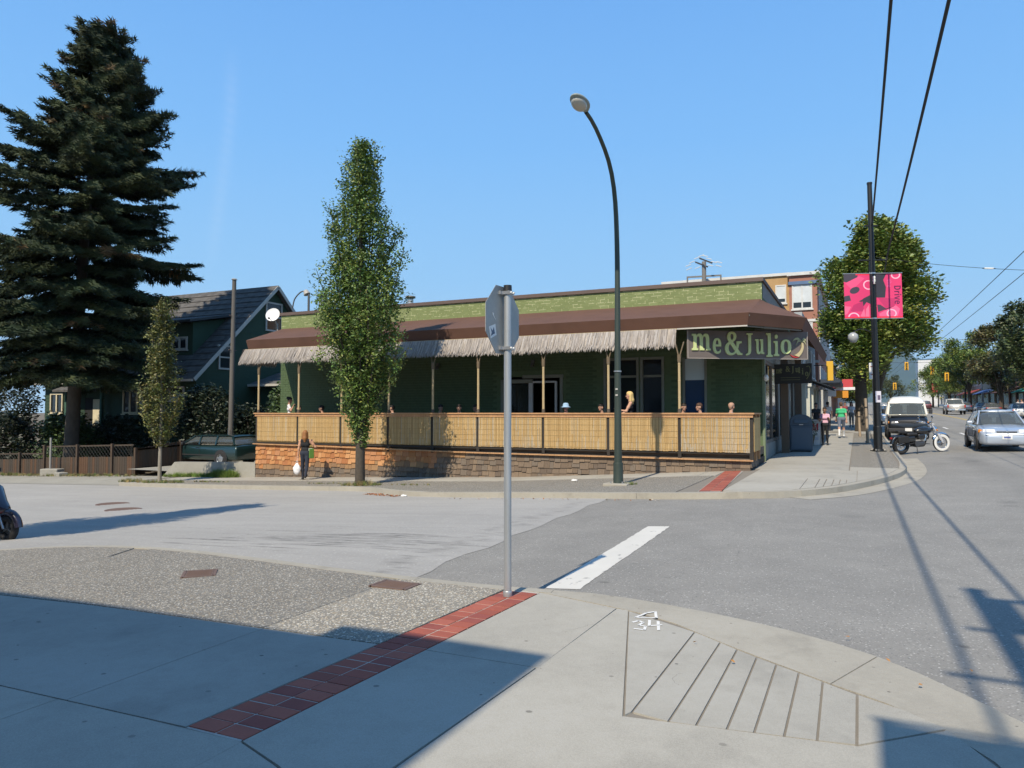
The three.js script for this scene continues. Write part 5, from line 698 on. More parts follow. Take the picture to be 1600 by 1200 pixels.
// ================================================================ green house, fence, retaining wall
M.houseGreen = std([.028, .060, .034], .8, { map: mot }); M.cream = worn([.66, .58, .40], .7);
{ const t = tex(512, 512, (u, v, i, j) => { const row = Math.floor(v * 32), off = row % 2 * .5, c = Math.floor((u * 16 + off)), f = .62 + .5 * hsh(c, row, 64), e = (v * 32 % 1) < .1 ? .7 : 1; const n = (f * e) * (.8 + .4 * fbm(u, v, 20, 3)); return [n, n, n * 1.02]; }); M.roofing = std([.115, .108, .10], .95, { map: rep(t, 4.6) }); }
{
  const t = thing('green_house', 'dark green gabled wooden house with cream windows behind the conifer', 'house');
  const A0 = -45.5, A1 = -32.6, B0 = 28.9, B1 = 40.5, E = 3.5, BR = 34.7, RT = 9.3, G = -.9;
  // walls as clapboards on a core
  part(t, 'wall', [bx(A0, A1, G, E, B0 + .02, B0 + .2), bx(A1 - .2, A1 - .02, G, E, B0 + .2, B1), bx(A0, A0 + .2, G, E, B0 + .2, B1), slab3([V(A1 - .02, E, B0 + .1), V(A1 - .02, E, B1), V(A1 - .02, RT - .1, BR)], V(-.15, 0, 0)), slab3([V(A0 + .02, E, B0 + .1), V(A0 + .02, E, B1), V(A0 + .02, RT - .1, BR)], V(.15, 0, 0)), bx(A0, A1, G, E, B1 - .2, B1)], M.houseGreen);
  const open = [[-38.45, -36.55, 1.45, 2.95], [-41.75, -39.95, -.1, 2.65], [-34.7, -33.4, 2.2, 3.12], [-45.0, -43.7, 1.5, 2.85]];
  for (let h = G; h < E - .1; h += .2) { let x = A0; const cuts = open.filter(o => h + .19 > o[2] && h < o[3]).sort((p, q) => p[0] - q[0]); for (const o of [...cuts, [A1, A1]]) { if (o[0] > x) part(t, 'clapboard', poly2(x, o[0], h, B0), M.houseGreen); x = o[1]; } }
  function poly2(a0, a1, h, b) { return slab3([V(a0, h, b - .022), V(a1, h, b - .022), V(a1, h + .2, b - .004), V(a0, h + .2, b - .004)], V(0, 0, .02)); }
  for (let h = G; h < RT - .3; h += .2) { const w = h < E ? 1 : (RT - h - .15) / (RT - E), b0 = h < E ? B0 : BR - (BR - B0) * w, b1 = h < E ? B1 : BR + (B1 - BR) * w; part(t, 'clapboard', slab3([V(A1, h, b0), V(A1, h, b1), V(A1 - .016, h + .2, b1), V(A1 - .016, h + .2, b0)], V(-.02, 0, 0)), M.houseGreen); }
  // roof
  const roofSlope = (b0, h0, b1, h1) => slab3([V(A0 - .4, h0, b0), V(A1 + .35, h0, b0), V(A1 + .35, h1, b1), V(A0 - .4, h1, b1)], V(0, -.16, 0));
  const rf = part(t, 'roof', [roofSlope(B0 - .45, E - .05, BR, RT + .15), roofSlope(B1 + .45, E - .05, BR, RT + .15)], M.roofing);
  part(rf, 'rake_board', [beam(V(A1 + .37, E - .12, B0 - .45), V(A1 + .37, RT + .04, BR), .04, .2), beam(V(A1 + .37, E - .12, B1 + .45), V(A1 + .37, RT + .04, BR), .04, .2)], M.trimPale); part(rf, 'gutter', bx(A0 - .4, A1 + .3, E - .2, E - .08, B0 - .58, B0 - .46), M.trimPale);
  for (let k = 1; k < 16; k++) { const u = k / 16, h = lerp(E - .05, RT + .15, u), b = lerp(B0 - .45, BR, u); part(rf, 'shingle_course', beam(V(A0 - .4, h + .012, b - .02), V(A1 + .34, h + .012, b - .02), .05, .008), M.roofing); }
  // shed dormer
  const D0 = -40, D1 = -34.1; part(t, 'dormer', [slab3([V(D1, 4.6, 29.95), V(D1, 6.75, 29.95), V(D1, 7.25, 32.5)], V(-.12, 0, 0)), bx(D0, D1 - .12, 4.5, 6.72, 29.95, 30.1), slab3([V(D0, 4.6, 29.95), V(D0, 6.75, 29.95), V(D0, 7.25, 32.5)], V(.12, 0, 0))], M.houseGreen);
  part(t, 'dormer_roof', slab3([V(D0 - .4, 6.82, 29.3), V(D1 + .5, 6.82, 29.3), V(D1 + .5, 7.62, 33.1), V(D0 - .4, 7.62, 33.1)], V(0, -.14, 0)), std([.05, .055, .058], .9, { map: motS }));
  // back addition with shallow roof, seen right of the gable
  part(t, 'addition', [bx(A1 + .02, -25.6, G, 3.1, 33.2, 33.35), bx(-25.75, -25.6, G, 3.1, 33.35, 39)], M.houseGreen); part(t, 'addition_roof', slab3([V(A1 + .02, 3.3, 32.7), V(-25.2, 3.3, 32.7), V(-25.4, 4.5, 36.5), V(A1 + .02, 4.5, 36.5)], V(0, -.15, 0)), M.roofing); part(t, 'addition_gutter', bx(A1 + .02, -25.2, 3.15, 3.28, 32.58, 32.69), M.trimPale);
  function win(a0, a1, h0, h1, b, m, cols, label) { const f = .1, w = part(t, 'window', [bx(a0, a0 + f, h0, h1, b - .07, b + .05), bx(a1 - f, a1, h0, h1, b - .07, b + .05), bx(a0 + f, a1 - f, h1 - f, h1, b - .07, b + .05), bx(a0 + f, a1 - f, h0, h0 + f, b - .07, b + .05)], m, label); part(w, 'sill', bx(a0 - .06, a1 + .06, h0 - .07, h0 - .002, b - .12, b + .05), m); part(w, 'pane', bx(a0 + f, a1 - f, h0 + f, h1 - f, b - .01, b + .01), M.glassDark); for (let k = 1; k < cols; k++) { const x = lerp(a0, a1, k / cols); part(w, 'mullion', bx(x - .06, x + .06, h0 + f, h1 - f, b - .06, b - .011), m); } return w; }
  const bay = win(-38.4, -36.6, 1.55, 2.9, B0, M.cream, 3, 'cream framed three part window with curtains'); part(bay, 'curtain', [bx(-37.75, -37.25, 1.66, 2.78, B0 + .012, B0 + .03), bx(-38.28, -38.1, 1.66, 2.78, B0 + .012, B0 + .03), bx(-36.9, -36.72, 1.66, 2.78, B0 + .012, B0 + .03)], worn([.7, .68, .62], .9));
  win(-44.95, -43.75, 1.55, 2.8, B0, M.cream, 2); win(-34.62, -33.46, 2.25, 3.06, B0, M.trimPale, 1, 'small landscape window with pale blind'); win(-35.75, -34.5, 5.2, 5.95, 29.95, M.trimPale, 2); win(-29.5, -28.2, .9, 2.4, 33.2, M.trimPale, 2); win(-27.4, -26.2, .6, 2.5, 33.2, M.frameWhite, 1);
  function gwin(b0, b1, h0, h1) { const f = .1, a = A1, w = part(t, 'window', [bx(a - .05, a + .06, h0, h1, b0, b0 + f), bx(a - .05, a + .06, h0, h1, b1 - f, b1), bx(a - .05, a + .06, h1 - f, h1, b0 + f, b1 - f), bx(a - .05, a + .06, h0, h0 + f, b0 + f, b1 - f)], M.trimPale); part(w, 'pane', bx(a - .02, a + .02, h0 + f, h1 - f, b0 + f, b1 - f), M.glassDark); part(w, 'mullion', bx(a - .01, a + .05, (h0 + h1) / 2 - .04, (h0 + h1) / 2 + .04, b0 + f, b1 - f), M.trimPale); }
  gwin(30.4, 31.3, 4.05, 5.45); gwin(34.0, 35.4, 6.6, 8.4);
  // porch door and steps
  const door = part(t, 'door', [bx(-41.0, -40.1, -.1, 2.4, B0 - .03, B0 + .02)], M.cream); part(door, 'handle', bx(-40.25, -40.2, 1.0, 1.12, B0 - .07, B0 - .03), M.steel);
  part(t, 'doorway', bx(-41.72, -41.02, -.1, 2.5, B0 - .012, B0 + .02), M.dark);
  for (let k = 0; k < 5; k++) part(t, 'step', bx(-42.6, -40.2, -.95 + k * .19, -.95 + (k + 1) * .19, 26.9 + k * .3, 26.9 + k * .3 + .32), worn([.36, .36, .37], .85)); part(t, 'porch', bx(-42.8, -39.9, -.12, .02, 28.42, 28.86), worn([.33, .33, .34], .85));
  for (const a of [-42.7, -40.1]) { part(t, 'handrail', [beam(V(a, .05, 26.9), V(a, 1.0, 28.4), .05, .06), bx(a - .03, a + .03, -1, .05, 26.87, 26.93), bx(a - .03, a + .03, 0, 1.0, 28.4, 28.46)], worn([.3, .31, .3], .8)); }
  for (const a of [-42.9, -39.75]) part(t, 'porch_post', bx(a - .08, a + .08, -1, 2.9, 28.45, 28.6), worn([.05, .12, .09], .8)); part(t, 'porch_roof', slab3([V(-43.3, 2.95, 27.9), V(-39.4, 2.95, 27.9), V(-39.4, 3.3, 28.85), V(-43.3, 3.3, 28.85)], V(0, -.12, 0)), M.roofing);
}
{ // weathered board fence, lower half boards and wire mesh above
  const grey = [[.07, .052, .038], [.085, .058, .04], [.06, .048, .038], [.11, .06, .034]].map(c => std(c, .95, { map: grain }));
  function fence(label, p, q, hgt, mesh) {
    const L = Math.hypot(q[0] - p[0], q[1] - p[1]), t = thing('wooden_fence', label, 'fence', 'fences round the yard'), at = u => [lerp(p[0], q[0], u / L), lerp(p[1], q[1], u / L)], ang = Math.atan2(q[1] - p[1], q[0] - p[0]), gy = (a, b) => b > 23 ? lerp(H(a, 22), -.88, smooth(22.3, 26, b)) : H(a, b) - .03;
    for (let u = 0; u < L; u += .155) { const [a, b] = at(u + .07), o = mesh0(.143, hgt * rr(.97, 1.03), pick(grey)); o.name = 'board'; o.position.copy(V(a, gy(a, b) + hgt / 2 + .04, b)); o.rotation.y = ang; t.add(o); }
    for (let u = 0; u <= L + .01; u += 2.4) { const [a, b] = at(Math.min(u, L)), y = gy(a, b), ht = hgt + mesh; part(t, 'post', bx(a - .055, a + .055, y - .1, y + ht + .08, b - .1, b + .01), grey[1]); }
    const [a0, b0] = at(0), [a1, b1] = at(L); for (const h of [.15, hgt, hgt + mesh]) part(t, 'rail', beam(V(a0, gy(a0, b0) + h, b0 + .04), V(a1, gy(a1, b1) + h, b1 + .04), .05, .07), grey[0]);
    if (mesh > .2) { const w = []; for (let u = 0; u < L; u += .22) { const [x0, y0] = at(u), [x1, y1] = at(Math.min(L, u + mesh)); w.push(rod(V(x0, gy(x0, y0) + hgt, y0), V(x1, gy(x1, y1) + hgt + mesh, y1), .005, .005, 3), rod(V(x1, gy(x1, y1) + hgt, y1), V(x0, gy(x0, y0) + hgt + mesh, y0), .005, .005, 3)); } part(t, 'wire_mesh', w, worn([.1, .1, .095], .7)); }
  }
  const fb = new THREE.BoxGeometry(1, 1, 1); metric(fb); function mesh0(w, h, m) { const o = new THREE.Mesh(metric(fb.clone()), m); o.scale.set(w, h, .022); o.castShadow = o.receiveShadow = true; return o; }
  fence('low weathered board fence with wire mesh along the lane', [-42, 22.5], [-35.4, 22.5], .72, .3); fence('taller board and mesh fence right of the conifer trunk', [-35.3, 22.5], [-29.2, 22.5], .8, .55); fence('grey fence running back beside the parked truck', [-29.1, 22.6], [-29.1, 30], 1.15, 0);
}
{ const t = thing('retaining_wall', 'low sloping concrete retaining wall beside the patio base', 'wall', null); part(t, 'wall', [slab3([V(-26.75, -1.15, 22.0), V(-21.45, -1.15, 22.0), V(-21.45, -.36, 22.0), V(-26.0, -.46, 22.0)], V(0, 0, .28))], M.concreteOld); part(t, 'end_block', bx(-22.3, -21.43, -1.1, -.345, 21.9, 22.0), M.concreteOld); }
{ const t = thing('stone_block', 'broken concrete block at the foot of the fence post', 'block', null, onWalk(-34.0, 22.0)); part(t, 'block', [rbox(.9, .35, .5, .05, 0, .14, 0, 0, .3), rbox(.5, .2, .4, .04, .8, .08, .1, 0, -.2)], M.concreteOld); part(t, 'pipe', cyl(.045, .045, 1.7, -.15, .9, 0, 10), worn([.3, .29, .27], .7)); }
// ================================================================ people
function surfaceNet(f, mn, mx, c, colour) {
  const n = [0, 1, 2].map(k => Math.ceil((mx[k] - mn[k]) / c) + 1), S = [1, n[0], n[0] * n[1]], val = new Float32Array(n[0] * n[1] * n[2]);
  for (let k = 0, o = 0; k < n[2]; k++) for (let j = 0; j < n[1]; j++) for (let i = 0; i < n[0]; i++, o++) val[o] = f(mn[0] + i * c, mn[1] + j * c, mn[2] + k * c);
  const id = new Int32Array(val.length).fill(-1), pos = [], idx = [];
  for (let k = 0; k < n[2] - 1; k++) for (let j = 0; j < n[1] - 1; j++) for (let i = 0; i < n[0] - 1; i++) {
    const o = i + j * S[1] + k * S[2]; let x = 0, y = 0, z = 0, m = 0, neg = 0;
    const v = []; for (let q = 0; q < 8; q++) { v[q] = val[o + (q & 1) + (q >> 1 & 1) * S[1] + (q >> 2) * S[2]]; if (v[q] < 0) neg++; } if (!neg || neg === 8) continue;
    for (let q = 0; q < 8; q++) for (const b of [1, 2, 4]) if (!(q & b)) { const p = q | b; if (v[q] < 0 !== v[p] < 0) { const t = v[q] / (v[q] - v[p]); x += (q & 1) + (b === 1 ? t : 0); y += (q >> 1 & 1) + (b === 2 ? t : 0); z += (q >> 2) + (b === 4 ? t : 0); m++; } }
    id[o] = pos.length / 3; pos.push(mn[0] + (i + x / m) * c, mn[1] + (j + y / m) * c, mn[2] + (k + z / m) * c);
  }
  for (let k = 1; k < n[2] - 1; k++) for (let j = 1; j < n[1] - 1; j++) for (let i = 1; i < n[0] - 1; i++) { const o = i + j * S[1] + k * S[2]; for (let d = 0; d < 3; d++) { const a = val[o] < 0, b = val[o + S[d]] < 0; if (a === b) continue; const u = S[(d + 1) % 3], w = S[(d + 2) % 3], q = [id[o - u - w], id[o - w], id[o], id[o - u]]; if (q.some(t => t < 0)) continue; if (a) idx.push(q[0], q[1], q[2], q[0], q[2], q[3]); else idx.push(q[0], q[2], q[1], q[0], q[3], q[2]); } }
  const g = new THREE.BufferGeometry(); g.setAttribute('position', new THREE.Float32BufferAttribute(pos, 3)); g.setIndex(idx); g.computeVertexNormals();
  const col = new Float32Array(pos.length); for (let i = 0; i < pos.length; i += 3) { const cc = colour(pos[i], pos[i + 1], pos[i + 2]); col[i] = cc[0]; col[i + 1] = cc[1]; col[i + 2] = cc[2]; } g.setAttribute('color', new THREE.BufferAttribute(col, 3)); g.setAttribute('uv', new THREE.BufferAttribute(new Float32Array(pos.length / 3 * 2), 2)); return g;
}
const capD = (b, x, y, z) => { const ax = x - b.p.x, ay = y - b.p.y, az = z - b.p.z, t = clamp((ax * b.dx + ay * b.dy + az * b.dz) / b.L2), ex = ax - b.dx * t, ey = (ay - b.dy * t), ez = (az - b.dz * t) * (b.fz || 1); return Math.sqrt(ex * ex + ey * ey + ez * ez) - (b.r0 + (b.r1 - b.r0) * t); };
const bone = (p, r0, q, r1, c, fz) => ({ p, r0, r1, c, fz, dx: q.x - p.x, dy: q.y - p.y, dz: q.z - p.z, L2: Math.max(1e-6, p.distanceToSquared(q)) });
function blob(bones, cell, k = .03) {
  const mn = [9, 9, 9], mx = [-9, -9, -9]; for (const b of bones) for (const q of [b.p, V3(b.p.x + b.dx, b.p.y + b.dy, b.p.z + b.dz)]) q.toArray().forEach((v, i) => { const r = Math.max(b.r0, b.r1) + 2.5 * cell; mn[i] = Math.min(mn[i], v - r); mx[i] = Math.max(mx[i], v + r); });
  const f = (x, y, z) => { let m = 9; for (const b of bones) { const d = capD(b, x, y, z); const h = Math.max(k - Math.abs(m - d), 0) / k; m = Math.min(m, d) - h * h * k * .25; } return m; };
  return surfaceNet(f, mn, mx, cell, (x, y, z) => { let m = 9, c = bones[0].c; for (const b of bones) { const d = capD(b, x, y, z); if (d < m) { m = d; c = b.c; } } return typeof c === 'function' ? c(x, y, z) : c; });
}
M.body = vcMat(.85); M.hair = vcMat(.7);
const dir3 = (pitch, out, side) => V3(Math.sin(out) * side, -Math.cos(pitch) * Math.cos(out), Math.sin(pitch) * Math.cos(out)); // limb direction: 0 hangs, + forward
// person facing +z; feet (or seat) at y = 0
function person(label, group, pos, turn, o) {
  const t = thing('person', label, 'person', group, pos, turn), S = (o.h || 1.7) / 1.72, c = { skin: [.48, .27, .18], hair: [.05, .03, .02], shoe: [.03, .03, .03], ...o.c }, B = [], w = o.fem ? .9 : 1;
  const sit = o.sit, hipY = (sit ? .57 : .93), lean = o.lean || 0, up = (x, y, z) => V3(x, hipY + (y - .93) * Math.cos(lean) - z * Math.sin(lean), (y - .93) * Math.sin(lean) + z * Math.cos(lean));
  const pel = up(0, .95, 0), wst = up(0, 1.1, .005), chs = up(0, 1.3, .0), nk = up(0, 1.45, -.01);
  B.push(bone(up(-.075 * w, .95, 0), .115, up(.075 * w, .95, 0), .115, c.pants, 1.12), bone(up(-.05, 1.07, 0), .105 * w, up(.05, 1.07, 0), .105 * w, c.shirt, 1.2), bone(up(-.07 * w, 1.26, .005), .112, up(.07 * w, 1.26, .005), .112, c.shirt, 1.1), bone(up(-.11 * w, 1.38, -.01), .075, up(.11 * w, 1.38, -.01), .075, c.shirt, 1.05), bone(up(0, 1.42, -.01), .056, up(0, 1.55, .01), .05, c.skin));
  if (o.fem) B.push(bone(up(-.07, 1.26, .075), .055, up(.07, 1.26, .075), .055, c.shirt));
  for (const s of [-1, 1]) {
    const L = (s < 0 ? o.legL : o.legR) || [0, 0, 0], hp = up(.088 * s * w, .92, 0), k = hp.clone().add(dir3(sit ? 1.5 : L[0], .02, s).multiplyScalar(.43)), an = k.clone().add(dir3(sit ? .0 : L[0] - L[1], 0, s).multiplyScalar(.42)), ft = sit ? 0 : (L[2] || 0), toe = an.clone().add(V3(0, -.045 - Math.sin(ft) * .0, 0)).add(V3(.02 * s, -Math.sin(ft) * .17, Math.cos(ft) * .17));
    const short = o.shorts, knC = short ? c.skin : c.pants; B.push(bone(hp, .092, k.clone().lerp(hp, short ? .12 : 0), .062, c.pants), bone(k, .058, k.clone().lerp(an, .35), .055, knC), bone(k.clone().lerp(an, .35), .056, an, .038, short ? c.sock || c.skin : c.pants), bone(an.clone().add(V3(0, -.035, -.03)), .042, toe, .034, c.shoe));
    const A = (s < 0 ? o.armL : o.armR) || [0, .12, .15], sh = up(.185 * s * w, 1.385, -.01), el = sh.clone().add(dir3(A[0], A[1], s).multiplyScalar(.29)), fd = dir3(A[0] + A[2], A[3] === undefined ? A[1] * .5 : A[3], s), wr = el.clone().add(fd.clone().multiplyScalar(.25)), slv = o.sleeve || 'short';
    const uc = slv === 'none' ? c.skin : c.shirt, fc = slv === 'long' ? c.shirt : c.skin; B.push(bone(sh, .054, sh.clone().lerp(el, .55), .046, uc), bone(sh.clone().lerp(el, .55), .043, el, .038, slv === 'long' ? c.shirt : c.skin), bone(el, .037, wr, .026, fc));
    // hand: palm, four fingers of unequal length, thumb
    const hb = [], x = V3(0, 0, 1).cross(fd).normalize(); if (x.lengthSq() < .1) x.set(0, 0, 1); const n = fd.clone().cross(x).normalize(), at = (u, v, d) => wr.clone().addScaledVector(fd, u).addScaledVector(x, v).addScaledVector(n, d);
    hb.push(bone(at(-.01, 0, 0), .024, at(.075, .018, 0), .02, c.skin), bone(at(.02, -.012, 0), .022, at(.075, -.018, 0), .019, c.skin)); [.068, .08, .075, .058].forEach((l, i) => { const v = .027 - i * .018; hb.push(bone(at(.08, v, 0), .0095, at(.08 + l * .5, v * 1.1, s * -.012), .009, c.skin), bone(at(.08 + l * .5, v * 1.1, s * -.012), .009, at(.08 + l * .8, v * 1.1, s * -.035), .008, c.skin)); }); hb.push(bone(at(.02, .03, 0), .012, at(.06, .055, s * -.015), .011, c.skin), bone(at(.06, .055, s * -.015), .011, at(.09, .05, s * -.03), .009, c.skin));
    if (o.fine) (o._h = o._h || []).push(blob(hb, .006, .01)); else B.push(bone(at(-.01, 0, 0), .024, at(.1, 0, 0), .024, c.skin), bone(at(.03, .02, 0), .013, at(.08, .05, 0), .012, c.skin));
  }
  // head
  const hc = up(0, 1.63, .02), ty = o.look || 0, hd = (x, y, z) => V3(hc.x + x * Math.cos(ty) + z * Math.sin(ty), hc.y + y, hc.z - x * Math.sin(ty) + z * Math.cos(ty)), e1 = hd(-.032, .005, .085), e2 = hd(.032, .005, .085), mo = hd(0, -.07, .085);
  const face = (x, y, z) => { const d = q => Math.hypot(x - q.x, y - q.y, z - q.z); if (d(e1) < .017 || d(e2) < .017) return [.03, .02, .02]; if (Math.hypot((x - mo.x) * .6, (y - mo.y) * 1.6, z - mo.z) < .02) return [c.skin[0] * .75, c.skin[1] * .5, c.skin[2] * .5]; return c.skin; };
  const hB = [bone(hd(0, .04, -.012), .083, hd(0, .02, .012), .08, face), bone(hd(0, -.03, .03), .06, hd(0, -.075, .045), .042, face), bone(hd(0, -.005, .095), .012, hd(0, -.03, .105), .014, face), bone(hd(-.08, -.005, 0), .018, hd(-.08, -.03, 0), .015, c.skin), bone(hd(.08, -.005, 0), .018, hd(.08, -.03, 0), .015, c.skin), bone(hd(0, -.06, -.01), .05, hd(0, -.13, -.03), .05, c.skin)];
  const cell = o.fine ? .0145 : .02; const body = part(t, 'body', [blob(B, cell, .035), blob(hB, o.fine ? .008 : .013, .02), ...(o._h || [])], M.body);
  const hair = [bone(hd(0, .055, -.025), .088, hd(0, .06, .01), .083, c.hair)]; if (o.hair === 'long') hair.push(bone(hd(0, .03, -.05), .08, hd(0, -.16, -.075), .075, c.hair), bone(hd(-.06, .02, -.03), .045, hd(-.085, -.2, -.03), .035, c.hair), bone(hd(.06, .02, -.03), .045, hd(.085, -.2, -.03), .035, c.hair), bone(hd(0, -.15, -.08), .075, hd(0, -.26, -.085), .04, c.hair)); else if (o.hair === 'bun') hair.push(bone(hd(0, .1, -.09), .045, hd(0, .09, -.1), .045, c.hair)); else hair.push(bone(hd(0, .0, -.06), .055, hd(0, -.03, -.06), .045, c.hair));
  if (o.hair !== 'cap') part(t, 'hair', blob(hair, o.fine ? .01 : .014, .03), M.hair); else { const hat = part(t, 'sun_hat', [lathe([[.0, .16], [.07, .155], [.1, .1], [.105, .04], [.17, .015], [.165, .008], [.1, .03]], 18).translate(hc.x, hc.y, hc.z)], std(c.hat || [.3, .45, .62], .9)); }
  if (!(o.scaleOff)) t.scale.setScalar(S); return t;
}
const walk = s => ({ legL: [.38 * s, .12, .1], legR: [-.25 * s, .35, -.35], armL: [-.3 * s, .12, .2], armR: [.3 * s, .12, .35] });
{ // woman with a plastic bag, hand to her hair
  const p = person('woman with long auburn hair in black tank top carrying bags past the patio', null, onWalk(-17.95, 20.75), 3.65, { h: 1.72, fem: 1, fine: 1, sleeve: 'none', hair: 'long', legL: [-.22, .4, -.4], legR: [.1, .03, .02], armL: [.25, .7, 2.2, -.55], armR: [.02, .2, .06], c: { skin: [.55, .30, .19], shirt: [.012, .012, .014], pants: [.02, .025, .042], hair: [.27, .115, .035], shoe: [.02, .02, .02] } });
}
{ const t = thing('plastic_bag', 'white plastic carrier bag in the walking woman\'s left hand', 'bag', null, onWalk(-18.2, 20.62, .2)), g = new THREE.SphereGeometry(1, 18, 14), p = g.attributes.position; for (let i = 0; i < p.count; i++) { const y = p.getY(i), f = y > .3 ? 1 - (y - .3) * .75 : 1, n = .85 + .3 * vnoise(p.getX(i) * 4 + 9, y * 4 + p.getZ(i) * 3 + 9, 64); p.setXYZ(i, p.getX(i) * .15 * f * n, y * .21, p.getZ(i) * .09 * f * n); } g.computeVertexNormals(); part(t, 'sack', g.translate(0, .2, 0), std([.78, .77, .78], .6)); part(t, 'handles', [tube([[-.05, .36, 0], [-.03, .46, 0], [0, .5, 0], [.03, .46, 0], [.05, .36, 0]].map(q => V3(...q)), .008, 12, 5)], std([.78, .77, .78], .6)); }
{ const t = thing('shoulder_bag', 'green and white tote bag on the walking woman\'s right side', 'bag', null, onWalk(-17.76, 20.85, .76), -.5); t.scale.setScalar(.85); part(t, 'panel', rbox(.07, .42, .2, .015, -.04, .2, 0), std([.62, .64, .60], .8)); part(t, 'side', rbox(.08, .40, .2, .02, .045, .2, 0), std([.10, .22, .035], .8)); part(t, 'strap', tube([[-.02, .4, .05], [0, .55, .02], [.02, .4, -.05]].map(q => V3(...q)), .01, 12, 5), std([.10, .22, .035], .8)); }
// patio guests: seated behind the bamboo screen, only heads and shoulders in view
const deckAt = (a, b) => V(a, DECK, b), sk = [.46, .26, .18], skD = [.28, .15, .09];
const guests = [[-20.45, 23.2, 1.2, 'dark haired guest seated low beside the standing woman in white', { c: { shirt: [.05, .06, .09], hair: [.02, .015, .012] } }], [-19.5, 23.6, -1.0, 'dark haired guest seated left of the column tree', { c: { shirt: [.12, .05, .05], hair: [.025, .018, .014] } }], [-16.95, 23.1, .9, 'sandy haired guest seated just right of the tree trunk', { c: { shirt: [.25, .22, .16], hair: [.28, .18, .09] } }], [-16.05, 23.5, -1.1, 'dark haired guest in white shirt seated behind the screen', { c: { shirt: [.62, .62, .62], hair: [.015, .012, .01] } }], [-13.9, 23.3, 1.1, 'dim dark haired guest left of a bamboo post', { c: { shirt: [.04, .04, .05], hair: [.012, .01, .01] } }], [-13.0, 23.2, .2, 'dark haired guest facing the street left of stop sign', { c: { shirt: [.1, .1, .12], hair: [.015, .012, .01] } }], [-12.65, 23.9, -.6, 'dark haired guest half hidden behind another, left of stop sign', { c: { shirt: [.06, .05, .05], hair: [.02, .015, .012] } }], [-8.72, 22.75, .1, 'guest wearing a pale blue sun hat right of sliding window', { hair: 'cap', c: { skin: [.5, .27, .2], shirt: [.45, .25, .22], hat: [.30, .45, .62] } }], [-7.72, 23.5, -.5, 'dark haired guest beside the street lamp pole', { c: { shirt: [.05, .05, .06], hair: [.015, .012, .01] } }], [-5.05, 23.5, .6, 'dark haired guest behind the last bamboo post', { c: { shirt: [.06, .04, .04], hair: [.03, .02, .012] } }], [-4.42, 23.2, -.9, 'brown haired guest seated before the blue door', { c: { shirt: [.2, .12, .1], hair: [.07, .035, .02] } }], [-3.5, 22.9, 2.8, 'balding fair guest seated at right end of patio', { c: { shirt: [.1, .16, .28], hair: [.42, .25, .17] } }]];
for (const [a, b, turn, l, o] of guests) person(l, 'guests seated on the patio', deckAt(a, b), turn, { sit: 1, h: 1.7, armL: [.5, .15, 1.0], armR: [.5, .15, 1.0], lean: .08, ...o, c: { skin: sk, pants: [.04, .045, .06], ...o.c } });
person('woman in white top with hand to her head at left end of patio', null, deckAt(-21.0, 23.3), 2.3, { h: 1.68, fem: 1, fine: 1, sleeve: 'short', armL: [.4, .75, 2.3, -.7], armR: [0, .12, .1], hair: 'bun', c: { skin: [.45, .25, .17], shirt: [.68, .66, .68], pants: [.03, .03, .04], hair: [.012, .01, .01] } });
person('blonde woman in black top standing on patio right of street lamp', null, deckAt(-6.62, 22.95), -1.25, { h: 1.72, fem: 1, fine: 1, sleeve: 'none', hair: 'long', armL: [.35, .1, .9], armR: [.5, .15, 1.2], c: { skin: [.56, .32, .22], shirt: [.015, .012, .015], pants: [.02, .02, .03], hair: [.62, .45, .19] } });
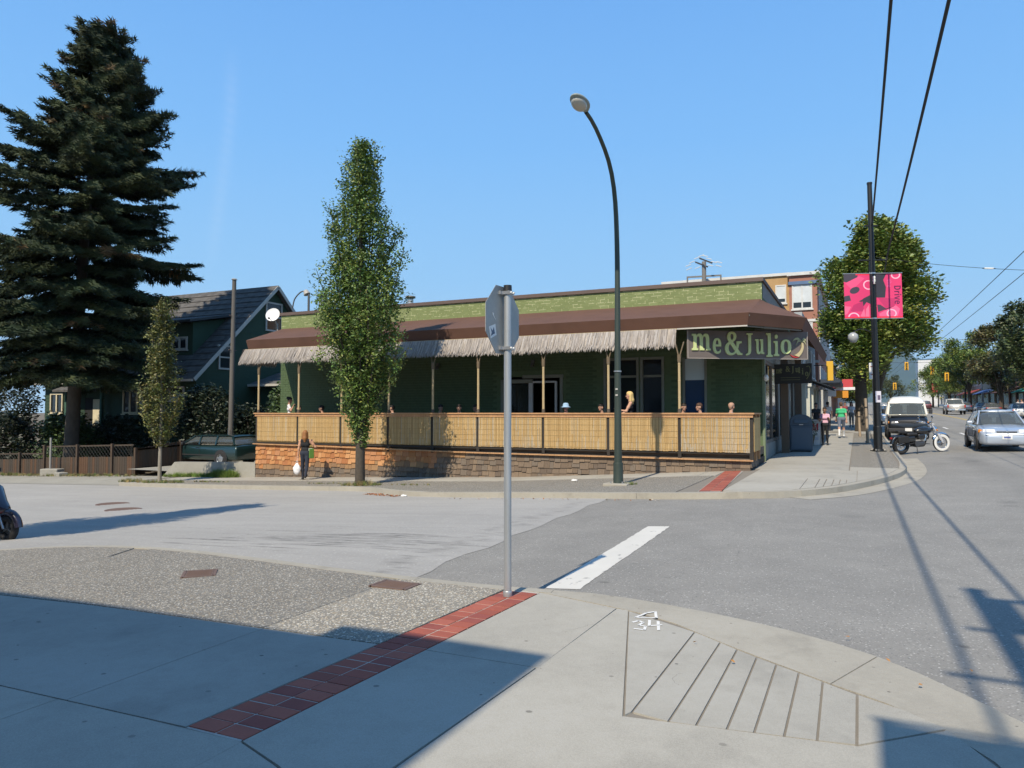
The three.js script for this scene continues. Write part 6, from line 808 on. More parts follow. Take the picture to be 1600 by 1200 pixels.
// pedestrians along the avenue
person('girl in pink and white top with dark cropped trousers beside sandwich board', 'people walking along the avenue', onWalk(-1.32, 34.4), -.1, { h: 1.6, fem: 1, fine: 1, sleeve: 'short', hair: 'bun', armL: [.5, .1, 1.3], armR: [.5, .1, 1.4], legL: [.05, .02, 0], legR: [-.08, .08, 0], c: { skin: skD, shirt: [.60, .36, .46], pants: [.012, .013, .016], hair: [.02, .012, .01] } });
person('man in bright green shirt and shorts striding away on the pavement', 'people walking along the avenue', onWalk(-.8, 41), Math.PI, { h: 1.78, fine: 1, sleeve: 'short', shorts: 1, ...walk(1.15), c: { skin: [.5, .28, .2], shirt: [.05, .42, .19], pants: [.13, .15, .20], sock: [.6, .6, .6], shoe: [.6, .6, .6], hair: [.09, .05, .03] } });
for (const [a, b, turn, l, o] of [[-1.75, 50, Math.PI, 'person with white shirt and dark hair walking in shop shade', { c: { shirt: [.62, .62, .64], pants: [.03, .03, .04], hair: [.015, .01, .01] } }], [-.45, 56, 0, 'person in white top walking beyond the man in green', { fem: 1, hair: 'long', c: { shirt: [.66, .62, .62], pants: [.25, .22, .2], hair: [.05, .03, .02] } }], [.0, 57, Math.PI, 'person in pale pink top beyond the man in green', { fem: 1, hair: 'long', c: { shirt: [.6, .4, .4], pants: [.3, .28, .27], hair: [.16, .07, .04] } }], [-1.0, 66, 0, 'distant person in maroon top under the orange sign', { c: { shirt: [.2, .04, .05], pants: [.03, .03, .04] } }], [-2.05, 42.5, .5, 'person in black standing in the shop doorway', { c: { shirt: [.012, .012, .014], pants: [.012, .012, .014], hair: [.015, .01, .01] } }],
  [16.6, 92, .6, 'person in red shirt on the far right pavement', { c: { shirt: [.5, .1, .09], pants: [.4, .3, .2] } }], [16.2, 99, 2, 'person in white shirt on the far right pavement', { c: { shirt: [.65, .63, .6], pants: [.3, .25, .2] } }], [16.9, 101, -1, 'person in pale pink walking by the far right shops', { fem: 1, c: { shirt: [.6, .42, .38], pants: [.15, .15, .2] } }], [16.4, 112, 0, 'person in pale grey far along right pavement', { c: { shirt: [.55, .56, .58], pants: [.2, .2, .22] } }], [16.9, 82, 1, 'person in yellow shirt near the white parked car', { c: { shirt: [.62, .42, .05], pants: [.04, .04, .08] } }], [16.3, 84, -.6, 'person in blue cap and dark clothes by the far right shops', { hair: 'cap', c: { shirt: [.08, .09, .16], pants: [.04, .04, .05], hat: [.3, .35, .5] } }]])
  person(l, 'people walking along the avenue', onWalk(a, b), turn, { h: rr(1.65, 1.8), ...walk(rnd() < .5 ? .8 : -.8), ...o, c: { skin: sk, ...o.c } });

// ================================================================ vehicles
const carPaint = c => phys(c, .35, { metalness: .3, clearcoat: 1, clearcoatRoughness: .08 });
M.tyre = std([.02, .02, .021], .9, { map: motS }); M.rim = std([.45, .46, .47], .35, { metalness: .8 }); M.glassCar = phys([.42, .47, .47], .03, { transmission: .85, thickness: 0 }); M.plastic = std([.025, .025, .027], .6); M.seat = std([.05, .05, .055], .9); M.lensClear = phys([.75, .76, .78], .1, { clearcoat: 1 }); M.amber = phys([.6, .2, .02], .2); M.redLens = phys([.4, .02, .02], .2); M.forkMetal = std([.68, .68, .7], .3, { metalness: .3 }); M.chrome = std([.75, .75, .76], .12, { metalness: 1 });
function loft(st, section) { // st: list of stations, section(station) -> ring of [x, y]; closed shell along z
  const rings = st.map(s => section(s).map(p => [p[0], p[1], s.z])), m = rings[0].length, pos = [], idx = []; rings.forEach(r => r.forEach(p => pos.push(...p)));
  for (let i = 0; i < rings.length - 1; i++) for (let j = 0; j < m; j++) { const a = i * m + j, b = i * m + (j + 1) % m; idx.push(a, a + m, b, b, a + m, b + m); }
  for (const [i, f] of [[0, 1], [rings.length - 1, 0]]) { const c = pos.length / 3, r = rings[i]; pos.push(r.reduce((s, p) => s + p[0], 0) / m, r.reduce((s, p) => s + p[1], 0) / m, r[0][2]); for (let j = 0; j < m; j++) { const a = i * m + j, b = i * m + (j + 1) % m; f ? idx.push(c, a, b) : idx.push(c, b, a); } }
  const g = new THREE.BufferGeometry(); g.setAttribute('position', new THREE.Float32BufferAttribute(pos, 3)); g.setIndex(idx); g.computeVertexNormals(); return g;
}
const lower = s => { const h = s.y1 - s.y0, w = s.w; const half = [[w * .8, s.y0], [w * .96, s.y0 + h * .1], [w, s.y0 + h * .38], [w * .985, s.y0 + h * .7], [w * .95, s.y1 - h * .1], [w * .84, s.y1 - .015], [w * .45, s.y1 + .02]]; return [...half, ...half.map(p => [-p[0], p[1]]).reverse()]; };
const upper = s => { const half = [[s.w, s.y0], [lerp(s.w, s.wt, .5) + .015, (s.y0 + s.y1) / 2], [s.wt, s.y1 - .05], [s.wt * .86, s.y1 - .008], [s.wt * .4, s.y1 + .02]]; return [...half, ...half.map(p => [-p[0], p[1]]).reverse()]; };
function wheel(parent, x, y, z, r, w, rimM = M.rim, white = false) { const s = Math.sign(x), o = part(parent, 'wheel', lathe([[r * .62, -w / 2], [r * .93, -w / 2], [r, -w * .35], [r, w * .35], [r * .93, w / 2], [r * .62, w / 2]], 24).rotateZ(Math.PI / 2).translate(x, y, z), M.tyre); part(o, 'rim', [lathe([[0, 0], [r * .2, .01], [r * .55, -.025], [r * .64, .01]], 20).rotateZ(-Math.PI / 2 * s).translate(x + s * w * .44, y, z), ...[0, 1, 2, 3, 4].map(k => box(.02, r * .5, r * .16, 0, r * .33, 0).rotateX(k * 1.2566).translate(x + s * w * .42, y, z))], rimM); return o; }
function car(name, label, group, pos, turn, d) {
  const t = thing(name, label, d.cat || 'car', group, pos, turn), P = carPaint(d.paint);
  const body = part(t, 'body', loft(d.low, lower), P); if (d.lower2) part(t, 'lower_trim', loft(d.lower2, lower), M.plastic);
  if (d.up) { part(t, 'windows', loft(d.up, upper), M.glassCar); const z0 = d.up[0].z, z1 = d.up[d.up.length - 1].z, y = d.up[1].y0 + .035, top = d.up[2].y1; part(t, 'dashboard', rbox(d.up[1].w * 1.8, .03, z0 - z1 - .25, .01, 0, y, (z0 + z1) / 2), M.plastic); for (const s of [-1, 1]) for (const z of [lerp(z0, z1, .42), lerp(z0, z1, .74)]) { const st = part(t, 'seat', rbox(.46, top - y - .22, .14, .05, s * .36, (y + top - .22) / 2, z, -.18), M.seat); part(st, 'headrest', rbox(.24, .15, .1, .04, s * .36, top - .17, z - .05), M.seat); } part(t, 'steering_wheel', new THREE.TorusGeometry(.17, .018, 8, 20).rotateX(-.4).translate(.36, y + .07, lerp(z0, z1, .22)), M.plastic); }
  if (d.roof) part(t, 'roof', loft(d.roof, upper), d.roofM || P);
  for (const q of d.pillars || []) for (const s of [-1, 1]) part(t, 'pillar', beam(V3(s * q[0], q[1], q[2]), V3(s * q[3], q[4], q[5]), q[6] || .05, .05), d.pillarM || P);
  for (const z of d.axles) for (const s of [-1, 1]) { part(t, 'wheel_arch', cyl(d.r * 1.18, d.r * 1.18, .05, s * (d.hw - .018), d.r + .02, z, 24, 0, Math.PI / 2), M.plastic); wheel(t, s * (d.hw - .06), d.r, z, d.r, .18); }
  (d.extra || (() => { }))(t, P); return t;
}
const sedanSpec = (paint, extra) => ({ paint, hw: .85, r: .305, axles: [1.38, -1.24],
  low: [{ z: 2.2, y0: .26, y1: .52, w: .60 }, { z: 2.14, y0: .2, y1: .64, w: .74 }, { z: 1.95, y0: .18, y1: .72, w: .82 }, { z: 1.4, y0: .18, y1: .81, w: .85 }, { z: .95, y0: .17, y1: .9, w: .852 }, { z: .2, y0: .17, y1: .93, w: .852 }, { z: -1.2, y0: .17, y1: .955, w: .85 }, { z: -1.85, y0: .2, y1: .96, w: .83 }, { z: -2.15, y0: .26, y1: .92, w: .78 }, { z: -2.24, y0: .34, y1: .78, w: .7 }],
  up: [{ z: 1.0, y0: .88, y1: .91, w: .74, wt: .7 }, { z: .55, y0: .9, y1: 1.2, w: .77, wt: .63 }, { z: .15, y0: .92, y1: 1.4, w: .78, wt: .57 }, { z: -.5, y0: .93, y1: 1.415, w: .78, wt: .56 }, { z: -1.0, y0: .94, y1: 1.35, w: .78, wt: .56 }, { z: -1.65, y0: .95, y1: .99, w: .75, wt: .68 }],
  roof: [{ z: .22, y0: 1.37, y1: 1.395, w: .55, wt: .53 }, { z: .12, y0: 1.37, y1: 1.43, w: .58, wt: .55 }, { z: -.5, y0: 1.38, y1: 1.445, w: .575, wt: .55 }, { z: -1.02, y0: 1.34, y1: 1.375, w: .57, wt: .54 }],
  pillars: [[.735, .9, .98, .565, 1.40, .17], [.785, .92, -.42, .575, 1.4, -.42, .07], [.755, .95, -1.6, .57, 1.36, -1.02, .1], [.78, .94, -1.05, .57, 1.38, -.95, .05]],
  extra });
const sedanFace = (t, P) => { for (const s of [-1, 1]) { const hl = part(t, 'headlight', rbox(.4, .17, .16, .05, s * .52, .66, 2.03, -.25, s * .38), M.lensClear); part(hl, 'amber_corner', rbox(.12, .14, .16, .04, s * .755, .665, 1.86, -.2, s * .7), M.amber); const mr = part(t, 'mirror', rbox(.2, .13, .1, .045, s * .95, .97, .72), P); part(mr, 'stalk', box(.1, .04, .05, s * .85, .94, .72), M.plastic); part(t, 'tail_light', rbox(.3, .14, .06, .02, s * .62, .78, -2.19, 0, -s * .25), M.redLens); part(t, 'door_seam', [box(.006, .55, .012, s * .853, .62, .55), box(.006, .55, .012, s * .853, .62, -.48)], M.plastic); part(t, 'door_handle', [rbox(.02, .03, .16, .008, s * .855, .8, -.3), rbox(.02, .03, .16, .008, s * .85, .8, -1.15)], P); part(t, 'fog_light', cyl(.045, .045, .03, s * .58, .36, 2.13, 12, Math.PI / 2), M.lensClear); }
  part(t, 'grille', [rbox(.62, .065, .05, .02, 0, .655, 2.145), ], M.plastic); part(t, 'grille_bar', [rbox(.6, .018, .03, .006, 0, .665, 2.165), rbox(.1, .06, .02, .015, 0, .67, 2.18)], M.chrome); part(t, 'intake', rbox(1.05, .13, .05, .03, 0, .34, 2.165), M.plastic); const pl = part(t, 'licence_plate', box(.3, .15, .012, 0, .47, 2.215), M.paintWhite); part(pl, 'plate_digits', [box(.2, .06, .004, 0, .465, 2.223)], std([.09, .12, .32], .7)); part(t, 'wiper', [beam(V3(-.5, .92, .99), V3(.05, .96, .88), .02, .015), beam(V3(.1, .92, .99), V3(.6, .97, .86), .02, .015)], M.plastic); part(t, 'bumper_line', box(1.3, .012, .02, 0, .54, 2.19), M.plastic); };
car('silver_sedan', 'silver blue sedan driving towards the viewer at right edge', null, V(4.72, RH(4.72, 33) + .02, 33.1), 0, sedanSpec([.42, .47, .54], sedanFace));
car('parked_van', 'black hooded van with white raised roof parked at the kerb', null, onRoad(2.2, 43.3, .03), 0, { cat: 'van', paint: [.012, .013, .015], hw: .9, r: .34, axles: [1.45, -1.5],
  low: [{ z: 2.3, y0: .3, y1: .75, w: .8 }, { z: 2.2, y0: .25, y1: 1.02, w: .88 }, { z: 1.7, y0: .24, y1: 1.12, w: .9 }, { z: 1.2, y0: .24, y1: 1.2, w: .9 }, { z: -2.2, y0: .26, y1: 1.22, w: .9 }, { z: -2.35, y0: .35, y1: 1.1, w: .86 }],
  up: [{ z: 1.45, y0: 1.14, y1: 1.2, w: .86, wt: .84 }, { z: 1.0, y0: 1.18, y1: 1.75, w: .87, wt: .74 }, { z: .8, y0: 1.2, y1: 1.9, w: .87, wt: .72 }, { z: -2.2, y0: 1.2, y1: 1.9, w: .87, wt: .72 }],
  roof: [{ z: 1.0, y0: 1.72, y1: 1.8, w: .77, wt: .74 }, { z: .82, y0: 1.78, y1: 2.0, w: .8, wt: .7 }, { z: .3, y0: 1.8, y1: 2.1, w: .8, wt: .66 }, { z: -2.0, y0: 1.8, y1: 2.1, w: .8, wt: .66 }, { z: -2.25, y0: 1.8, y1: 2.05, w: .78, wt: .68 }], roofM: phys([.74, .73, .70], .4, { clearcoat: .5 }), pillarM: phys([.6, .58, .52], .5),
  pillars: [[.86, 1.18, 1.42, .77, 1.82, .86, .09], [.88, 1.2, .1, .76, 1.85, .1, .09], [.88, 1.2, -1.1, .76, 1.85, -1.1, .09]],
  extra: (t, P) => { for (const s of [-1, 1]) { part(t, 'headlight', rbox(.2, .12, .06, .02, s * .64, .78, 2.26), phys([.3, .3, .3], .1)); part(t, 'indicator', rbox(.1, .1, .05, .015, s * .83, .8, 2.2), M.amber); part(t, 'mirror', rbox(.17, .24, .12, .03, s * 1.05, 1.35, 1.15), M.plastic); } part(t, 'cowl', rbox(1.72, .05, .12, .02, 0, 1.16, 1.44), phys([.55, .52, .42], .6)); part(t, 'bumper', rbox(1.75, .18, .16, .04, 0, .42, 2.3), M.plastic); part(t, 'grille', [rbox(.9, .14, .03, .01, 0, .8, 2.28), box(.85, .012, .04, 0, .83, 2.29), box(.85, .012, .04, 0, .77, 2.29)], M.plastic); part(t, 'bonnet_bra', rbox(1.5, .02, .5, .008, 0, 1.115, 1.85, .12), std([.008, .008, .009], .8)); part(t, 'wiper', [beam(V3(-.6, 1.2, 1.42), V3(0, 1.3, 1.34), .02, .015)], M.plastic); part(t, 'licence_plate', box(.3, .15, .012, 0, .45, 2.385), M.paintWhite); } });
car('parked_truck', 'dark green wagon parked nose left behind low concrete wall', null, V(-27.95, -.86, 25.9), -Math.PI / 2, { cat: 'car', paint: [.012, .035, .036], hw: .88, r: .34, axles: [1.5, -1.35],
  low: [{ z: 2.3, y0: .35, y1: .62, w: .7 }, { z: 2.2, y0: .26, y1: .8, w: .82 }, { z: 1.9, y0: .24, y1: .88, w: .87 }, { z: 1.1, y0: .24, y1: .96, w: .88 }, { z: -2.2, y0: .26, y1: 1.0, w: .88 }, { z: -2.35, y0: .35, y1: .9, w: .84 }],
  up: [{ z: 1.25, y0: .94, y1: .97, w: .8, wt: .78 }, { z: .75, y0: .95, y1: 1.24, w: .82, wt: .72 }, { z: .45, y0: .96, y1: 1.38, w: .82, wt: .66 }, { z: -1.9, y0: .98, y1: 1.4, w: .82, wt: .66 }, { z: -2.25, y0: .98, y1: 1.02, w: .8, wt: .76 }],
  roof: [{ z: .55, y0: 1.35, y1: 1.38, w: .66, wt: .64 }, { z: .4, y0: 1.35, y1: 1.42, w: .69, wt: .65 }, { z: -1.9, y0: 1.37, y1: 1.43, w: .69, wt: .65 }, { z: -2.0, y0: 1.33, y1: 1.38, w: .67, wt: .64 }],
  pillars: [[.82, .95, 1.2, .68, 1.38, .48, .06], [.84, .97, .05, .69, 1.38, .05, .08], [.84, .98, -1.0, .69, 1.39, -1.0, .09], [.82, .98, -2.15, .69, 1.38, -1.9, .09]],
  extra: (t, P) => { for (const s of [-1, 1]) { part(t, 'headlight', rbox(.26, .15, .1, .03, s * .6, .68, 2.2), M.lensClear); part(t, 'indicator', rbox(.05, .09, .1, .015, s * .83, .68, 2.1), M.amber); part(t, 'mirror', rbox(.2, .15, .1, .04, s * .98, 1.02, .95), M.plastic); part(t, 'side_moulding', box(.02, .05, 2.4, s * .885, .5, 0), M.plastic); part(t, 'door_seam', [box(.006, .6, .012, s * .883, .65, .95), box(.006, .6, .012, s * .883, .65, .0)], M.plastic); part(t, 'door_handle', rbox(.02, .035, .16, .008, s * .885, .85, .15), M.chrome); } part(t, 'aerial', cyl(.012, .01, .75, -.86, 1.35, .02, 6), M.chrome); part(t, 'bumper', rbox(1.6, .16, .14, .04, 0, .42, 2.28), M.plastic); } });
function pickup(label, pos, turn, paint, lite) { return car('pickup_truck', label, 'traffic along the avenue', pos, turn, { cat: 'pickup', paint, hw: .92, r: .36, axles: [1.6, -1.55], low: [{ z: 2.55, y0: .4, y1: .85, w: .84 }, { z: 2.4, y0: .35, y1: 1.0, w: .9 }, { z: 1.0, y0: .34, y1: 1.1, w: .92 }, { z: -2.5, y0: .4, y1: 1.12, w: .92 }], up: [{ z: 1.05, y0: 1.05, y1: 1.1, w: .84, wt: .82 }, { z: .4, y0: 1.08, y1: 1.68, w: .85, wt: .72 }, { z: -.5, y0: 1.08, y1: 1.7, w: .85, wt: .72 }, { z: -.7, y0: 1.08, y1: 1.12, w: .84, wt: .8 }], roof: [{ z: .4, y0: 1.62, y1: 1.68, w: .73, wt: .7 }, { z: .2, y0: 1.64, y1: 1.76, w: .75, wt: .7 }, { z: -.52, y0: 1.64, y1: 1.74, w: .75, wt: .7 }], pillars: [[.85, 1.08, 1.0, .74, 1.68, .4, .08], [.86, 1.08, -.62, .74, 1.7, -.5, .1]], extra: (t, P) => { for (const s of [-1, 1]) part(t, 'tail_light', rbox(.12, .3, .05, .01, s * .82, .9, -2.51), M.redLens); part(t, 'rear_bumper', rbox(1.75, .16, .12, .03, 0, .5, -2.56), M.chrome); part(t, 'licence_plate', box(.3, .14, .01, 0, .52, -2.63), M.paintWhite); part(t, 'bed', box(1.6, .02, 1.7, 0, 1.135, -1.6), M.plastic); } }); }
pickup('white pickup truck driving away along the avenue', onRoad(9.9, 98, .03), Math.PI, [.72, .72, .71]);
for (const [a, b, c, l, turn] of [[14.2, 87, [.68, .68, .66], 'white parked car half hidden beyond the silver sedan', Math.PI], [12.2, 118, [.4, .41, .42], 'silver car driving away left of the white pickup', Math.PI], [9.4, 132, [.10, .03, .04], 'dark maroon car ahead of the white pickup', Math.PI], [14.2, 128, [.08, .1, .16], 'dark blue parked car under the right trees', Math.PI], [2.4, 66, [.12, .2, .34], 'blue car parked beyond the black van', 0], [14.3, 104, [.10, .10, .11], 'charcoal parked car beside the right pavement', Math.PI], [14.3, 111, [.3, .32, .33], 'grey parked car beside the right pavement', Math.PI], [2.3, 78, [.5, .5, .5], 'grey car parked at the left kerb farther on', 0]])
  car('distant_car', l, 'traffic along the avenue', onRoad(a, b, .03), turn, sedanSpec(c, (t, P) => { for (const s of [-1, 1]) { part(t, 'headlight', rbox(.36, .14, .1, .04, s * .55, .66, 2.06, 0, s * .3), M.lensClear); part(t, 'tail_light', rbox(.3, .14, .06, .02, s * .62, .78, -2.19), M.redLens); } }));
{ // cruiser motorcycle
  const A = V(1.3, 0, 31.05), Bq = V(2.79, 0, 31.94), W = 1.62, t = thing('motorcycle', 'black and chrome cruiser motorcycle with whitewall front tyre at the kerb', 'motorcycle', null, onRoad(1.42, 31.12, .015), Math.atan2(1.49, -.89) ); t.rotation.order = 'YXZ'; t.rotation.x = -Math.atan2(RH(2.8, 31.95) - RH(1.42, 31.12), 1.62);
  // local: +z forward, rear axle above the origin
  const r = .33; const spoke = (z, rad) => range(0, 15, 1).map(k => { const a = k / 16 * 6.283; return rod(V3(.03 * (k % 2 ? 1 : -1), r, z), V3(0, r + Math.sin(a) * rad, z + Math.cos(a) * rad), .005, .005, 4); });
  for (const [z, w, ww] of [[0, .075, false], [W, .055, true]]) { const wh = part(t, 'wheel', new THREE.TorusGeometry(r - w, w, 10, 32).rotateY(Math.PI / 2).translate(0, r, z), M.tyre); part(wh, 'rim', [new THREE.TorusGeometry(r - 2 * w + .005, .018, 8, 32).rotateY(Math.PI / 2).translate(0, r, z), ...spoke(z, r - 2 * w), cyl(.05, .05, .13, 0, r, z, 12, 0, Math.PI / 2)], M.chrome); if (ww) for (const s of [-1, 1]) part(wh, 'whitewall', lathe([[r - 2.05 * w, 0], [r - .9 * w, .012], [r - .35 * w, 0]], 32).rotateZ(-Math.PI / 2 * s).translate(s * w * .86, r, z), M.paintWhite); part(wh, 'brake_disc', cyl(.12, .12, .012, .07, r, z, 20, 0, Math.PI / 2), M.chrome); }
  const fender = (z, rad, w, a0, a1, m, nm) => { const l = []; for (let k = 0; k <= 14; k++) { const a = lerp(a0, a1, k / 14); l.push(V3(0, r + Math.sin(a) * rad, z + Math.cos(a) * rad)); } const g = new THREE.TubeGeometry(new THREE.CatmullRomCurve3(l), 28, w, 8); part(t, nm, g, m); };
  const bk = phys([.012, .012, .013], .25, { clearcoat: 1 }); fender(0, r + .02, .085, .3, 2.9, bk, 'rear_fender'); fender(W, r + .005, .06, .5, 2.7, M.chrome, 'front_fender');
  for (const s of [-1, 1]) part(t, 'fork', [rod(V3(s * .1, r, W), V3(s * .1, 1.02, W - .38), .026), rod(V3(s * .1, r + .06, W - .02), V3(s * .1, r + .34, W - .14), .036)], M.forkMetal);
  part(t, 'headlight', [new THREE.SphereGeometry(.1, 16, 12).scale(1, 1, 1.1).translate(0, .86, W - .24)], M.chrome); part(t, 'handlebar', tube([[-.42, 1.12, W - .72], [-.3, 1.16, W - .55], [-.1, 1.06, W - .4], [.1, 1.06, W - .4], [.3, 1.16, W - .55], [.42, 1.12, W - .72]].map(p => V3(...p)), .016, 24, 6), M.chrome); for (const s of [-1, 1]) { part(t, 'grip', rod(V3(s * .36, 1.14, W - .62), V3(s * .44, 1.11, W - .76), .022), M.black); part(t, 'mirror', [rod(V3(s * .32, 1.15, W - .56), V3(s * .38, 1.3, W - .55), .008), lathe([[0, .01], [.055, 0], [.05, -.02], [0, -.025]], 12).rotateX(Math.PI / 2).translate(s * .39, 1.33, W - .55)], M.chrome); part(t, 'indicator', new THREE.SphereGeometry(.035, 8, 6).translate(s * .19, .82, W - .26), M.amber); }
  const tk = new THREE.SphereGeometry(1, 18, 12); tk.scale(.17, .16, .36); part(t, 'fuel_tank', tk.translate(0, .82, .92), bk); part(t, 'seat', [rbox(.3, .12, .42, .05, 0, .72, .42), rbox(.24, .12, .36, .05, 0, .82, .06, .12)], std([.015, .014, .014], .6)); part(t, 'frame', [rod(V3(0, .9, W - .42), V3(0, .3, .95), .03), rod(V3(0, .3, .95), V3(0, .3, .4), .03), rod(V3(0, .3, .4), V3(0, .68, .3), .03), rod(V3(0, .86, W - .42), V3(0, .68, .3), .03), rod(V3(-.12, r, 0), V3(-.12, .4, .5), .025), rod(V3(.12, r, 0), V3(.12, .4, .5), .025)], M.black);
  for (const [z, an] of [[.62, -.4], [.86, .4]]) part(t, 'cylinder', range(0, 7, 1).map(k => cyl(.085, .085, .016, 0, .44 + k * .028, 0, 14)).map(g => g.rotateX(an * .6).translate(0, .04, z + (an > 0 ? -.22 : .22) * .0)), M.chrome); part(t, 'side_cover', [rbox(.34, .22, .3, .05, 0, .55, .36), rbox(.3, .2, .3, .06, 0, .62, .78)], bk); part(t, 'crankcase', [rbox(.24, .22, .42, .08, 0, .34, .72), cyl(.1, .1, .3, 0, .36, .58, 16, 0, Math.PI / 2)], std([.10, .10, .105], .35, { metalness: .7 })); part(t, 'exhaust', [tube([[.14, .5, .92], [.2, .36, 1.02], [.2, .26, .8], [.2, .27, .3]].map(p => V3(...p)), .025, 20, 8), rod(V3(.2, .27, .42), V3(.2, .3, -.32), .042)], M.chrome); part(t, 'saddlebag', [rbox(.12, .26, .42, .04, .22, .55, -.02), rbox(.12, .26, .42, .04, -.22, .55, -.02)], std([.015, .014, .013], .6)); part(t, 'tail_light', rbox(.1, .06, .05, .01, 0, .62, -.36), M.redLens); part(t, 'side_stand', rod(V3(-.12, .3, .55), V3(-.3, .02, .45), .014), M.black); part(t, 'foot_peg', [rod(V3(-.32, .34, .95), V3(.32, .34, .95), .014)], M.chrome);
}
{ // scooter, cut by the left edge
  const t = thing('scooter', 'dark purple scooter cut off at the left edge of the picture', 'scooter', null, onRoad(-13.76, 7.62, 0), Math.PI / 2 + .12), r = .225, F = phys([.018, .014, .03], .3, { clearcoat: .8 }), R2 = phys([.14, .02, .03], .35);
  for (const z of [.0, 1.22 - 1.22 * 0]) { } for (const z of [.72, -.5]) { const w = part(t, 'wheel', new THREE.TorusGeometry(r - .06, .06, 10, 28).rotateY(Math.PI / 2).translate(0, r, z), M.tyre); part(w, 'rim', [lathe([[0, 0], [.03, .03], [.05, .01], [.12, 0], [.125, .02]], 16).rotateZ(-Math.PI / 2).translate(.02, r, z), ...[0, 1, 2].map(k => box(.03, .1, .03, 0, .06, 0).rotateX(k * 2.094).translate(0, r, z)), cyl(.09, .09, .01, .045, r, z, 16, 0, Math.PI / 2)], std([.2, .2, .2], .4, { metalness: .6 })); }
  part(t, 'front_fender', (() => { const l = []; for (let k = 0; k <= 10; k++) { const a = lerp(.1, 2.4, k / 10); l.push(V3(0, r + Math.sin(a) * .27, .7 + Math.cos(a) * .27)); } return tube(l, .065, 20, 8); })(), F);
  for (const s of [-1, 1]) part(t, 'fork', [rod(V3(s * .075, r, .72), V3(s * .06, .62, .5), .022)], M.steel);
  part(t, 'front_shield', loft([{ z: .7, y0: .52, y1: .58, w: .06 }, { z: .52, y0: .44, y1: .7, w: .14 }, { z: .36, y0: .32, y1: .92, w: .2 }, { z: .2, y0: .3, y1: 1.0, w: .18 }], lower), F); part(t, 'shield_stripe', loft([{ z: .68, y0: .51, y1: .53, w: .065 }, { z: .52, y0: .43, y1: .48, w: .145 }, { z: .36, y0: .31, y1: .42, w: .205 }], lower), R2); part(t, 'headlight', rbox(.16, .08, .05, .03, 0, .76, .44, -.6), M.lensClear); part(t, 'footboard', rbox(.34, .08, .5, .03, 0, .3, .16), F); part(t, 'tail_body', loft([{ z: .02, y0: .32, y1: .6, w: .15 }, { z: -.2, y0: .3, y1: .72, w: .2 }, { z: -.6, y0: .45, y1: .78, w: .18 }, { z: -.85, y0: .62, y1: .76, w: .1 }], lower), F); part(t, 'seat', rbox(.28, .1, .75, .045, 0, .8, -.38), M.black); part(t, 'handlebar', [tube([[-.34, .95, -.02], [-.15, 1.0, .1], [.15, 1.0, .1], [.34, .95, -.02]].map(p => V3(...p)), .016, 16, 6), rod(V3(0, .7, .42), V3(0, 1.0, .1), .03)], M.black); for (const s of [-1, 1]) part(t, 'mirror', [rod(V3(s * .26, .98, .04), V3(s * .32, 1.15, .0), .007), rbox(.12, .07, .02, .01, s * .34, 1.17, .0)], M.black); part(t, 'exhaust', rod(V3(.16, .22, -.2), V3(.18, .34, -.75), .045), M.steel); part(t, 'tail_light', rbox(.12, .06, .04, .01, 0, .66, -.86), M.redLens); part(t, 'stand', rod(V3(-.08, .28, -.1), V3(-.2, .01, -.16), .014), M.black);
}
// ---- things on the avenue pavement by the restaurant
{ const t = thing('litter_bin', 'slate blue dome topped street bin in shade outside restaurant doorway', 'bin', null, onWalk(-2.0, 30.0), .12), m = phys([.045, .075, .11], .5), m2 = phys([.06, .095, .135], .5); part(t, 'cabinet', rbox(.8, .95, .6, .03, 0, .52, 0), m); const s = new THREE.Shape(); s.moveTo(-.4, 0); s.lineTo(-.4, .12); s.quadraticCurveTo(-.36, .4, 0, .42); s.quadraticCurveTo(.36, .4, .4, .12); s.lineTo(.4, 0); part(t, 'dome', extr(s, .6).translate(0, .99, -.3), m); part(t, 'door_panel', rbox(.68, .8, .02, .008, 0, .5, .305), m2); part(t, 'flap', rbox(.5, .14, .03, .01, 0, 1.14, .31, -.15), m2); part(t, 'plinth', box(.72, .06, .52, 0, .03, 0), M.black); part(t, 'badge', box(.14, .03, .006, 0, 1.02, .32), std([.6, .55, .5], .6)); }
for (const [a, b, r, l] of [[-1.95, 33.2, .3, 'dark round planter with leafy plant left of sandwich board'], [-2.35, 35.2, .26, 'second dark planter nearer the shop wall']]) { const t = thing('planter', l, 'planter', 'planters outside the shop', onWalk(a, b)); part(t, 'pot', lathe([[0, 0], [r * .7, 0], [r, .45], [r * 1.05, .5], [r * .95, .5], [r * .9, .42], [0, .42]], 18), std([.015, .03, .02], .6)); const list = []; for (let i = 0; i < 90; i++) { const th = rr(0, 6.28), u = Math.sqrt(rnd()) * r * 1.1, y = rr(.45, 1.25); list.push([V3(Math.cos(th) * u * (1.2 - Math.abs(y - .8)), y, Math.sin(th) * u * (1.2 - Math.abs(y - .8))), rr(.7, 1.1), tint(pick(md))]); } for (let i = 0; i < 14; i++) list.push([V3(rr(-r, r), rr(.6, 1.1), rr(-r, r)), .35, [.65, .62, .58]]); instanced(t, 'foliage', leafXS, M.leaf, list); part(t, 'stems', range(0, 4, 1).map(k => rod(V3(0, .4, 0), V3(rr(-.2, .2), rr(.8, 1.2), rr(-.2, .2)), .012)), M.bark); }
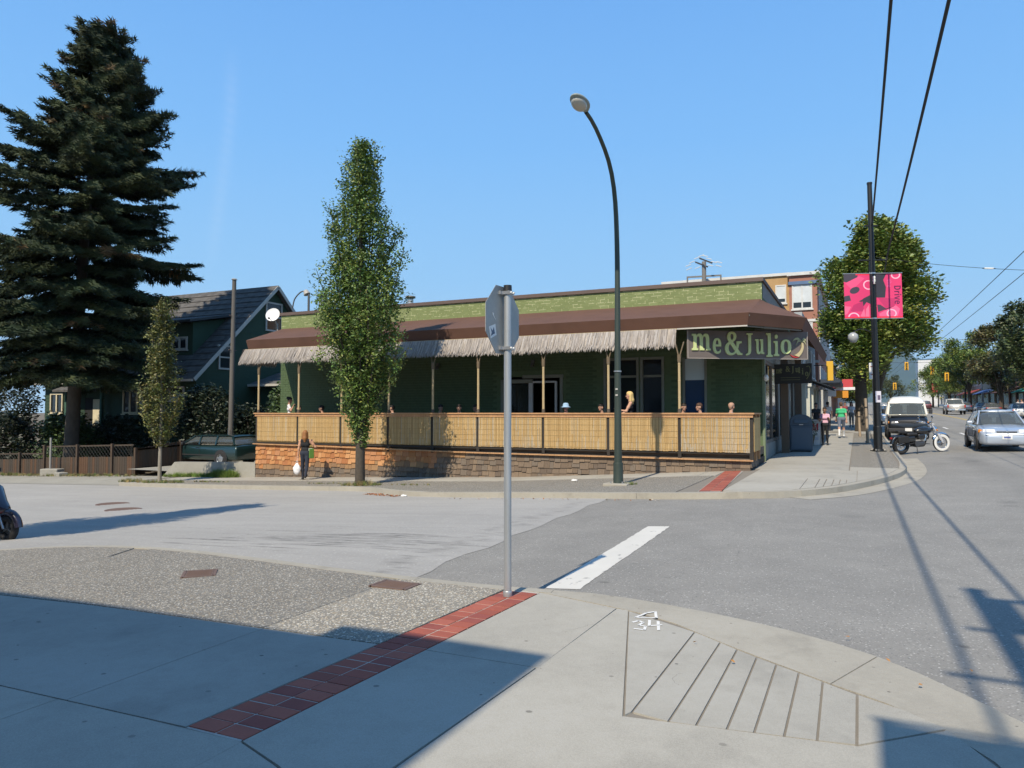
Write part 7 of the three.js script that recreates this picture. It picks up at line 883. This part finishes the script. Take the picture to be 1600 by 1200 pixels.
{ const t = thing('sandwich_board', 'white sandwich board with red letters TM beside the girl in pink', 'sign', null, onWalk(-1.78, 34.6), -.15); for (const s of [1, -1]) part(t, 'panel', box(.62, 1.1, .03, 0, .55, s * .2, -s * .2), M.paintWhite); const red = std([.5, .03, .04], .6); 'TM'.split('').forEach((ch, i) => { const g = new TextGeometry(ch, { font, size: .26, depth: .01, curveSegments: 4 }); g.scale(.85, 1.2, 1); g.rotateX(-.2); g.translate(-.25 + i * .22, .62, .212); part(t, 'letter', g, red); }); part(t, 'print_block', [box(.4, .12, .004, .05, .28, .278, -.2)], std([.5, .52, .56], .7)); }
// ================================================================ buildings and signals along the avenue
function facadeWindow(t, face, u0, u1, h0, h1, at, m = M.frameWhite) { // face 's': plane b = at facing the viewer; 'e': plane a = at facing right
  const B = (x0, x1, y0, y1, d0, d1) => face === 's' ? bx(x0, x1, y0, y1, at - d1, at - d0) : face === 'e' ? bx(at + d0, at + d1, y0, y1, x0, x1) : bx(at - d1, at - d0, y0, y1, x0, x1);
  const f = .1, w = part(t, 'window', [B(u0, u0 + f, h0, h1, -.05, .05), B(u1 - f, u1, h0, h1, -.05, .05), B(u0 + f, u1 - f, h1 - f, h1, -.05, .05), B(u0 + f, u1 - f, h0, h0 + f, -.05, .05)], m); part(w, 'pane', B(u0 + f, u1 - f, h0 + f, h1 - f, .004, .012), M.glassDark); part(w, 'sill', B(u0 - .08, u1 + .08, h0 - .1, h0 - .002, -.05, .12), m); if (u1 - u0 > 1.1) part(w, 'mullion', B((u0 + u1) / 2 - .05, (u0 + u1) / 2 + .05, h0 + f, h1 - f, .013, .05), m); part(w, 'blind', B(u0 + f, u1 - f, lerp(h0, h1, .25), h1 - f, .0125, .02), worn([.62, .66, .68], .8)); return w;
}
{ // four storey apartments, ochre side wall and red corner bay
  const t = thing('apartment_building', 'ochre and red four storey apartment block rising behind the restaurant', 'building'), och = worn([.46, .29, .13], .85), red = worn([.36, .165, .115], .85), y = .6;
  part(t, 'ochre_wall', [bx(-14.6, -4.7, y - 1, 12.3, 60.8, 61.2), bx(-14.6, -14.2, y - 1, 12.3, 61.2, 84)], och); part(t, 'red_bay', [bx(-4.7, -2.7, y - 1, 12.15, 60.3, 61.2), bx(-3.1, -2.7, y - 1, 12.15, 61.2, 84)], red); part(t, 'roof', bx(-14.2, -3.1, 11.7, 11.9, 61.2, 84), M.coping); part(t, 'coping', [bx(-14.75, -4.6, 12.3, 12.52, 60.65, 61.3), bx(-4.85, -2.5, 12.15, 12.4, 60.1, 61.3), bx(-2.95, -2.5, 12.15, 12.4, 61.3, 84)], M.frameWhite); part(t, 'blue_band', [bx(-4.75, -2.6, 11.45, 11.7, 60.15, 60.3)], worn([.10, .17, .30], .7)); part(t, 'string_course', [bx(-4.75, -2.62, 8.55, 8.75, 60.2, 60.3), bx(-4.75, -2.62, 5.4, 5.6, 60.2, 60.3)], M.frameWhite);
  for (const h of [10.15, 7.0, 3.9]) { facadeWindow(t, 's', -5.75, -4.95, h, h + 1.45, 60.8); facadeWindow(t, 's', -4.5, -3.05, h - .6, h + 1.5, 60.3); facadeWindow(t, 's', -9.2, -8.2, h, h + 1.45, 60.8); facadeWindow(t, 's', -12.6, -11.6, h, h + 1.45, 60.8); for (let b = 62.5; b < 83; b += 3.4) facadeWindow(t, 'e', b, b + 2, h - .5, h + 1.4, -2.7); }
  part(t, 'canopy', [bx(-2.7, -1.2, 3.9, 4.15, 61, 72)], std([.03, .045, .07], .7)); for (let b = 61.5; b < 82; b += 3) part(t, 'pilaster', bx(-2.7, -2.45, y - .5, 3.6, b, b + .5), worn([.5, .5, .48], .8));
}
{ // grey shop next to the restaurant
  const t = thing('grey_shop', 'two storey blue grey shop with pale columns beyond restaurant', 'building'), m = worn([.20, .225, .24], .8), y = .3;
  part(t, 'wall', [bx(-14, -2.9, y - 1, 6.6, 41.3, 41.6), bx(-3.2, -2.9, 3.2, 6.6, 41.6, 60), bx(-3.2, -2.9, y - 1, .9, 41.6, 60), bx(-14, -13.7, y - 1, 6.6, 41.6, 60)], m); part(t, 'roof', bx(-13.7, -3.2, 6.1, 6.3, 41.6, 60), M.coping); part(t, 'cornice', bx(-3.0, -2.6, 6.6, 6.9, 41.3, 60), worn([.36, .38, .39], .7));
  for (let b = 41.6; b < 59; b += 3.6) { const c = part(t, 'column', bx(-2.9, -2.5, y - .2, 3.1, b, b + .45), worn([.56, .57, .5], .8)); part(c, 'capital', bx(-2.95, -2.4, 3.1, 3.3, b - .08, b + .53), worn([.6, .6, .56], .8)); const w = part(t, 'shop_window', [bx(-3.1, -2.98, .9, 1.0, b + .5, b + 3.5), bx(-3.1, -2.98, 3.05, 3.15, b + .5, b + 3.5)], M.frameWhite); part(w, 'pane', bx(-3.08, -3.05, 1.0, 3.05, b + .5, b + 3.5), M.glassDark); facadeWindow(t, 'e', b + .7, b + 2.6, 4.0, 5.8, -2.9); }
  part(t, 'awning', slab3([V(-2.9, 3.75, 48), V(-2.9, 3.75, 58), V(-1.5, 3.2, 58), V(-1.5, 3.2, 48)], V(0, -.05, 0)), std([.02, .03, .045], .9));
}
function bladeSign(name, label, a, b, h, w, ht, c, dep = .12) { const t = thing(name, label, 'sign', 'shop signs along the avenue', V(a, h, b)); part(t, 'panel', rbox(w, ht, dep, .02, 0, 0, 0), std(c, .6)); part(t, 'bracket', [rod(V3(-w / 2 - .6, ht * .3, 0), V3(-w / 2, ht * .3, 0), .025)], M.black); return t; }
bladeSign('blade_sign', 'yellow projecting sign beside the awning end of restaurant', -1.3, 41.2, 3.75, .32, 1.0, [.66, .38, .03], .2); bladeSign('blade_sign', 'orange projecting sign low over the pavement', -1.3, 68, 3.15, 1.1, .6, [.62, .25, .02]); bladeSign('blade_sign', 'small red and white projecting sign beside the orange one', -.9, 76, 4.3, .9, .9, [.5, .05, .06]); bladeSign('blade_sign', 'small white square projecting sign before the orange one', -1.9, 64, 3.2, .6, .6, [.7, .7, .7]); bladeSign('blade_sign', 'thin white projecting strip sign under dark canopy', -1.0, 72, 3.75, 1.6, .25, [.68, .68, .7]);
// shops on the far side: gabled brick house, then flat fronts
function shop(name, label, b0, b1, h, wallC, o = {}) {
  const t = thing(name, label, 'building', 'buildings across the avenue'), m = worn(wallC, .85), A = o.a || 19, y = H(A, b0);
  part(t, 'wall', [bx(A, A + .4, y + 3.2, y + h, b0, b1), bx(A, A + .4, y - .8, y + .8, b0, b1), bx(A + .4, A + 14, y - .8, y + h, b0, b0 + .4), bx(A + .4, A + 14, y - .8, y + h, b1 - .4, b1)], m); for (let b = b0; b < b1 - .3; b += (b1 - b0) / 3) { part(t, 'pier', bx(A - .02, A + .4, y + .8, y + 3.2, b, b + .5), m); const w = part(t, 'shop_window', bx(A + .08, A + .2, y + 3.05, y + 3.2, b + .5, b + (b1 - b0) / 3), M.frameWhite); part(w, 'pane', bx(A + .12, A + .15, y + .8, y + 3.05, b + .5, b + (b1 - b0) / 3), M.glassDark); }
  if (o.gable) { part(t, 'gable', [slab3([V(A, y + h, b0), V(A, y + h, b1), V(A, y + h + o.gable, (b0 + b1) / 2)], V(.4, 0, 0))], m); part(t, 'roof', [slab3([V(A - .9, y + h - .3, b0 - .9), V(A + 14, y + h - .3, b0 - .9), V(A + 14, y + h + o.gable + .1, (b0 + b1) / 2), V(A - .9, y + h + o.gable + .1, (b0 + b1) / 2)], V(0, -.3, 0)), slab3([V(A - .9, y + h - .3, b1 + .9), V(A + 14, y + h - .3, b1 + .9), V(A + 14, y + h + o.gable + .1, (b0 + b1) / 2), V(A - .9, y + h + o.gable + .1, (b0 + b1) / 2)], V(0, -.3, 0))], worn([.10, .085, .08], .9)); part(t, 'eave_trim', bx(A - .95, A - .88, y + h - .6, y + h - .3, b0 - .9, b1 + .9), worn([.45, .36, .3], .8)); }
  else { part(t, 'roof', bx(A + .4, A + 14, y + h - .6, y + h - .4, b0 + .4, b1 - .4), M.coping); part(t, 'cornice', bx(A - .2, A + .5, y + h, y + h + .25, b0, b1), M.trimPale); }
  for (let fl = 0; fl < Math.floor((h - 4) / 3); fl++) for (let b = b0 + 1; b < b1 - 1.8; b += 3) facadeWindow(t, 'w', b, b + 1.5, y + 4.3 + fl * 3, y + 6 + fl * 3, A);
  if (o.awn) part(t, 'awning', slab3([V(A, y + 3.6, b0 + .3), V(A, y + 3.6, b1 - .3), V(A - 1.6, y + 2.9, b1 - .3), V(A - 1.6, y + 2.9, b0 + .3)], V(0, -.06, 0)), std(o.awn, .9)); if (o.sign) { const s = part(t, 'sign_board', bx(A - .12, A - .02, y + 3.65, y + 4.25, b0 + .6, b1 - .6), std(o.sign, .7)); }
  // wall that faces the viewer
  for (let fl = 0; fl < Math.floor((h - 1) / 3); fl++) facadeWindow(t, 's', A + 3, A + 4.4, y + 1.3 + fl * 3, y + 2.9 + fl * 3, b0); return t;
}
shop('shop_house', 'brick shop house with wide gabled roof behind the trees across avenue', 112, 127, 8.6, [.20, .105, .085], { gable: 2.6, awn: [.10, .05, .05], sign: [.3, .08, .06] }); shop('corner_shop', 'flat roofed shop with turquoise awning across the avenue', 96, 111, 6.2, [.26, .2, .16], { awn: [.04, .42, .36], sign: [.5, .4, .12] }); shop('corner_shop', 'shop with second turquoise awning at the right edge', 82, 95, 7.4, [.22, .19, .17], { awn: [.05, .40, .36], sign: [.06, .36, .32] }); shop('corner_shop', 'beige shop far along right side with blue awning', 128, 146, 6.8, [.34, .27, .2], { awn: [.05, .12, .32] }); shop('corner_shop', 'pale grey shop farther along the right side', 147, 168, 7.2, [.33, .33, .32], { awn: [.3, .05, .05] }); shop('corner_shop', 'brown shop in the distance on the right side', 169, 195, 6.4, [.24, .17, .12], {}); shop('corner_shop', 'distant white building at the end of the right side', 196, 225, 11, [.6, .58, .55], {});
// left row farther on, mostly hidden by the maple
{ const t = thing('brick_block', 'distant low brick block on left side beyond apartments', 'building', 'buildings across the avenue'); part(t, 'wall', [bx(-14, -2.8, .3, 7.4, 86, 120)], worn([.3, .16, .12], .85)); part(t, 'cornice', bx(-14.1, -2.6, 7.4, 7.7, 85.9, 120.1), M.trimPale); for (let b = 88; b < 118; b += 3.4) facadeWindow(t, 'e', b, b + 1.7, 4.8, 6.5, -2.8); part(t, 'awning', slab3([V(-2.8, 4.6, 88), V(-2.8, 4.6, 118), V(-1.4, 3.9, 118), V(-1.4, 3.9, 88)], V(0, -.05, 0)), std([.3, .04, .05], .9)); }
{ const t = thing('far_block', 'distant grey block closing the left side of avenue', 'building', 'buildings across the avenue'); part(t, 'wall', [bx(-14, -2.8, 1, 8.4, 122, 210)], worn([.36, .35, .33], .85)); part(t, 'cornice', bx(-14.1, -2.6, 8.4, 8.7, 121.9, 210.1), M.trimPale); for (let b = 124; b < 205; b += 5) facadeWindow(t, 'e', b, b + 2.4, 5.4, 7.2, -2.8); }
{ const t = thing('far_tower', 'small white block standing at the far end of avenue', 'building'); part(t, 'wall', bx(16, 24, 2, 17, 246, 256), worn([.66, .66, .66], .8)); for (const h of [7, 10, 13]) for (const a of [17, 20]) facadeWindow(t, 's', a, a + 1.6, h, h + 1.6, 246); }
// traffic signals on span wires, banners and lamp posts across the avenue
function signal(label, a, b, h) { const t = thing('traffic_signal', label, 'traffic light', 'yellow traffic signals over the avenue', V(a, h, b)), m = std([.66, .36, .02], .5); part(t, 'housing', rbox(.42, 1.15, .3, .04, 0, 0, 0), m); part(t, 'backplate', box(.56, 1.3, .02, 0, 0, -.05), m); for (const y of [.36, 0, -.36]) { const v = part(t, 'visor', cyl(.14, .14, .2, 0, y, .2, 14, Math.PI / 2), m); part(v, 'lens', cyl(.12, .12, .03, 0, y, .3, 14, Math.PI / 2), std([.02, .02, .02], .4)); } part(t, 'hanger', rod(V3(0, .6, 0), V3(0, 1.4, 0), .03), M.black); return t; }
signal('yellow traffic signal hanging high over the middle of the avenue', 7.0, 132, 9.0); signal('yellow traffic signal hanging in front of the green trees', 10.55, 132, 8.2); signal('lower yellow signal near the end of the avenue', 6.0, 150, 6.4); signal('yellow signal half hidden in the trees', 12.1, 128, 7.0);
function sidePole(label, a, b, c, h0 = 5.2) { const t = thing('lamp_post', label, 'lamp post', 'posts with banners across the avenue', onWalk(a, b)); part(t, 'shaft', cyl(.13, .1, 8, 0, 4, 0, 12), M.poleBlack); part(t, 'banner', [box(1.0, 2.0, .03, -.65, h0, 0)], std(c, .8)); for (const y of [h0 + 1.03, h0 - 1.03]) part(t, 'arm', rod(V3(-1.2, y, 0), V3(0, y, 0), .025), M.poleBlack); }
sidePole('black post with red banner across avenue', 15.9, 163, [.6, .05, .04], 4.8); sidePole('black post with blue banner across avenue', 15.9, 141, [.05, .13, .34], 5.2); sidePole('black post with turquoise banner near the right edge', 16.0, 108, [.03, .30, .27], 5.0); sidePole('far post with small red banner', 15.8, 185, [.5, .04, .06], 4.2);
scene.fog = new THREE.FogExp2(C(.46, .66, .90), .00004);
renderer.render(scene, camera);
